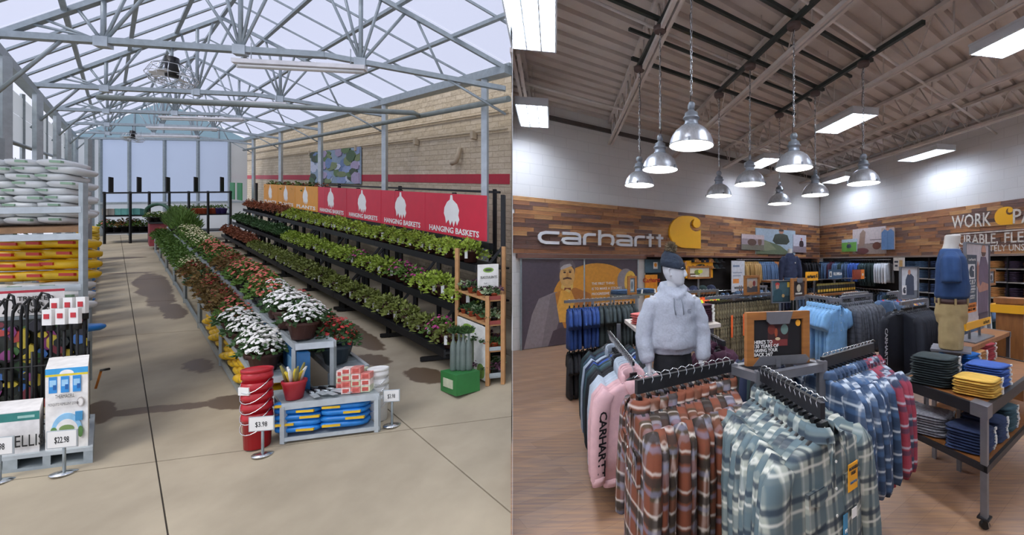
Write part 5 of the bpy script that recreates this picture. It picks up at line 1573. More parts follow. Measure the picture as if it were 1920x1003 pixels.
def garment(name, m, seed=0, length=.74, sleeve='long', collar='shirt', sw=.235, trim=None, detail=False, prints=None, cuff=None):
    """a garment on a hanger, rail at the origin, front towards -y"""
    fold = grid_folds(seed)
    parts = []
    b = MB(); b.use(chrome)
    b.tube([(0, 0, -.115), (0, 0, -.06), (.0, .012, -.035), (0, .022, -.012), (0, .014, .010), (0, -.006, .016), (0, -.022, .004)], .0028, 5)
    hook = b.mesh('hook')
    b = MB(); b.use(hangm)
    b.tube([(-sw * .82, 0, -.190), (-sw * .5, 0, -.158), (-.03, 0, -.118), (0, 0, -.108), (.03, 0, -.118), (sw * .5, 0, -.158), (sw * .82, 0, -.190)], [.008, .012, .016, .018, .016, .012, .008], 6)
    b.box((0, 0, -.092), (.05, .018, .035))
    parts.append(('hanger', b.mesh('hanger'), [('hook', hook)]))
    b = MB(); b.use(m)
    prof = [(-.118, .050, .030, 0), (-.132, .085, .034, 0), (-.150, .150, .034, .002), (-.176, .205, .032, .003), (-.205, .228, .032, .004), (-.26, .232, .035, .006), (-.36, .228, .038, .009), (-.48, .228, .040, .012), (-.60, .232, .041, .014), (-.118 - length, .238, .041, .016)]
    prof = [p for p in prof[:-1] if p[0] > -.118 - length + .05] + [prof[-1]]
    kx = sw / .235
    b.loft([ring2(w * kx, t, z, 28, fold, am) for z, w, t, am in prof], True)
    parts.append(('body', b.mesh('body')))
    for s in (-1, 1):
        b = MB(); b.use(m)
        if sleeve == 'long':
            limb(b, [(s * (sw - .04), 0, -.175), (s * (sw + .005), 0, -.23), (s * (sw + .035), -.008, -.38), (s * (sw + .05), -.015, -.55), (s * (sw + .055), -.02, -.70), (s * (sw + .05), -.022, -.74)], [.055, .072, .066, .058, .05, .042], [.03, .036, .034, .032, .03, .026], 12, .22, seed + s)
        elif sleeve == 'short':
            limb(b, [(s * (sw - .04), 0, -.175), (s * (sw + .02), 0, -.23), (s * (sw + .07), -.005, -.33), (s * (sw + .085), -.005, -.36)], [.055, .085, .09, .088], [.03, .036, .036, .034], 12, .15, seed + s)
        sub = []
        if cuff and sleeve == 'long':
            c = MB(); c.use(cuff); limb(c, [(s * (sw + .055), -.02, -.69), (s * (sw + .05), -.022, -.745)], [.05, .044], [.031, .028], 12); sub.append(('cuff', c.mesh('cuff')))
        if prints and s == -1:
            for i, ch in enumerate('CARHARTT'):
                me = text_mesh(ch, prints, .085, .002, bold=.002)
                for v in me.vertices:
                    x, z = v.co.z, -v.co.x
                    v.co = (-(sw + .035) + x * .9 - .012 * i / 8, -.047, -.30 - i * .052 + z)
                sub.append(('sleeve_letter', me))
        parts.append(('sleeve', b.mesh('sleeve'), sub))
    if collar == 'shirt':
        b = MB(); b.use(m)
        R = []
        for k in range(13):
            th = -PI / 2 + .25 + (2 * PI - .5) * k / 12
            c, s_ = math.cos(th), math.sin(th)
            R.append([Vector((c * .052, s_ * .036 - .002, -.118)), Vector((c * .056, s_ * .044 + .004, -.080)), Vector((c * .068, s_ * .056 + .002, -.098)), Vector((c * .082, s_ * .058 - .004, -.128))])
        b.loft(R, False, closed=False)
        for s in (-1, 1):       # collar points
            b.add([(s * .012, -.045, -.112), (s * .062, -.05, -.105), (s * .055, -.062, -.195), (s * .03, -.058, -.15)], [(0, 1, 2, 3)])
        parts.append(('collar', b.mesh('collar')))
        b = MB(); b.use(m); b.loft([ring2(.016, .004, z, 8, [], 0, y0=-.038 - .006 * (1 if z < -.3 else 0)) for z in (-.125, -.25, -.45, -.118 - length + .01)], True)
        sub = []
        for k in range(6):
            c = MB(); c.use(white); c.lathe([(.0055, 0), (.0055, .003)], n=8)
            c.v = [(x, -.049 - z_, -.2 - k * .095 + y) for x, y, z_ in c.v]
            sub.append(('button', c.mesh('button')))
        parts.append(('placket', b.mesh('placket'), sub if detail else sub[:0]))
        for s in (-1, 1):
            b = MB(); b.use(m)
            b.hexa([(s * .115 - .05, -.046, -.40), (s * .115 + .05, -.046, -.40), (s * .115 + .05, -.03, -.40), (s * .115 - .05, -.03, -.40), (s * .115 - .05, -.043, -.27), (s * .115 + .05, -.043, -.27), (s * .115 + .05, -.03, -.27), (s * .115 - .05, -.03, -.27)])
            f = MB(); f.use(m)
            f.add([(s * .115 - .053, -.052, -.265), (s * .115 + .053, -.052, -.265), (s * .115 + .053, -.054, -.30), (s * .115, -.055, -.318), (s * .115 - .053, -.054, -.30)], [(0, 1, 2, 3, 4)])
            parts.append(('pocket', b.mesh('pocket'), [('pocket_flap', f.mesh('pocket_flap'))]))
    elif collar == 'hood':
        b = MB(); b.use(m)
        R = []
        for i in range(9):
            t = i / 8
            ang = -PI * .62 + t * PI * 1.24       # around the neck from one side to the other by the back
            cx, cy = math.sin(ang) * .085, math.cos(ang) * .055
            rr = .03 + .03 * math.sin(t * PI)
            ring = []
            for k in range(9):
                th = 2 * PI * k / 9
                ring.append(Vector((cx * (1 + rr * 3 * math.cos(th)), cy * (1 + rr * 5 * math.cos(th)), -.128 + .016 + rr * math.sin(th) * (1.1 if math.sin(th) > 0 else 1.6))))
            R.append(ring)
        b.loft(R, True)
        # the hood's flap lying over the chest
        b.loft([ring2(w, t, z, 12, [], 0, y0=y) for z, w, t, y in ((-.118, .09, .03, -.02), (-.16, .085, .025, -.034), (-.21, .055, .02, -.042), (-.25, .02, .008, -.046))], True)
        parts.append(('hood', b.mesh('hood')))
        b = MB(); b.use(m); b.loft([ring2(w, .012, z, 10, [], 0, y0=-.046) for z, w in ((-.44, .08), (-.5, .12), (-.57, .13))], True); parts.append(('front_pocket', b.mesh('front_pocket')))
        b = MB(); b.use(m); b.loft([ring2(.232 * kx, .044, z, 24, [], 0) for z in (-.118 - length, -.118 - length - .05)], True); parts.append(('waistband', b.mesh('waistband')))
    elif collar == 'crew':
        b = MB(); b.use(trim or m); b.tube([(math.cos(t) * .062, math.sin(t) * .038, -.122 - .018 * max(0, -math.sin(t))) for t in [k * PI / 8 for k in range(17)]], .009, 6); parts.append(('neckband', b.mesh('neckband')))
    return parts
def pants(m, seed=0, L=.98):
    parts = []
    b = MB(); b.use(chrome); b.tube([(0, 0, -.07), (0, 0, -.03), (0, .02, -.008), (0, .01, .014), (0, -.018, .008)], .003, 5); hook = b.mesh('hook')
    b = MB(); b.use(hangm); b.box((0, 0, -.08), (.34, .012, .02)); b.box((-.13, 0, -.1), (.03, .024, .04)); b.box((.13, 0, -.1), (.03, .024, .04)); parts.append(('hanger', b.mesh('hanger'), [('hook', hook)]))
    fold = grid_folds(seed)
    b = MB(); b.use(m); b.loft([ring2(w, t, z, 20, fold, .006) for z, w, t in ((-.10, .17, .03), (-.16, .185, .04), (-.28, .19, .045), (-.36, .185, .04))], True); parts.append(('seat', b.mesh('seat')))
    for s in (-1, 1):
        b = MB(); b.use(m); limb(b, [(s * .095, 0, -.32), (s * .10, 0, -.5), (s * .105, .005, -.75), (s * .105, 0, -.1 - L)], [.095, .09, .085, .085], [.04, .038, .035, .034], 12, .2, seed + s); parts.append(('leg', b.mesh('leg')))
    return parts
# cloths
def cloth(n, c, var=.08, rough=.85, sc=18, bump=.15, rand=.05): return mat('cloth_' + n, c, rough, 0, var, sc, bump, rand)
or_pl = plaid('orange_brown_plaid', '40321f', [(0, .125, .40, .0, '763b23', .75), (0, .125, .16, .30, '8d8690', .6), (0, .125, .05, .62, 'c4bab2', .7), (2, .14, .34, .1, '703822', .55), (2, .14, .22, .5, '251b15', .85), (2, .14, .05, .3, 'c4bab2', .65), (2, .14, .12, .75, '777a92', .45)])
gr_pl = plaid('grey_green_plaid', '9a9f95', [(0, .12, .40, .0, '465a62', .8), (0, .12, .12, .4, '202f3a', .85), (0, .12, .06, .7, 'd2d3ca', .7), (2, .13, .38, .15, '4f646c', .6), (2, .13, .14, .5, '203040', .85), (2, .13, .05, .78, 'd2d3ca', .7)])
bl_pl = plaid('blue_white_plaid', '66758a', [(0, .12, .5, .0, '26405f', .8), (0, .12, .07, .4, 'd8dce0', .8), (2, .13, .45, .1, '1d3350', .7), (2, .13, .08, .52, 'c9d2da', .8), (2, .13, .2, .8, '3d5f88', .6)])
rd_pl = plaid('red_navy_plaid', '3a4256', [(0, .12, .45, .0, 'a83848', .8), (0, .12, .07, .45, 'c9ccd6', .7), (2, .13, .4, .1, '8c3246', .65), (2, .13, .09, .55, 'b9c4d2', .75), (2, .13, .22, .8, '23344e', .7)])
gy_pl = plaid('charcoal_check', '53565e', [(0, .06, .3, 0, '3a3c44', .6), (2, .07, .3, .2, '3d3f47', .6)])
camo = mat('camo_cloth', '8d8264', .85, 0, .2, 26, .1, .12, col2='3a3324')
pink = cloth('dusty_pink', 'c9a3a6'); lgrey = cloth('pale_heather_grey', 'a9b4c0'); blackc = cloth('black', '1a1b21', .15); navy = cloth('navy', '232c48'); dkgreen = cloth('dark_green', '24393c'); royal = cloth('royal_blue', '2c4fa0')
burg = cloth('burgundy', '421c33'); denim = cloth('denim', '47607f', .2); ltblue = cloth('chambray', '7fb0dc', .08); charc = cloth('charcoal_green', '2f3a3c'); tan = cloth('tan_duck', 'b08d56', .12); slate = cloth('slate_blue', '5a7393', .12); brick = cloth('brown_orange_duck', 'b9743c', .12); polo = cloth('bright_navy', '1f3f7c', .12)
teal_t = cloth('dark_teal', '35525c'); hiv = cloth('hi_vis_lime', 'cde63a'); hio = cloth('hi_vis_orange', 'f0642a'); yel = cloth('sun_yellow', 'dcae4c', .1); blu = cloth('heather_blue', '3a5ca6'); bblu = cloth('bright_blue', '1f6fc0'); redc = cloth('warm_red', 'b2404a'); brwn = cloth('toffee', 'b98048'); whitec = cloth('white', 'd9dde4'); maroon = cloth('maroon', '4a2038'); greyp = cloth('grey_stripe', '9a9ca4', .35, sc=60)
inkc = mat('black_flock_print', '17171c', .8)
whitep = mat('white_flock_print', 'dfe1e6', .8)
GP = {}
def gp(key, *a, **k):
    if key not in GP: GP[key] = [Proto(k.pop('oname', 'hanging_shirt'), garment(key, *a, seed=i * 3 + 1, **k)) if 'oname' not in k else None for i in range(3)]
    return GP[key]
def mk(key, oname, m, variants=3, **k):
    GP[key] = [Proto(oname, garment(key, m, seed=i * 3 + 1, **k)) for i in range(variants)]
mk('orange', 'flannel_shirt', or_pl, length=.70); mk('green', 'flannel_shirt', gr_pl, length=.72, sw=.25); mk('blue', 'flannel_shirt', bl_pl, length=.72); mk('red', 'flannel_shirt', rd_pl, length=.72)
mk('greenfront', 'flannel_shirt', gr_pl, 1, length=.74, sw=.27, detail=True); mk('orangefront', 'flannel_shirt', or_pl, 1, length=.72, detail=True)
mk('pink', 'hooded_sweatshirt', pink, collar='hood', length=.62, cuff=pink, prints=inkc); mk('lgrey', 'hooded_sweatshirt', lgrey, collar='hood', length=.62, cuff=lgrey, prints=inkc); mk('bhood', 'hooded_sweatshirt', blackc, collar='hood', length=.62, prints=whitep)
mk('navyl', 'sweatshirt', navy, collar='crew'); mk('royall', 'sweatshirt', royal, collar='crew'); mk('tealt', 'sweatshirt', teal_t, collar='crew'); mk('dkg', 'sweatshirt', dkgreen, collar='crew'); mk('blackl', 'sweatshirt', blackc, collar='crew', trim=blackc)
mk('burg', 'hooded_sweatshirt', burg, 2, collar='hood', length=.6)
mk('polo', 'polo_shirt', polo, 2, collar='crew', sleeve='short', length=.55); mk('dtee', 'hanging_tshirt', charc, 2, collar='crew', sleeve='short', length=.62); mk('btee', 'hanging_tshirt', blackc, 2, collar='crew', sleeve='short', length=.62)
mk('ltblue', 'work_shirt', ltblue, collar='shirt', sleeve='short', length=.68, detail=True); mk('gycheck', 'work_shirt', gy_pl, 2, collar='shirt', length=.7)
mk('blackls', 'long_sleeve_tshirt', mat('cloth_deep_navy_black', '191d28', .85, 0, .12, 18, .1, .05), 2, collar='crew', length=.78, prints=whitep)
mk('tanj', 'work_jacket', tan, 2, collar='shirt', length=.66); mk('slatej', 'work_jacket', slate, 2, collar='shirt', length=.66); mk('brickj', 'work_jacket', brick, 2, collar='shirt', length=.6)
mk('denimj', 'work_jacket', denim, 2, collar='shirt', length=.6); mk('marj', 'work_jacket', maroon, 1, collar='shirt', length=.6); mk('whitej', 'sweatshirt', whitec, 1, collar='crew', length=.6); mk('greenj', 'work_jacket', dkgreen, 1, collar='shirt', length=.66); mk('royalj', 'sweatshirt', blu, 1, collar='crew', length=.62)
mk('hiv', 'hanging_tshirt', hiv, 1, collar='crew', sleeve='short', length=.5); mk('hio', 'hanging_tshirt', hio, 1, collar='crew', sleeve='short', length=.5); mk('yelt', 'hanging_tshirt', yel, 1, collar='crew', sleeve='short', length=.5); mk('redt', 'hanging_tshirt', redc, 1, collar='crew', sleeve='short', length=.5); mk('ltee', 'hanging_tshirt', slate, 1, collar='crew', sleeve='short', length=.5)
GP['camo'] = [Proto('hanging_trousers', pants(camo, i)) for i in range(3)]
GP['jeans'] = [Proto('hanging_trousers', pants(denim, i)) for i in range(2)]
CAT = {'flannel_shirt': 'shirt', 'hooded_sweatshirt': 'hoodie', 'sweatshirt': 'sweatshirt', 'polo_shirt': 'polo shirt', 'hanging_tshirt': 'tshirt', 'work_shirt': 'shirt', 'long_sleeve_tshirt': 'tshirt', 'work_jacket': 'jacket', 'hanging_trousers': 'trousers'}
grn = random.Random(77)
def hang_row(p0, direc, keys, spacing, z, rz, desc, group, scale=1.0, wob=.06):
    out = []
    for i, k in enumerate(keys):
        p = Vector((p0[0], p0[1], 0)) + direc * spacing * i
        P_ = GP[k][i % len(GP[k])]
        o = P_.place((p.x, p.y, z + .0), rz + grn.uniform(-wob, wob), desc[k] if isinstance(desc, dict) else desc, CAT[P_.name], group, scale)
        o.rotation_euler.x = grn.uniform(-.025, .025)
        out.append(o)
    return out
def Phex(b, O, u0, u1, v0, v1, z0, z1):     # block along the shop's A (u) and B (v) directions
    q = lambda u, v, z: Vector((O[0], O[1], z)) + DA * u + DB * v
    b.hexa([q(u0, v0, z0), q(u1, v0, z0), q(u1, v1, z0), q(u0, v1, z0), q(u0, v0, z1), q(u1, v0, z1), q(u1, v1, z1), q(u0, v1, z1)])
raw = mat('raw_grey_steel', '7f8188', .4, .55, .1, 7)
dkraw = mat('black_grey_steel', '24262b', .45, .3, .1, 9)
def vec(x, y, z=0): return Vector((x, y, z))
# ---- four way rack in front
RZ = 1.25
c_left, c_front, c_right, c_back = vec(.572, 2.63), vec(.686, 2.44), vec(1.15, 2.70), vec(1.02, 2.93)
r = thing('four_way_rack', vec(.86, 2.68), 'grey steel four way rack holding the plaid flannel shirts', 'clothes rack')
zz = lambda p, z: Vector((p.x, p.y, z))
for p in (c_left, c_front, c_right, c_back):
    m = MB(); m.bar(zz(p, .05), zz(p, RZ + .03), .05); m.build('post', raw, r)
for p, q in ((c_left, c_front), (c_front, c_right), (c_right, c_back), (c_back, c_left)):
    m = MB(); m.bar(zz(p, RZ - .01), zz(q, RZ - .01), .045, .05); m.build('top_rail', raw, r)
    m = MB(); m.bar(zz(p, .12), zz(q, .12), .04, .04); m.build('low_rail', raw, r)
armL, armF, armR, armB = vec(-.02, 2.17), vec(.78, 1.82), vec(1.74, 3.19), vec(.90, 3.5)
for p, q in ((c_left, armL), (c_front, armF), (c_right, armR), (c_back, armB)):
    m = MB(); m.bar(zz(p, RZ + .015), zz(q, RZ + .015), .022, .07); m.build('hanging_arm', dkraw, r)
m = MB(); m.bar(zz((c_left + c_right) / 2, RZ), zz((c_left + c_right) / 2, RZ + .05), .03); m.build('sign_socket', raw, r)
dL = (c_left - armL); nL = 12
hang_row(armL + dL.normalized() * .02, dL.normalized(), ['orangefront'] + ['orange'] * 11, dL.length / 12.3, RZ + .055, RB + PI, {'orangefront': 'orange and brown plaid flannel shirt at the outer end of its arm', 'orange': 'orange and brown plaid flannel shirt hung in the row behind'}, 'orange plaid shirts', 1.16)
dF = (c_front - armF)
hang_row(armF + dF.normalized() * .01, dF.normalized(), ['greenfront'] + ['green'] * 12, dF.length / 13.5, RZ + .055, RA, {'greenfront': 'grey green plaid flannel shirt with tags at the end of its arm', 'green': 'grey green plaid flannel shirt in the row behind the tagged one'}, 'grey green plaid shirts', 1.18, .03)
dR = (armR - c_right)
hang_row(c_right + dR.normalized() * .05, dR.normalized(), ['blue'] * 9 + ['red'] * 5, dR.length / 14, RZ + .055, RB, {'blue': 'blue and white plaid flannel shirt on the four way rack', 'red': 'red and navy plaid flannel shirt on the four way rack'}, 'blue and red plaid shirts', 1.08)
dB = (armB - c_back)
hang_row(c_back + dB.normalized() * .06, dB.normalized(), ['navyl', 'blackl', 'dkg', 'navyl', 'blackl', 'dkg', 'navyl'], .07, RZ + .055, RA, {'navyl': 'navy sweatshirt on the rear arm of the four way rack', 'blackl': 'black sweatshirt on the rear arm of the four way rack', 'dkg': 'dark green sweatshirt on the rear arm of the four way rack'}, 'dark sweatshirts on the rear arm')
# tags on the foremost shirt
def shirt_tag(poly_mat, size, at, label, name, txt=None):
    M = Matrix.Translation(zz(armF + dF.normalized() * .01, RZ + .055)) @ Matrix.Rotation(RA, 4, 'Z')
    fn = lambda u, v, d: M @ (Vector((at[0] + u, -.062 - d, at[1] + v)) * 1.18)
    b = MB(); b.use(poly_mat); b.prism([(0, 0), (size[0], 0), (size[0], size[1]), (0, size[1])], fn, 0, .002)
    o = b.build(name, None, label=label, cat='tag')
    for t, u, v, s, c in (txt or []): text_on(t, fn, u, v, s, pc(c), o, d=.004, bold=0)
    return o
shirt_tag(mat('tag_amber', 'f0a81e', .6), (.07, .10), (.07, -.33), 'amber and white paper tag on the chest of the front shirt', 'paper_tag', [('RUGGED', .035, .082, .016, '2a2a2a'), ('FLEX', .035, .064, .016, '2a2a2a'), ('STRETCH', .035, .03, .012, '3f6fa0')])
shirt_tag(mat('size_strip_blue', '2f7fa8', .5), (.03, .34), (.035, -.74), 'blue clear size strip down the front shirt', 'size_strip', [('M', .015, .28, .02, 'f2f2f0'), ('M', .015, .2, .02, 'f2f2f0'), ('M', .015, .12, .02, 'f2f2f0'), ('M', .015, .04, .02, 'f2f2f0')])
b_ = shirt_tag(paper, (.035, .035), (.10, -.435), 'small white label with orange emblem on the shirt pocket', 'pocket_label')
# ---- framed signs in brown wood
pine = mat('stained_pine', '9a6430', .5, 0, .2, 5, .05, stretch=(1, 1, 6))
def framed_sign(p, rz, w, h, z0, bg, shapes, label, fw=.045, words=(), plates=False, post=None, stand=0.0, framem=None):
    fm = framem or pine
    M = Matrix.Translation(Vector((p[0], p[1], z0))) @ Matrix.Rotation(rz, 4, 'Z')
    fn = lambda u, v, d: M @ Vector((u - w / 2, -d, v))
    r = thing('framed_sign', Vector((p[0], p[1], z0)), label, 'sign')
    for poly in (rect(0, 0, w, fw), rect(0, h - fw, w, h), rect(0, fw, fw, h - fw), rect(w - fw, fw, w, h - fw)):
        m = MB(); m.prism(poly, fn, 0, .035); m.build('frame_rail', fm, r)
    fn2 = lambda u, v, d: M @ Vector((u - w / 2 + fw, -d, v + fw))
    board('print', fn2, w - 2 * fw, h - 2 * fw, .005, .018, bg, shapes, r)
    for (t, u, v, s, col, wd) in words: text_on(t, fn2, u * (w - 2 * fw), v * (h - 2 * fw), s, pc(col), r, width=wd * (w - 2 * fw) if wd else None, d=.026, bold=.0005)
    if plates:
        for poly in ([(w * .30, h - fw * 1.15), (w * .36, h - fw * 1.6), (w * .66, h - fw * 1.6), (w * .72, h), (w * .30, h)], [(w * .09, 0), (w * .93, 0), (w * .99, fw * .55), (w * .93, fw * 1.15), (w * .2, fw * 1.15)]):
            m = MB(); m.prism(poly, fn, .03, .04); m.build('steel_plate', raw, r)
    if post is not None:
        m = MB(); m.bar(M @ Vector((0, .01, -post)), M @ Vector((0, .01, .02)), .03); m.build('sign_post', raw, r)
    if stand:
        m = MB(); m.box(M @ Vector((0, 0, -(post or 0) - .01)), (.2, .14, .02), rz); m.build('sign_base', raw, r)
    return r
scene_art = [('3a1e22', rect(.3, .45, .72, .9)), ('6e2c22', ell(.38, .72, .08, .13)), ('a04a2a', ell(.47, .64, .03, .12)), ('6e8a84', ell(.64, .72, .075, .14)), ('5a2f2a', ell(.62, .93, .05, .07)), ('7a3030', rect(.33, .28, .7, .45)), ('d9c8a0', ell(.5, .47, .05, .04)), ('e8a32c', ell(.92, .88, .05, .09))]
framed_sign((.86, 2.70), RA - .42, .44, .33, 1.262, '15161c', scene_art, 'wood framed anniversary sign on the four way rack', .048, [("HERE'S TO", .2, .40, .030, 'f0f0f0', .36), ('130 YEARS OF', .26, .29, .030, 'f0f0f0', .5), ('HAVING YOUR', .25, .18, .030, 'f0f0f0', .48), ('BACK 24/7', .2, .07, .030, 'f0f0f0', .38)], True, .06)
# ---- hoodie rack with the white shelf
r = thing('hoodie_rack', vec(-.1, 4.2), 'grey rack with a white shelf behind the hooded mannequin', 'clothes rack')
SZ = 1.22
m = MB(); Phex(m, (.02, 4.06), 0, 1.12, 0, 1.05, SZ - .04, SZ); m.build('white_shelf', mat('white_washed_board', 'd8cfc6', .6, 0, .06, 9), r)
hA, hB = vec(-.05, 3.26), vec(-.36, 4.78)
m = MB(); m.bar(zz(hA, 1.125), zz(hB, 1.125), .018, .03); m.build('hanging_rail', dkraw, r)
for p in (vec(-.02, 4.12), vec(-.25, 5.0), vec(.8, 4.78), vec(.62, 5.5)):
    m = MB(); m.bar(zz(p, .03), zz(p, SZ - .04), .045); m.build('post', raw, r)
keys = ['pink', 'pink', 'pink', 'lgrey', 'lgrey', 'lgrey', 'lgrey', 'blackl', 'bhood', 'blackl', 'dkg', 'tealt', 'dkg', 'royall', 'navyl', 'lgrey', 'navyl', 'tealt', 'navyl', 'blackl', 'dkg', 'blackl']
nmk = {'pink': 'dusty pink hooded sweatshirt with black sleeve lettering', 'lgrey': 'pale grey hooded sweatshirt with sleeve lettering', 'blackl': 'black crew neck sweatshirt', 'bhood': 'black hooded sweatshirt with white sleeve lettering', 'dkg': 'dark green crew neck sweatshirt', 'tealt': 'dark teal crew neck sweatshirt', 'royall': 'royal blue crew neck sweatshirt', 'navyl': 'navy crew neck sweatshirt'}
hang_row(hA, (hB - hA).normalized(), keys, .066, 1.14, RA, {k: v + ' on the hoodie rack rail' for k, v in nmk.items()}, 'garments on the hoodie rack', 1.12, .05)
hang_row((.78, 4.28), DB, ['burg'] * 4, .07, 1.14, RA + .1, 'burgundy hooded sweatshirt hung beside the mannequin', 'burgundy hoodies', 1.1)
m = MB(); m.bar(vec(.83, 4.2, 1.1), vec(.70, 4.85, 1.1), .03, .05); m.build('hanging_rail', dkraw, r)
# ---- folded garments
def fold_mesh(m, L, W, H, seed): return pillow(m, L, W, H, seed, 'folded_body', 16, 4)
FOLDS = {}
def fold_stack(key, m, p, z, n, L, W, H, rz, label, group, tagc=None, name='folded_shirt', cat='folded garment'):
    if (key, L, W) not in FOLDS:
        tg = M1(lambda b: b.box((L * .36, -W * .49, H * .55), (.035, .01, H * .9)), 'size_tag', tagc or paper)
        br_ = M1(lambda b: b.box((L * .05, W * .1, H * 1.0), (.05, .03, .004)), 'neck_label', paper)
        FOLDS[(key, L, W)] = [Proto(name, [('folded_body', fold_mesh(m, L, W, H * 1.25, k * 2.3)), ('size_tag', tg)] + ([('neck_label', br_)] if k == 9 else [])) for k in range(3)]
    for i in range(n):
        FOLDS[(key, L, W)][i % 3].place(Vector((p[0], p[1], z + i * H)) + Vector((grn.uniform(-.006, .006), grn.uniform(-.006, .006), 0)), rz + grn.uniform(-.04, .04), label, cat, group)
salmon = cloth('salmon', 'd8736e'); rose = cloth('rose_pink', 'cf8f9c')
for k, (mm, nn_, lab, u, v) in enumerate(((salmon, 5, 'salmon red folded jeans on the white shelf', .17, .52), (rose, 6, 'rose pink folded jeans on the white shelf', .2, .16), (salmon, 5, 'salmon red folded jeans on the white shelf', .45, .6))):
    q = vec(.02, 4.06) + DA * u + DB * v
    fold_stack('f%d' % (mm is rose), mm, q, SZ + .002, nn_, .27, .24, .024, RA, lab, 'folded jeans on the white shelf', name='folded_jeans')
fold_stack('mar', burg, vec(.02, 4.06) + DA * .92 + DB * .28, SZ + .002, 9, .26, .24, .022, RA, 'maroon folded shirt on the white shelf behind the mannequin', 'maroon folded shirts')
# ---- low table with folded shirts
TO = (2.44, 3.0)
TZ = .88
r = thing('display_table', vec(2.44, 3.0), 'grey steel and wood display table on casters stacked with folded shirts', 'table')
wood_t = mat('varnished_table_wood', '8d5a2c', .45, 0, .2, 5, .05, stretch=(1, 6, 1))
TU, TV = 2.0, .80
m = MB(); Phex(m, TO, .03, TU, .03, TV - .03, TZ - .05, TZ - .006); m.build('table_top', wood_t, r)
for (u0, u1, v0, v1) in ((0, TU, 0, .035), (0, TU, TV - .035, TV), (0, .035, .035, TV - .035), (TU - .035, TU, .035, TV - .035)):
    m = MB(); Phex(m, TO, u0, u1, v0, v1, TZ - .085, TZ); m.build('apron', dkraw, r)
for (u0, v0) in ((-.006, -.006), (-.006, TV - .12), (TU - .12, -.006)):
    m = MB(); Phex(m, TO, u0, u0 + .13, v0, v0 + .13, TZ - .088, TZ + .004); m.build('corner_plate', raw, r)
for (u, v) in ((.0, .0), (.0, TV - .05), (TU - .05, 0), (TU - .05, TV - .05)):
    m = MB(); Phex(m, TO, u, u + .05, v, v + .05, .09, TZ - .08); m.build('leg', raw, r)
    q = vec(*TO) + DA * (u + .025) + DB * (v + .025)
    m = MB(); m.box(q + Vector((0, 0, .085)), (.09, .07, .012), RA); m.build('caster_plate', dkraw, r)
    m = MB(); m.tube([q + Vector((0, -.012, .032)), q + Vector((0, .012, .032))], .032, 12); m.build('caster_wheel', blackp, r)
    m = MB(); m.bar(q + Vector((.005, -.02, .03)), q + Vector((0, -.02, .08)), .03, .006); m.build('caster_fork', chrome, r)
m = MB(); Phex(m, TO, .02, TU - .02, .02, TV - .02, .43, .46); m.build('lower_shelf', wood_t, r)
for (u0, u1, v0, v1) in ((-.004, TU, -.004, .02), (-.004, .02, .0, TV)):
    m = MB(); Phex(m, TO, u0, u1, v0, v1, .415, .462); m.build('shelf_edge', dkraw, r)
def onT(u, v): return vec(*TO) + DA * u + DB * v
fold_stack('char', charc, onT(.19, .50), TZ, 12, .31, .30, .0195, RA, 'charcoal folded shirt in the tall stack at the table end', 'charcoal folded shirts')
fold_stack('yel', yel, onT(.28, .16), TZ, 7, .31, .27, .0185, RA, 'yellow folded shirt at the table edge', 'yellow folded shirts')
fold_stack('blu', blu, onT(.66, .19), TZ, 9, .31, .27, .019, RA, 'heather blue folded shirt beside the yellow stack', 'blue folded shirts')
fold_stack('bblu', bblu, onT(.86, .52), TZ, 9, .31, .28, .019, RA, 'bright blue folded shirt behind the heather blue stack', 'bright blue folded shirts')
fold_stack('brwn', brwn, onT(1.18, .54), TZ, 8, .31, .28, .019, RA, 'toffee brown folded shirt on the display table', 'brown folded shirts')
fold_stack('redf', redc, onT(1.55, .56), TZ, 9, .31, .28, .02, RA, 'red folded shirt on the display table', 'red folded shirts')
fold_stack('greyp', greyp, onT(.17, .56), .462, 8, .34, .34, .022, RA + .1, 'grey striped folded trousers on the lower table shelf', 'grey folded trousers', name='folded_trousers')
fold_stack('den', cloth('dark_denim', '2b3a5c', .2), onT(.20, .19), .462, 8, .3, .27, .022, RA, 'dark denim folded jeans behind the table leg', 'dark folded jeans', name='folded_jeans')
fold_stack('den', MATS['cloth_dark_denim'], onT(.56, .19), .462, 8, .3, .27, .022, RA, 'dark denim folded jeans along the lower shelf edge', 'dark folded jeans on the shelf edge', name='folded_jeans')
fold_stack('dkt', teal_t, onT(.92, .19), .462, 9, .3, .27, .022, RA, 'dark teal folded shirt on the lower table shelf', 'teal folded shirts')
# riser on the table for the torso mannequin
RO = (2.90, 3.86)
RZ2 = 1.09
r = thing('wooden_riser', vec(*RO), 'narrow wooden riser with grey steel ends behind the folded stacks', 'riser')
m = MB(); Phex(m, RO, .04, 1.78, 0, .30, RZ2 - .045, RZ2); m.build('riser_top', wood_t, r)
m = MB(); Phex(m, RO, -.01, .04, -.005, .305, RZ2 - .06, RZ2 + .002); m.build('end_plate', raw, r)
m = MB(); Phex(m, RO, 1.78, 1.82, -.005, .305, RZ2 - .06, RZ2 + .002); m.build('end_plate', raw, r)
for u in (0, 1.77):
    for v in (0, .26):
        m = MB(); Phex(m, RO, u, u + .04, v, v + .04, 0, RZ2 - .05); m.build('leg', raw, r)
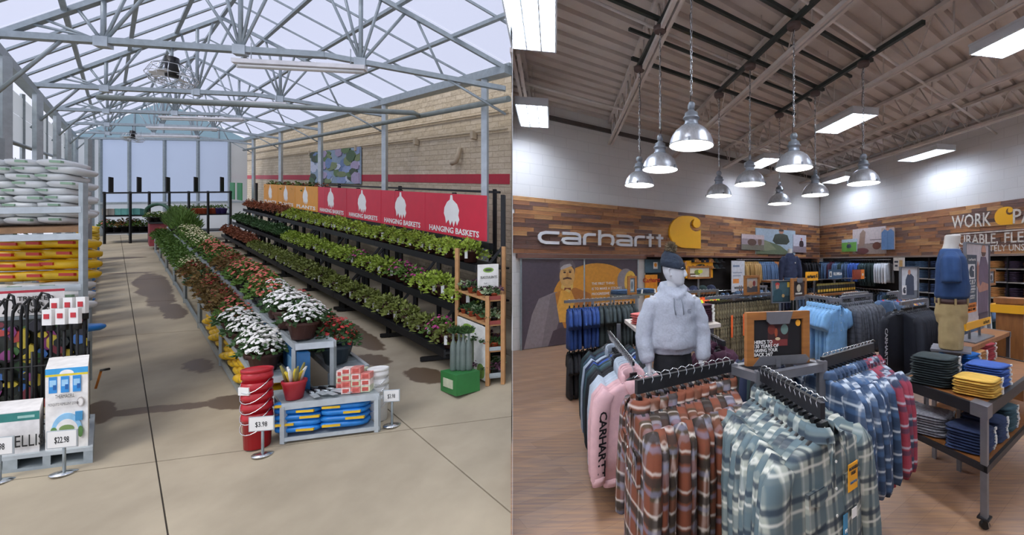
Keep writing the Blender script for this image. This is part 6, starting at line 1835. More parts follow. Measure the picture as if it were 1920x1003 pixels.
# tall printed sign on a steel base
def onR(u, v, z): return vec(*RO) + DA * u + DB * v + Vector((0, 0, z))
r = thing('poster_stand', onR(.86, .14, RZ2), 'tall framed poster of a man with folded arms on a steel base', 'sign')
m = MB(); Phex(m, RO, .55, 1.25, .03, .27, RZ2, RZ2 + .012); m.build('base_plate', raw, r)
for u in (.72, 1.08):
    m = MB(); m.tube([onR(u, .15, RZ2 + .01), onR(u, .15, RZ2 + .25)], .012, 8); m.build('stem', raw, r)
fnk = lambda u, v, d: onR(.50 + u, .13 - d, 1.29 + v)
KW, KH = .82, .80
art = [('46505e', rect(0, .18, .46, .86)), ('e8e8e6', rect(.10, .55, .38, .74)), ('3d4654', [(.14 + .2 * u, .57 + .15 * v) for u, v in LOGO]),
       ('6b5a6e', [(.52, .05), (.95, .05), (.98, .45), (.97, .72), (.86, .84), (.64, .84), (.54, .68), (.50, .4)]), ('b98670', [(.46, .46), (.56, .36), (.96, .38), (.98, .46), (.7, .5), (.6, .44), (.5, .56)]), ('b07a66', [(.46, .5), (.52, .48), (.55, .7), (.5, .78), (.46, .7)]), ('c2917a', ell(.76, .92, .1, .08)), ('5a3c32', [(.66, .9), (.86, .9), (.82, .85), (.7, .85)]), ('e8872e', rect(.02, .12, .42, .24)), ('4f4254', rect(.55, .0, .95, .08))]
board('poster_print', fnk, KW, KH, 0, .012, 'cfc9ce', art, r)
for t, v, s, w in (('carhartt', .80, .04, .3), ('K87', .505, .07, .28), ('THE POCKET', .45, .03, .26), ('WORKWEAR', .415, .03, .26), ('T-SHIRT', .38, .03, .2), ('MIDWEIGHT', .33, .025, .24), ('COMFORT', .30, .025, .2)):
    text_on(t, fnk, .24 * KW, v * KH, s, paper, r, width=w * KW, d=.02, bold=0)
text_on('RUGGED', fnk, .22 * KW, .2 * KH, .035, ink, r, width=.3 * KW, d=.02, bold=0); text_on('SINCE 1889', fnk, .22 * KW, .155 * KH, .035, ink, r, width=.3 * KW, d=.02, bold=0)
for poly in (rect(-.02, 0, 0, KH), rect(KW, 0, KW + .02, KH), rect(-.02, KH, KW + .02, KH + .015)):
    m = MB(); m.prism(poly, fnk, -.01, .025); m.build('poster_frame', raw, r)
m = MB(); m.prism(rect(-.03, -.075, KW + .03, 0), fnk, -.012, .03); m.build('yellow_bar', yellow, r)
text_on('carhartt', fnk, KW * .8, -.038, .06, ink, r, width=.24, d=.036, bold=0)
# wooden column display beyond the riser
p = vec(4.62, 5.3)
r = thing('wood_column', p, 'brown wooden column with a yellow collar beyond the table', 'column display')
m = MB(); m.box(p + Vector((0, 0, .7)), (.26, .26, 1.4), RA); m.build('shaft', wood_t, r)
m = MB(); m.box(p + Vector((0, 0, 1.33)), (.36, .36, .10), RA); m.build('collar', yellow, r)
m = MB(); m.box(p + Vector((0, 0, 1.43)), (.30, .30, .06), RA); m.build('cap', wood_t, r)
for s in (-.06, .06):
    m = MB(); m.tube([p + NA * .178 + DA * s + Vector((0, 0, 1.33)), p + NA * .186 + DA * s + Vector((0, 0, 1.33))], .012, 8); m.build('bolt', blackp, r)
framed_sign((5.0, 6.1), RA, .32, .24, 1.57, '5a6470', [('c9ccd2', rect(.2, .2, .8, .8)), ('3a3f48', ell(.5, .45, .2, .25))], 'small wood framed photograph with a yellow side beyond the tall poster', .035, post=1.57, stand=1)
# ================================================================== MANNEQUINS
def fuse(b, name, voxel, m, smooth=2, wrinkle=0.0, seed=0, sc_=9.0):
    """weld overlapping lofts into one continuous skin"""
    me = b.mesh(name)
    ts = bpy.data.scenes.new('tmp')
    o = bpy.data.objects.new('tmp', me); ts.collection.objects.link(o)
    md = o.modifiers.new('r', 'REMESH'); md.mode = 'VOXEL'; md.voxel_size = voxel
    s_ = o.modifiers.new('s', 'SMOOTH'); s_.iterations = smooth; s_.factor = .5
    vl = ts.view_layers[0]
    vl.update()
    out = bpy.data.meshes.new_from_object(o.evaluated_get(vl.depsgraph))
    bpy.data.objects.remove(o)
    bpy.data.scenes.remove(ts)
    out.materials.clear(); out.materials.append(m)
    if wrinkle:
        for v in out.vertices:
            n = noise.noise(Vector((v.co.x * sc_ + seed, v.co.y * sc_, v.co.z * sc_ * 1.6))) + .5 * noise.noise(Vector((v.co.x * sc_ * 2.3, v.co.y * sc_ * 2.3 + seed, v.co.z * sc_ * 2.6)))
            v.co += v.normal * n * wrinkle
    out.polygons.foreach_set('use_smooth', [True] * len(out.polygons))
    out.name = name
    return out
def oval(b, rows, n=20, caps=True):         # rows: (cx, cy, z, rx, ry)
    b.loft([[Vector((cx + math.cos(2 * PI * k / n) * rx, cy + math.sin(2 * PI * k / n) * ry, z)) for k in range(n)] for cx, cy, z, rx, ry in rows], caps)
def arm_tube(b, pts, rs, n=12): b.tube(pts, rs, n)
matte = mat('matte_white_mannequin', 'cfd2d8', .5, 0, .02)
def hand(b, wrist, s, curl=.25):
    """palm, four unequal bent fingers and a thumb leaving the side of the palm; hangs down from the wrist"""
    w = Vector(wrist)
    b.tube([w + Vector((0, 0, .03)), w, w + Vector((0, -.004, -.045)), w + Vector((0, -.006, -.085))], [.024, .026, .033, .030], 10, flat=.55)
    for k, L in enumerate((.070, .080, .075, .058)):
        x = (k - 1.5) * .0165
        r0 = w + Vector((x * .9, -.006, -.078))
        b.tube([r0, r0 + Vector((x * .12, -.006, -L * .45)), r0 + Vector((x * .15, -.010 - curl * .05, -L * .78)), r0 + Vector((x * .12, -.018 - curl * .1, -L))], [.0095, .009, .008, .006], 8)
    t0 = w + Vector((-s * .026, -.01, -.03))
    b.tube([t0, t0 + Vector((-s * .016, -.014, -.03)), t0 + Vector((-s * .018, -.024, -.058)), t0 + Vector((-s * .012, -.03, -.075))], [.012, .011, .010, .007], 8)
# --- hooded mannequin
MP = vec(.288, 3.72)
mq = thing('hooded_mannequin', MP, 'white mannequin in pale grey hoodie, dark bobble hat and black trousers', 'mannequin', rz=.22)
b = MB()
# legs, pelvis, torso, neck
for s in (-1, 1):
    b.tube([(s * .10, 0, .04), (s * .10, .0, .30), (s * .098, -.01, .50), (s * .095, 0, .72), (s * .085, 0, .92)], [.045, .055, .06, .075, .09], 12)
    b.tube([(s * .10, .05, .035), (s * .105, -.05, .035), (s * .11, -.15, .025)], [.04, .042, .03], 10)
    b.tube([(s * .15, 0, 1.60), (s * .225, .0, 1.40), (s * .245, -.02, 1.20), (s * .238, -.07, 1.06), (s * .235, -.08, 1.02)], [.055, .05, .043, .034, .026], 12)
    hand(b, (s * .235, -.085, 1.03), s)
oval(b, [(0, 0, .85, .12, .1), (0, 0, .98, .155, .11), (0, 0, 1.15, .135, .095), (0, 0, 1.35, .15, .10), (0, 0, 1.52, .165, .10), (0, 0, 1.62, .12, .075), (0, .0, 1.67, .06, .055), (0, -.005, 1.76, .052, .052)])
# head turned to its left (towards the folded shirts)
HT = Matrix.Translation((0, -.015, 1.815)) @ Matrix.Rotation(.95, 4, 'Z')
hb = MB()
hb.loft([[HT @ Vector((math.cos(2 * PI * k / 20) * rx, math.sin(2 * PI * k / 20) * ry + cy, z)) for k in range(20)] for z, rx, ry, cy in ((-.115, .022, .028, -.055), (-.095, .045, .06, -.035), (-.06, .06, .082, -.015), (-.01, .070, .094, -.002), (.04, .073, .096, .004), (.09, .066, .086, .008), (.12, .045, .06, .01), (.135, .015, .02, .01))], True)
hb.tube([HT @ Vector(v) for v in ((0, -.092, .030), (0, -.106, .0), (0, -.116, -.022), (0, -.098, -.034))], [.009, .012, .014, .010], 8)           # nose
hb.tube([HT @ Vector(v) for v in ((-.026, -.084, -.064), (0, -.094, -.060), (.026, -.084, -.064))], [.005, .008, .005], 8)  # lips
hb.tube([HT @ Vector(v) for v in ((-.022, -.08, -.075), (0, -.088, -.074), (.022, -.08, -.075))], [.005, .008, .005], 8)
for s in (-1, 1):
    hb.tube([HT @ Vector(v) for v in ((s * .05, -.078, .034), (s * .03, -.09, .040), (s * .012, -.092, .034))], [.007, .009, .006], 8)   # brows
    hb.ball(HT @ Vector((s * .03, -.083, .012)), .012, 8, 6, (1, .6, .7))
    hb.tube([HT @ Vector(v) for v in ((s * .070, .0, .03), (s * .078, .012, .035), (s * .082, .02, .01), (s * .076, .008, -.03), (s * .07, .0, -.025))], .008, 6)
b.v, off = b.v, len(b.v)
b.v += hb.v; b.f += [[i + off for i in f] for f in hb.f]; b.m += hb.m; b.smooth += hb.smooth
linkmesh('body', fuse(b, 'body', .0065, matte, 1), mq)
# hoodie
hood = mat('heather_grey_fleece', 'b4bac6', .9, 0, .07, 60, .2)
b = MB()
oval(b, [(0, 0, 1.115, .172, .128), (0, 0, 1.15, .180, .136), (0, -.005, 1.18, .206, .158), (0, -.005, 1.26, .206, .158), (0, -.003, 1.38, .198, .148), (0, 0, 1.48, .205, .142), (0, 0, 1.56, .208, .132), (0, .005, 1.62, .165, .112), (0, .012, 1.665, .10, .095), (0, .015, 1.69, .085, .085)], 26)
for s in (-1, 1):
    b.tube([(s * .11, .005, 1.575), (s * .185, .005, 1.545), (s * .240, .0, 1.40), (s * .262, -.01, 1.26), (s * .256, -.045, 1.15), (s * .248, -.068, 1.09), (s * .242, -.078, 1.05)], [.045, .075, .080, .078, .072, .066, .045], 14)
b.ball((0, .085, 1.655), .1, 14, 10, (1.25, .75, .8))
b.tube([(-.06, -.075, 1.625), (-.095, -.02, 1.672), (-.085, .06, 1.705), (0, .10, 1.715), (.085, .06, 1.705), (.095, -.02, 1.672), (.06, -.075, 1.625), (0, -.105, 1.595), (-.06, -.075, 1.625)], .03, 10)
hm = linkmesh('hoodie', fuse(b, 'hoodie', .011, hood, 3, .006, 2.0), mq)
b = MB(); oval(b, [(0, -.012, 1.165, .15, .155), (0, -.014, 1.20, .16, .158), (0, -.012, 1.29, .135, .154), (0, -.008, 1.34, .10, .15)], 20)
b.v = [(x, min(y, -.02), z) for x, y, z in b.v]
linkmesh('front_pocket', fuse(b, 'front_pocket', .009, hood, 2, .003, 5.0), mq)
for s in (-1, 1):
    b = MB(); b.use(mat('grey_cord', '7c828c', .8)); b.tube([(s * .03, -.125, 1.60), (s * .038, -.155, 1.54), (s * .035 + .01, -.16, 1.46)], .0045, 5); linkmesh('drawstring', b.mesh('drawstring'), mq)
b = MB(); logo(b, lambda u, v, d: Vector((.075 + u, -.158 - d, 1.47 + v)), .034, .04, 0, .004); b.use(mat('tonal_print', '8d93a0', .8)); b.m = [0] * len(b.f); linkmesh('chest_emblem', b.mesh('chest_emblem'), mq)
# trousers
b = MB()
oval(b, [(0, 0, .86, .16, .115), (0, 0, .98, .175, .125), (0, 0, 1.10, .165, .12), (0, 0, 1.14, .155, .115)], 20)
for s in (-1, 1): b.tube([(s * .10, .0, .06), (s * .10, 0, .30), (s * .098, -.005, .55), (s * .09, 0, .80), (s * .085, 0, .92)], [.085, .082, .085, .095, .10], 14)
linkmesh('trousers', fuse(b, 'trousers', .013, mat('cloth_black_trouser', '17181d', .85, 0, .1, 20), 2, .005, 7.0), mq)
# bobble hat with patch
b = MB(); b.use(mat('navy_knit', '26303f', .9, 0, .2, 40, .5))
b.loft([[HT @ Vector((math.cos(2 * PI * k / 24) * rx, math.sin(2 * PI * k / 24) * ry + cy, z + .018 * math.sin(2 * PI * k / 24))) for k in range(24)] for z, rx, ry, cy in ((.038, .082, .106, .006), (.045, .087, .111, .006), (.095, .087, .108, .01), (.10, .081, .101, .012), (.135, .073, .09, .016), (.165, .052, .064, .02), (.185, .02, .024, .022))], True)
ht = linkmesh('bobble_hat', b.mesh('bobble_hat'), mq)
b = MB(); b.use(mat('tan_fur', '8c7c64', .95, 0, .3, 40)); random.seed(5)
cpos = HT @ Vector((0, .024, .212))
for _ in range(700):
    d = Vector((random.gauss(0, 1), random.gauss(0, 1), random.gauss(0, 1))).normalized()
    leaf(b, cpos + d * .014, d + Vector((random.uniform(-.3, .3), random.uniform(-.3, .3), random.uniform(-.3, .3))), random.uniform(.038, .052), .0045)
b.ball(cpos, .034, 10, 8)
linkmesh('bobble', b.mesh('bobble'), mq)
b = MB(); b.use(mat('leather_patch', 'b87a4a', .7)); f_ = lambda u, v, d: HT @ Vector((-.018 + u, -.107 - d, .055 + v)); b.prism([(0, 0), (.036, 0), (.036, .036), (0, .036)], f_, 0, .006); linkmesh('hat_patch', b.mesh('hat_patch'), mq)
# --- torso mannequin on the riser
MP2 = onR(.02, .10, RZ2)
m2 = thing('torso_mannequin', MP2, 'headless white torso mannequin in navy tshirt and khaki shorts', 'mannequin', rz=.9)
b = MB(); b.use(raw); b.box((0, 0, .008), (.34, .30, .016)); linkmesh('base_plate', b.mesh('base_plate'), m2)
b = MB(); oval(b, [(0, 0, .80, .13, .1), (0, 0, .88, .12, .09), (0, .01, .93, .065, .065), (0, .0, .98, .055, .06), (0, -.012, 1.06, .056, .064), (0, -.014, 1.068, .045, .05)], 20); linkmesh('body', fuse(b, 'body', .008, mat('ivory_mannequin', 'd3cec6', .5, 0, .02), 2), m2)
nv = mat('cloth_navy_tee', '21406b', .85, 0, .06, 20)
b = MB(); oval(b, [(0, 0, .475, .15, .115), (0, -.005, .50, .172, .135), (0, -.008, .58, .17, .135), (0, -.005, .70, .17, .128), (0, 0, .80, .175, .12), (0, 0, .865, .165, .105), (0, .005, .91, .11, .085), (0, .005, .935, .075, .075)], 24)
for s in (-1, 1): b.tube([(s * .12, .0, .86), (s * .175, .0, .82), (s * .205, -.005, .72), (s * .215, -.01, .63)], [.07, .08, .08, .078], 14, flat=1.1)
linkmesh('tshirt', fuse(b, 'tshirt', .010, nv, 3, .006, 3.0, 7), m2)
b = MB(); b.use(mat('brown_leather_belt', '4a2f2c', .5)); b.loft([[Vector((math.cos(2 * PI * k / 24) * .156, math.sin(2 * PI * k / 24) * .122, z)) for k in range(24)] for z in (.432, .475)], True); linkmesh('belt', b.mesh('belt'), m2)
kh = mat('cloth_khaki', 'a89468', .85, 0, .06, 20)
b = MB(); oval(b, [(0, 0, .25, .15, .115), (0, 0, .33, .165, .13), (0, 0, .42, .155, .122), (0, 0, .445, .15, .118)], 22)
for s in (-1, 1): b.tube([(s * .085, 0, .02), (s * .086, 0, .10), (s * .083, 0, .22), (s * .078, 0, .32)], [.093, .095, .095, .09], 14)
linkmesh('shorts', fuse(b, 'shorts', .010, kh, 2, .006, 9.0, 8), m2)
for k in range(6):
    t = k * PI / 3 + .3
    b = MB(); b.use(kh); b.box((math.cos(t) * .158, math.sin(t) * .126, .452), (.016, .016, .06), t); linkmesh('belt_loop', b.mesh('belt_loop'), m2)
# --- jacket mannequin on the back gondola
MP3 = vec(3.62, 10.3, 1.47)
m3 = thing('jacket_mannequin', MP3, 'headless white mannequin in navy quarter zip jacket on the back riser', 'mannequin', rz=.15)
b = MB(); oval(b, [(0, 0, .55, .12, .09), (0, 0, .62, .06, .06), (0, 0, .72, .05, .055), (0, -.01, .76, .045, .05)], 16); linkmesh('body', fuse(b, 'body', .012, MATS['ivory_mannequin'], 2), m3)
b = MB(); oval(b, [(0, 0, .06, .165, .12), (0, 0, .2, .17, .125), (0, 0, .4, .175, .12), (0, 0, .53, .17, .11), (0, 0, .60, .11, .08), (0, 0, .66, .065, .065)], 20)
for s in (-1, 1): b.tube([(s * .13, 0, .55), (s * .2, 0, .45), (s * .235, -.01, .25), (s * .25, -.03, .0)], [.07, .075, .065, .05], 12)
linkmesh('jacket', fuse(b, 'jacket', .014, navy, 2, .006, 4.0), m3)
b = MB(); b.use(denim); oval(b, [(0, 0, 0, .15, .11), (0, 0, .08, .16, .115)], 18); linkmesh('jeans_waist', b.mesh('jeans_waist'), m3)
b = MB(); b.use(white); b.box((.07, -.125, .42), (.02, .01, .035)); linkmesh('chest_label', b.mesh('chest_label'), m3)
# ================================================================== BACK OF THE SHOP
def rail_rack(p0, p1, z, label, legs=True):
    r = thing('straight_rack', vec((p0[0] + p1[0]) / 2, (p0[1] + p1[1]) / 2), label, 'clothes rack')
    a, b_ = vec(*p0), vec(*p1)
    m = MB(); m.bar(zz(a, z), zz(b_, z), .03, .04); m.build('hanging_rail', raw, r)
    if legs:
        for p in (a + (b_ - a) * .35, b_ - (b_ - a) * .04):
            m = MB(); m.bar(zz(p, .02), zz(p, z), .04); m.build('post', raw, r)
            m = MB(); m.bar(zz(p - DB * .25, .03), zz(p + DB * .25, .03), .04); m.build('foot', raw, r)
    return r
def row_on(p0, direc, keys, spacing, z, rz, desc, group, label, scale=1.0):
    p1 = vec(*p0) + direc * spacing * len(keys)
    rail_rack((vec(*p0) - direc * .08).to_2d(), (p1 + direc * .05).to_2d(), z - .015, label)
    return hang_row(p0, direc, keys, spacing, z, rz, desc, group, scale)
# polos and dark tees by the mural
row_on((-1.0, 6.05), DA, ['polo'] * 7 + ['dtee'] * 9, .075, 1.36, RB + PI, {'polo': 'bright navy polo shirt on the rack before the mural', 'dtee': 'charcoal tshirt on the rack before the mural'}, 'tops on the rack before the mural', 'grey rack of navy polo shirts before the mural', 1.0)
hang_row((-1.0, 6.05), DA, ['btee'] * 14, .075, .72, RB + PI, 'black tshirt on the low rail before the mural', 'black tshirts on the low rail', .95)
p = vec(-.98, 6.1); m = MB(); m.bar(zz(vec(-1.03, 6.0), .71), zz(vec(-.1, 6.75), .71), .03); m.build('low_hanging_rail', raw, label='lower grey rail carrying black tshirts before the mural', cat='rail')
# denim table behind it
r = thing('denim_shelf', vec(-.25, 7.3), 'grey shelf unit of folded jeans between the mural and the hooded mannequin', 'shelf unit')
for z in (.45, .9, 1.34):
    m = MB(); Phex(m, (-.45, 7.2), 0, .95, 0, .45, z - .03, z); m.build('shelf', raw, r)
for u, v in ((0, 0), (.92, 0), (0, .42), (.92, .42)):
    m = MB(); Phex(m, (-.45, 7.2), u, u + .03, v, v + .03, 0, 1.34); m.build('post', raw, r)
for k in range(3): fold_stack('jn', denim, vec(-.45, 7.2) + DA * (.16 + k * .3) + DB * .2, 1.342, 3, .27, .3, .025, RA, 'folded blue jeans on the grey shelf unit', 'folded jeans on the shelf unit', name='folded_jeans')
framed_sign((-.14, 6.9), RA, .17, .30, 1.38, '5f7688', [('aab4bc', rect(.2, .1, .8, .9)), ('4a5a66', ell(.5, .5, .2, .3))], 'narrow wood framed picture before the mural', .035, post=.02)
# camo trousers
camo_keys = ['camo'] * 26
row_on((1.0, 6.15), DA, camo_keys, .062, 1.40, RB + PI, 'camouflage trousers hung on the long rack', 'camouflage trousers', 'grey rack of camouflage trousers', 1.0)
for k, (u, c) in enumerate(((.35, 'f06a2a'), (.62, 'f06a2a'))):
    q = vec(1.0, 6.15) + DA * u - DB * .235
    b = MB(); b.prism(rect(-.02, 0, .02, .32), lambda uu, v, d: q + DA * uu + Vector((0, 0, .82 + v)) - DB * d, 0, .008); b.build('orange_tag', pc(c), label='orange hang tag on the camouflage trousers, %s' % ('nearer the maroon stack' if k == 0 else 'nearer the framed sign'), cat='tag', group='orange tags')
# hi vis tops and caps
row_on((.85, 7.15), DA, ['hiv', 'hiv', 'hiv', 'hio', 'hio', 'hiv', 'hio', 'hiv'], .08, 1.42, RB + PI, {'hiv': 'lime hi vis tshirt behind the camouflage rack', 'hio': 'orange hi vis tshirt behind the camouflage rack'}, 'hi vis tops', 'grey rack of hi vis tops')
r = thing('cap_shelf', vec(1.0, 7.9), 'wooden shelf of caps before the plank wall', 'shelf unit')
m = MB(); Phex(m, (.75, 7.9), 0, 1.05, 0, .4, 1.28, 1.32); m.build('shelf', wood_t, r)
for u in (.05, .97):
    m = MB(); Phex(m, (.75, 7.9), u, u + .04, .18, .22, 0, 1.28); m.build('post', raw, r)
def cap_proto(m):
    b = MB(); b.use(m); b.sm = True; b.ball((0, 0, .02), .09, 14, 8, (1, 1.1, 1.05)); b.v = [(x, y, max(z, 0)) for x, y, z in b.v]
    c = MB(); c.use(m); c.loft([[Vector((math.sin(t) * .085 * w, -.075 - math.cos(t) * d, .012 + z)) for t in [-1.35 + 2.7 * k / 10 for k in range(11)]] for w, d, z in ((.95, .0, 0), (1, .06, .004), (.95, .085, -.006))], False, closed=False)
    return Proto('cap', [('crown', b.mesh('crown')), ('peak', c.mesh('peak'))])
caps = [cap_proto(cloth('cap_lilac', '8a869c')), cap_proto(navy), cap_proto(dkgreen), cap_proto(blackc), cap_proto(brwn)]
for k in range(4): caps[[0, 1, 2, 1][k]].place(vec(.75, 7.9, 1.32) + DA * (.16 + .25 * k) + DB * .16, RA, ['lilac cap on the wooden cap shelf', 'navy cap on the wooden cap shelf, beside the lilac one', 'dark green cap on the wooden cap shelf', 'navy cap at the far end of the wooden cap shelf'][k], 'cap', 'caps on the wooden shelf', 1.15)
framed_sign((1.15, 8.35), RA, .62, .25, 1.58, 'c9c3b4', [('7a8a3a', ell(.4, .5, .16, .3)), ('c9d23a', ell(.55, .6, .12, .22)), ('5a4a3a', rect(0, 0, .3, .4)), ('f0f0ee', rect(.05, .1, .45, .22))], 'wide wood framed sign above the cap shelf', .035, post=.26)
b = MB()
board('emblem_card', lambda u, v, d: WA(tA(1272), .3, 1.45) + DA * u + Vector((0, 0, v)) + NA * d, 1.1, .5, -.29, .01, 'f0a81e', [('1c1c1c', [(.3 + .4 * u, .3 + .5 * v) for u, v in LOGO])], label='yellow card with black emblem behind the hooded mannequin', cat='sign')
# wall A: rail with jackets
def wall_row(fnp, t0, t1, keys, z, rz, desc, group, step):
    n = int(abs(t1 - t0) / step)
    for i in range(n):
        k = keys(i / max(1, n - 1))
        P_ = GP[k][i % len(GP[k])]
        q = fnp(t0 + (t1 - t0) * i / max(1, n - 1))
        P_.place((q.x, q.y, z), rz + grn.uniform(-.06, .06), desc[k], CAT[P_.name], group)
for (t0, t1, nm_) in ((4.05, 7.0, 'a'),):
    m = MB(); m.tube([WA(t0, .32, 1.99), WA(t1, .32, 1.99)], .015, 6); m.build('wall_rail', chrome, label='chrome hanging rail under the shelf on the logo wall', cat='rail')
da_ = {'tanj': 'tan duck jacket on the logo wall rail', 'slatej': 'slate blue jacket on the logo wall rail', 'brickj': 'brown orange duck jacket on the logo wall rail', 'blackl': 'black sweatshirt at the corner end of the logo wall rail'}
wall_row(lambda t: WA(t, .32), tA(1377), tA(1404), lambda x: 'tanj', 2.005, RB, da_, 'jackets on the logo wall rail', .055)
wall_row(lambda t: WA(t, .32), tA(1408), tA(1434), lambda x: 'slatej', 2.005, RB, da_, 'jackets on the logo wall rail', .055)
wall_row(lambda t: WA(t, .32), tA(1438), tA(1468), lambda x: 'brickj', 2.005, RB, da_, 'jackets on the logo wall rail', .06)
wall_row(lambda t: WA(t, .32), tA(1490), tA(1516), lambda x: 'blackl', 2.005, RB, da_, 'jackets on the logo wall rail', .09)
m = MB(); m.tube([WBp(.45, .32, 1.99), WBp(3.95, .32, 1.99)], .015, 6); m.build('wall_rail', chrome, label='chrome hanging rail under the shelf on the slogan wall', cat='rail')
db_ = {'denimj': 'denim jacket on the slogan wall rail', 'marj': 'maroon jacket on the slogan wall rail', 'greenj': 'dark green jacket on the slogan wall rail', 'royalj': 'blue sweatshirt on the slogan wall rail', 'navyl': 'navy sweatshirt on the slogan wall rail', 'whitej': 'white sweatshirt at the end of the slogan wall rail', 'dkg': 'dark green sweatshirt on the slogan wall rail'}
wall_row(lambda t: WBp(t, .32), .55, 3.85, lambda x: 'denimj' if x < .16 else 'marj' if x < .26 else 'denimj' if x < .34 else 'greenj' if x < .42 else 'denimj' if x < .5 else 'royalj' if x < .66 else 'dkg' if x < .86 else 'whitej', 2.005, RA, db_, 'garments on the slogan wall rail', .095)
# lower rows along both walls
m = MB(); m.tube([WA(2.3, .34, 1.05), WA(7.0, .34, 1.05)], .015, 6); m.build('wall_rail', chrome, label='lower chrome rail on the logo wall', cat='rail')
wall_row(lambda t: WA(t, .34), 2.4, 6.9, lambda x: ['jeans', 'jeans', 'blackl', 'navyl'][int(x * 15) % 4], 1.06, RB, {'jeans': 'blue jeans on the lower logo wall rail', 'blackl': 'black sweatshirt on the lower logo wall rail', 'navyl': 'navy sweatshirt on the lower logo wall rail'}, 'garments on the lower logo wall rail', .13) if False else None
wall_row(lambda t: WA(t, .34), 2.4, 6.9, lambda x: ['slatej', 'blackl', 'navyl', 'dkg'][int(x * 15) % 4], 1.06, RB, {'slatej': 'slate blue jacket on the lower logo wall rail', 'blackl': 'black sweatshirt on the lower logo wall rail', 'navyl': 'navy sweatshirt on the lower logo wall rail', 'dkg': 'dark green sweatshirt on the lower logo wall rail'}, 'garments on the lower logo wall rail', .12)
m = MB(); m.tube([WBp(.45, .34, 1.05), WBp(3.95, .34, 1.05)], .015, 6); m.build('wall_rail', chrome, label='lower chrome rail on the slogan wall', cat='rail')
wall_row(lambda t: WBp(t, .34), .55, 3.85, lambda x: ['navyl', 'blackl', 'denimj', 'dkg'][int(x * 11) % 4], 1.06, RA, {'navyl': 'navy sweatshirt on the lower slogan wall rail', 'blackl': 'black sweatshirt on the lower slogan wall rail', 'denimj': 'denim jacket on the lower slogan wall rail', 'dkg': 'dark green sweatshirt on the lower slogan wall rail'}, 'garments on the lower slogan wall rail', .12)
# caps hung on the logo wall and the white poster
for k in range(14):
    caps[[3, 4, 3, 1, 4, 2, 3][k % 7]].place(WA(tA(1285 + (k % 7) * 9), .22, 1.72 if k < 7 else 1.92 - .02), RA, '%s cap hung on the logo wall' % ['black', 'toffee', 'black', 'navy', 'toffee', 'dark green', 'black'][k % 7], 'cap', 'caps hung on the logo wall', 1.2)
r = thing('cap_pegs', WA(tA(1310), .12, 1.7), 'row of steel pegs carrying caps on the logo wall', 'peg rail')
for z in (1.72, 1.9):
    m = MB(); m.bar(WA(tA(1278), .14, z), WA(tA(1345), .14, z), .02); m.build('peg_rail', raw, r)
board('white_wall_poster', lambda u, v, d: WA(tA(1347), .5) + DA * u + Vector((0, 0, 1.0 + v)) + NA * d, .62, .95, 0, .02, 'dfe3ea', [('e8954a', rect(.1, .28, .55, .42)), ('8a9ab4', rect(.1, .8, .6, .86)), ('a9b4c6', rect(.1, .6, .8, .64)), ('a9b4c6', rect(.1, .5, .7, .54)), ('8a5a3a', rect(.55, .03, .63, .2)), ('8a5a3a', rect(.7, .03, .78, .2))], label='white printed poster beside the tan jackets', cat='poster')
# wooden riser gondola under the jacket mannequin
r = thing('back_gondola', vec(3.6, 10.3), 'wooden topped gondola carrying the jacket mannequin', 'gondola')
m = MB(); Phex(m, (3.08, 10.0), 0, .95, 0, .5, 1.42, 1.468); m.build('top_board', wood_t, r)
for u, v in ((0.02, 0), (.9, 0), (0.02, .45), (.9, .45)):
    m = MB(); Phex(m, (3.08, 10.0), u, u + .04, v, v + .04, 0, 1.42); m.build('post', raw, r)
for z in (.5, 1.0):
    m = MB(); Phex(m, (3.08, 10.0), 0, .95, 0, .5, z - .03, z); m.build('shelf', raw, r)
for k in range(3):
    for z in (.502, 1.002): fold_stack('jn', denim, vec(3.08, 10.0) + DA * (.17 + .3 * k) + DB * .25, z, 5, .27, .3, .025, RA, 'folded blue jeans on the back gondola', 'folded jeans on the back gondola', name='folded_jeans')
# signs standing among the racks
framed_sign((1.72, 6.62), RA, .36, .30, 1.40, 'b5ada4', [('4a4a52', rect(0, 0, 1, .4)), ('c2a58a', ell(.4, .55, .2, .25)), ('8a3a3a', ell(.7, .6, .12, .2))], 'small wood framed photograph over the camouflage rack', .04, post=.3)
framed_sign((2.42, 6.55), RA, .40, .33, 1.33, '4a302a', [('2c1f1e', rect(.1, .1, .9, .9)), ('c2b49a', ell(.5, .55, .18, .25)), ('d9d2c4', rect(.2, .15, .8, .25))], 'wood framed photograph with steel plate beside the work picture', .045, plates=True, post=.3)
r_ = framed_sign((2.12, 6.45), RA - .35, .34, .34, 1.29, '3f5a60', [('1f3238', rect(0, 0, 1, .3)), ('b03a36', ell(.3, .84, .12, .1)), ('b98670', ell(.3, .72, .09, .12)), ('2a4850', [(.05, .05), (.6, .05), (.55, .55), (.35, .65), (.12, .55)]), ('c9a46a', ell(.62, .3, .08, .08)), ('d9b23a', rect(.85, .7, .98, .95))], 'frameless looking picture of a worker in a red cap', .012, framem=raw, post=.3)
board('brand_sign', lambda u, v, d: vec(3.12, 8.05, 1.55) + DA * u + Vector((0, 0, v)) + NA * d, .42, .17, 0, .02, 'f2a81c', [('1c1c1c', [(.82 + .12 * u, .3 + .45 * v) for u, v in LOGO])], label='small yellow brand sign on the glove rack', cat='sign')
text_on('carhartt', lambda u, v, d: vec(3.12, 8.05, 1.55) + DA * u + Vector((0, 0, v)) + NA * d, .17, .08, .09, ink, bpy.data.objects['brand_sign'], width=.3, d=.024)
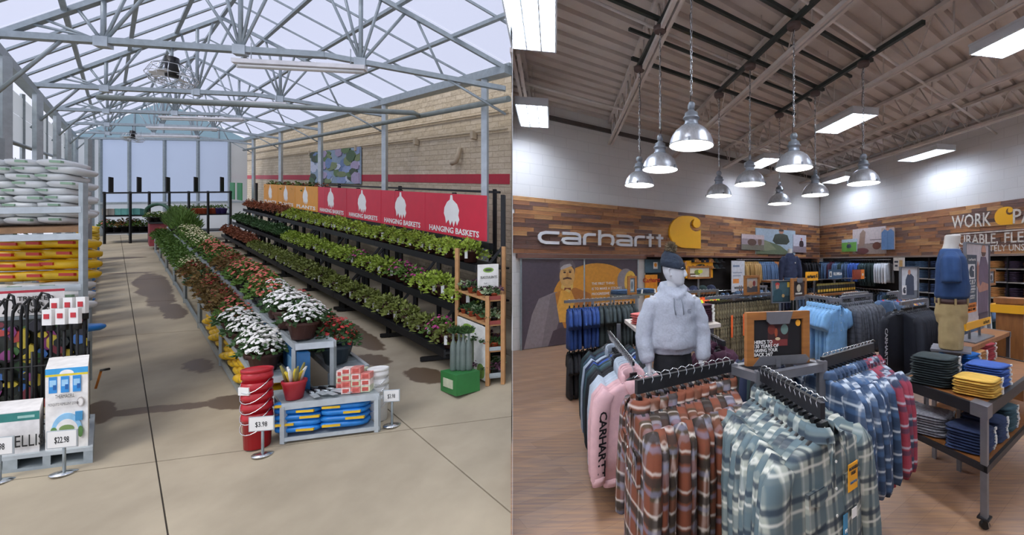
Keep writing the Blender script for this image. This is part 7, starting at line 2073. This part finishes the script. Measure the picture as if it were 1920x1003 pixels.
o = board('full_swing_sign', lambda u, v, d: vec(3.66, 8.3, 1.58) + DA * u + Vector((0, 0, v)) + NA * d, .52, .18, 0, .02, '3a5a78', [('e8e8e6', rect(.03, .2, .2, .8)), ('3a3f48', [(.06 + .1 * u, .3 + .4 * v) for u, v in LOGO]), ('e8e8e6', ell(.9, .5, .05, .15))], label='blue sign with white lettering on the glove rack', cat='sign')
text_on('FULL SWING', lambda u, v, d: vec(3.66, 8.3, 1.58) + DA * u + Vector((0, 0, v)) + NA * d, .29, .09, .08, paper, o, width=.26, d=.024)
board('orange_sign', lambda u, v, d: vec(4.35, 8.75, 1.55) + DA * u + Vector((0, 0, v)) + NA * d, .5, .2, 0, .02, '8a3a24', [('e8872e', rect(.7, 0, 1, 1)), ('f0e8dc', rect(.78, .35, .92, .6))], label='brown and orange sign at the end of the glove rack', cat='sign')
r = thing('glove_rack', vec(3.9, 8.4), 'wooden shelf rack of packed gloves before the slogan wall', 'rack')
m = MB(); Phex(m, (3.45, 8.2), 0, 1.6, 0, .4, 1.24, 1.28); m.build('shelf', wood_t, r)
m = MB(); m.bar(vec(3.1, 8.1, 1.56), vec(5.1, 9.65, 1.56), .02); m.build('sign_bar', raw, r)
for u in (.02, .8, 1.55):
    m = MB(); Phex(m, (3.45, 8.2), u, u + .04, .18, .22, 0, 1.56); m.build('post', raw, r)
gb = M1(lambda b: b.box((0, 0, .08), (.085, .03, .16)), 'glove_body', mat('black_glove', '1d1c1a', .8, 0, .2)); gy_ = M1(lambda b: b.box((0, -.017, .06), (.07, .006, .05)), 'yellow_print', mat('glove_yellow', 'c9a02c', .6, 0, .3, 30)); gc = M1(lambda b: b.box((0, 0, .18), (.09, .01, .04)), 'header_card', mat('glove_card', '8a7a3a', .6))
PG = Proto('glove_pack', [('glove_body', gb, [('yellow_print', gy_)]), ('header_card', gc)])
for k in range(15): PG.place(vec(3.45, 8.2, 1.281) + DA * (.06 + .104 * k) + DB * .1, RA, 'black and yellow glove pack on the wooden glove rack', 'gloves', 'glove packs')
# light blue, grey, black, dark rows
row_on((2.60, 5.62), DB, ['ltblue'] * 9, .075, 1.42, RA, 'light blue short sleeved work shirt on its rack arm', 'light blue work shirts', 'grey rack arm of light blue work shirts', 1.05)
row_on((2.86, 6.0), DA, ['gycheck'] * 14, .06, 1.42, RB, 'charcoal checked work shirt beside the light blue ones', 'charcoal work shirts', 'grey rack arm of charcoal shirts')
hang_row((2.98, 4.98), DA, ['blackls'], .05, 1.43, RA - .1, 'black long sleeved tshirt facing the four way rack', 'black long sleeved tshirts', 1.0)
row_on((3.12, 5.06), DA, ['blackls'] * 14, .052, 1.43, RB + PI, 'black long sleeved tshirt with white sleeve lettering in the row', 'black long sleeved tshirts in the row', 'black rack of long sleeved tshirts')
row_on((3.15, 6.55), DA, ['blackl', 'bhood', 'blackl', 'dkg', 'blackl', 'bhood', 'blackl', 'navyl', 'blackl', 'dkg'], .07, 1.42, RB + PI, {'blackl': 'black sweatshirt on the rack behind the charcoal shirts', 'bhood': 'black hooded sweatshirt on the rack behind the charcoal shirts', 'dkg': 'dark green sweatshirt on the rack behind the charcoal shirts', 'navyl': 'navy sweatshirt on the rack behind the charcoal shirts'}, 'dark garments behind the charcoal shirts', 'grey rack of dark sweatshirts')
row_on((3.75, 6.4), DA, ['ltee', 'royalj', 'redt', 'ltee', 'royalj', 'yelt', 'redt', 'ltee', 'yelt', 'royalj', 'ltee', 'yelt'], .07, 1.45, RB + PI, {'ltee': 'slate tshirt on the mixed colour rack', 'royalj': 'blue sweatshirt on the mixed colour rack', 'redt': 'red tshirt on the mixed colour rack', 'yelt': 'yellow tshirt on the mixed colour rack'}, 'tops on the mixed colour rack', 'grey rack of mixed colour tops')
framed_sign((3.80, 6.05), RA - .3, .36, .46, 1.38, 'c9cdd2', [('6a7078', rect(0, 0, 1, .25)), ('3a4254', [(.25, .1), (.8, .1), (.78, .7), (.6, .8), (.4, .78), (.28, .6)]), ('b98670', ell(.5, .85, .08, .09)), ('e8e8e6', rect(.08, .12, .32, .42)), ('2c3442', [(.12 + .16 * u, .16 + .2 * v) for u, v in LOGO])], 'picture of a worker on a stand over the black tshirts', .015, framem=raw, post=.4)
board('price_board', lambda u, v, d: WBp(4.25, .5) - DB * u + Vector((0, 0, 1.66 + v)) + NB * d, .4, .38, 0, .02, 'e0dcd4', [('c9a46a', rect(.55, .3, .85, .8)), ('2c3442', rect(.1, .6, .45, .75)), ('2c3442', rect(.15, .3, .4, .45))], label='cream price board at the start of the jean shelves', cat='sign')
# jean shelves on the slogan wall
r = thing('jean_shelves', WBp(6.8, .3), 'dark wall shelving filled with folded jeans under the slogan', 'shelf unit')
ZS = [.35, .72, 1.09, 1.46, 1.76]
for z in ZS:
    b = MB(); b.bar(WBp(4.3, .2, z - .012), WBp(9.3, .2, z - .012), .36, .024); b.build('shelf', mat('grey_shelf_board', 'a9a6a2', .5), r)
for t in (4.3, 5.3, 6.3, 7.3, 8.3, 9.3):
    b = MB(); b.bar(WBp(t, .2, 0), WBp(t, .2, 2.04), .36, .03, up=tuple(DB)); b.build('upright', dkraw, r)
jc = [('jd', MATS['cloth_dark_denim'], 'dark denim'), ('jm', denim, 'mid blue denim'), ('jt', brwn, 'toffee brown'), ('jk', blackc, 'black'), ('jp', cloth('plum', '3a2c42'), 'plum')]
for zi, z in enumerate(ZS[1:]):
    for k in range(12):
        t = 4.52 + .4 * k
        c = jc[1] if k < 2 else jc[0] if k < 5 else jc[2] if k < 9 and k != 7 else jc[4] if k < 11 else jc[3]
        fold_stack(c[0], c[1], WBp(t, .2), z + .001, 5 if zi < 3 else 4, .30, .3, .045 if zi < 3 else .04, RB, '%s folded jeans on the wall shelving' % c[2], 'folded jeans on the wall shelving', name='folded_jeans')
# green and grey tops on the low fixture beyond the column
row_on((5.25, 6.9), DA, ['ltee', 'whitej', 'greenj', 'dkg', 'whitej', 'greenj', 'ltee', 'dkg', 'redt', 'ltee'], .1, 1.30, RB + PI, {'ltee': 'slate tshirt on the rack before the jean shelves', 'whitej': 'white sweatshirt on the rack before the jean shelves', 'greenj': 'dark green jacket on the rack before the jean shelves', 'dkg': 'dark green sweatshirt on the rack before the jean shelves', 'redt': 'red tshirt on the rack before the jean shelves'}, 'tops on the rack before the jean shelves', 'grey rack before the jean shelves')
row_on((3.4, 7.6), DA, ['navyl', 'denimj', 'navyl', 'royalj', 'denimj', 'navyl', 'blackl', 'navyl', 'denimj', 'navyl', 'royalj', 'navyl'], .09, 1.2, RB + PI, {'navyl': 'navy sweatshirt on the rack below the glove signs', 'denimj': 'denim jacket on the rack below the glove signs', 'royalj': 'blue sweatshirt on the rack below the glove signs', 'blackl': 'black sweatshirt on the rack below the glove signs'}, 'tops below the glove signs', 'grey rack below the glove signs')
row_on((1.9, 8.3), DA, ['denimj', 'navyl', 'slatej', 'navyl', 'denimj', 'dkg', 'slatej', 'navyl', 'denimj', 'navyl'], .09, 1.42, RB + PI, {'denimj': 'denim jacket on the rack before the jacket mannequin', 'navyl': 'navy sweatshirt on the rack before the jacket mannequin', 'slatej': 'slate jacket on the rack before the jacket mannequin', 'dkg': 'dark green sweatshirt on the rack before the jacket mannequin'}, 'tops before the jacket mannequin', 'grey rack before the jacket mannequin')
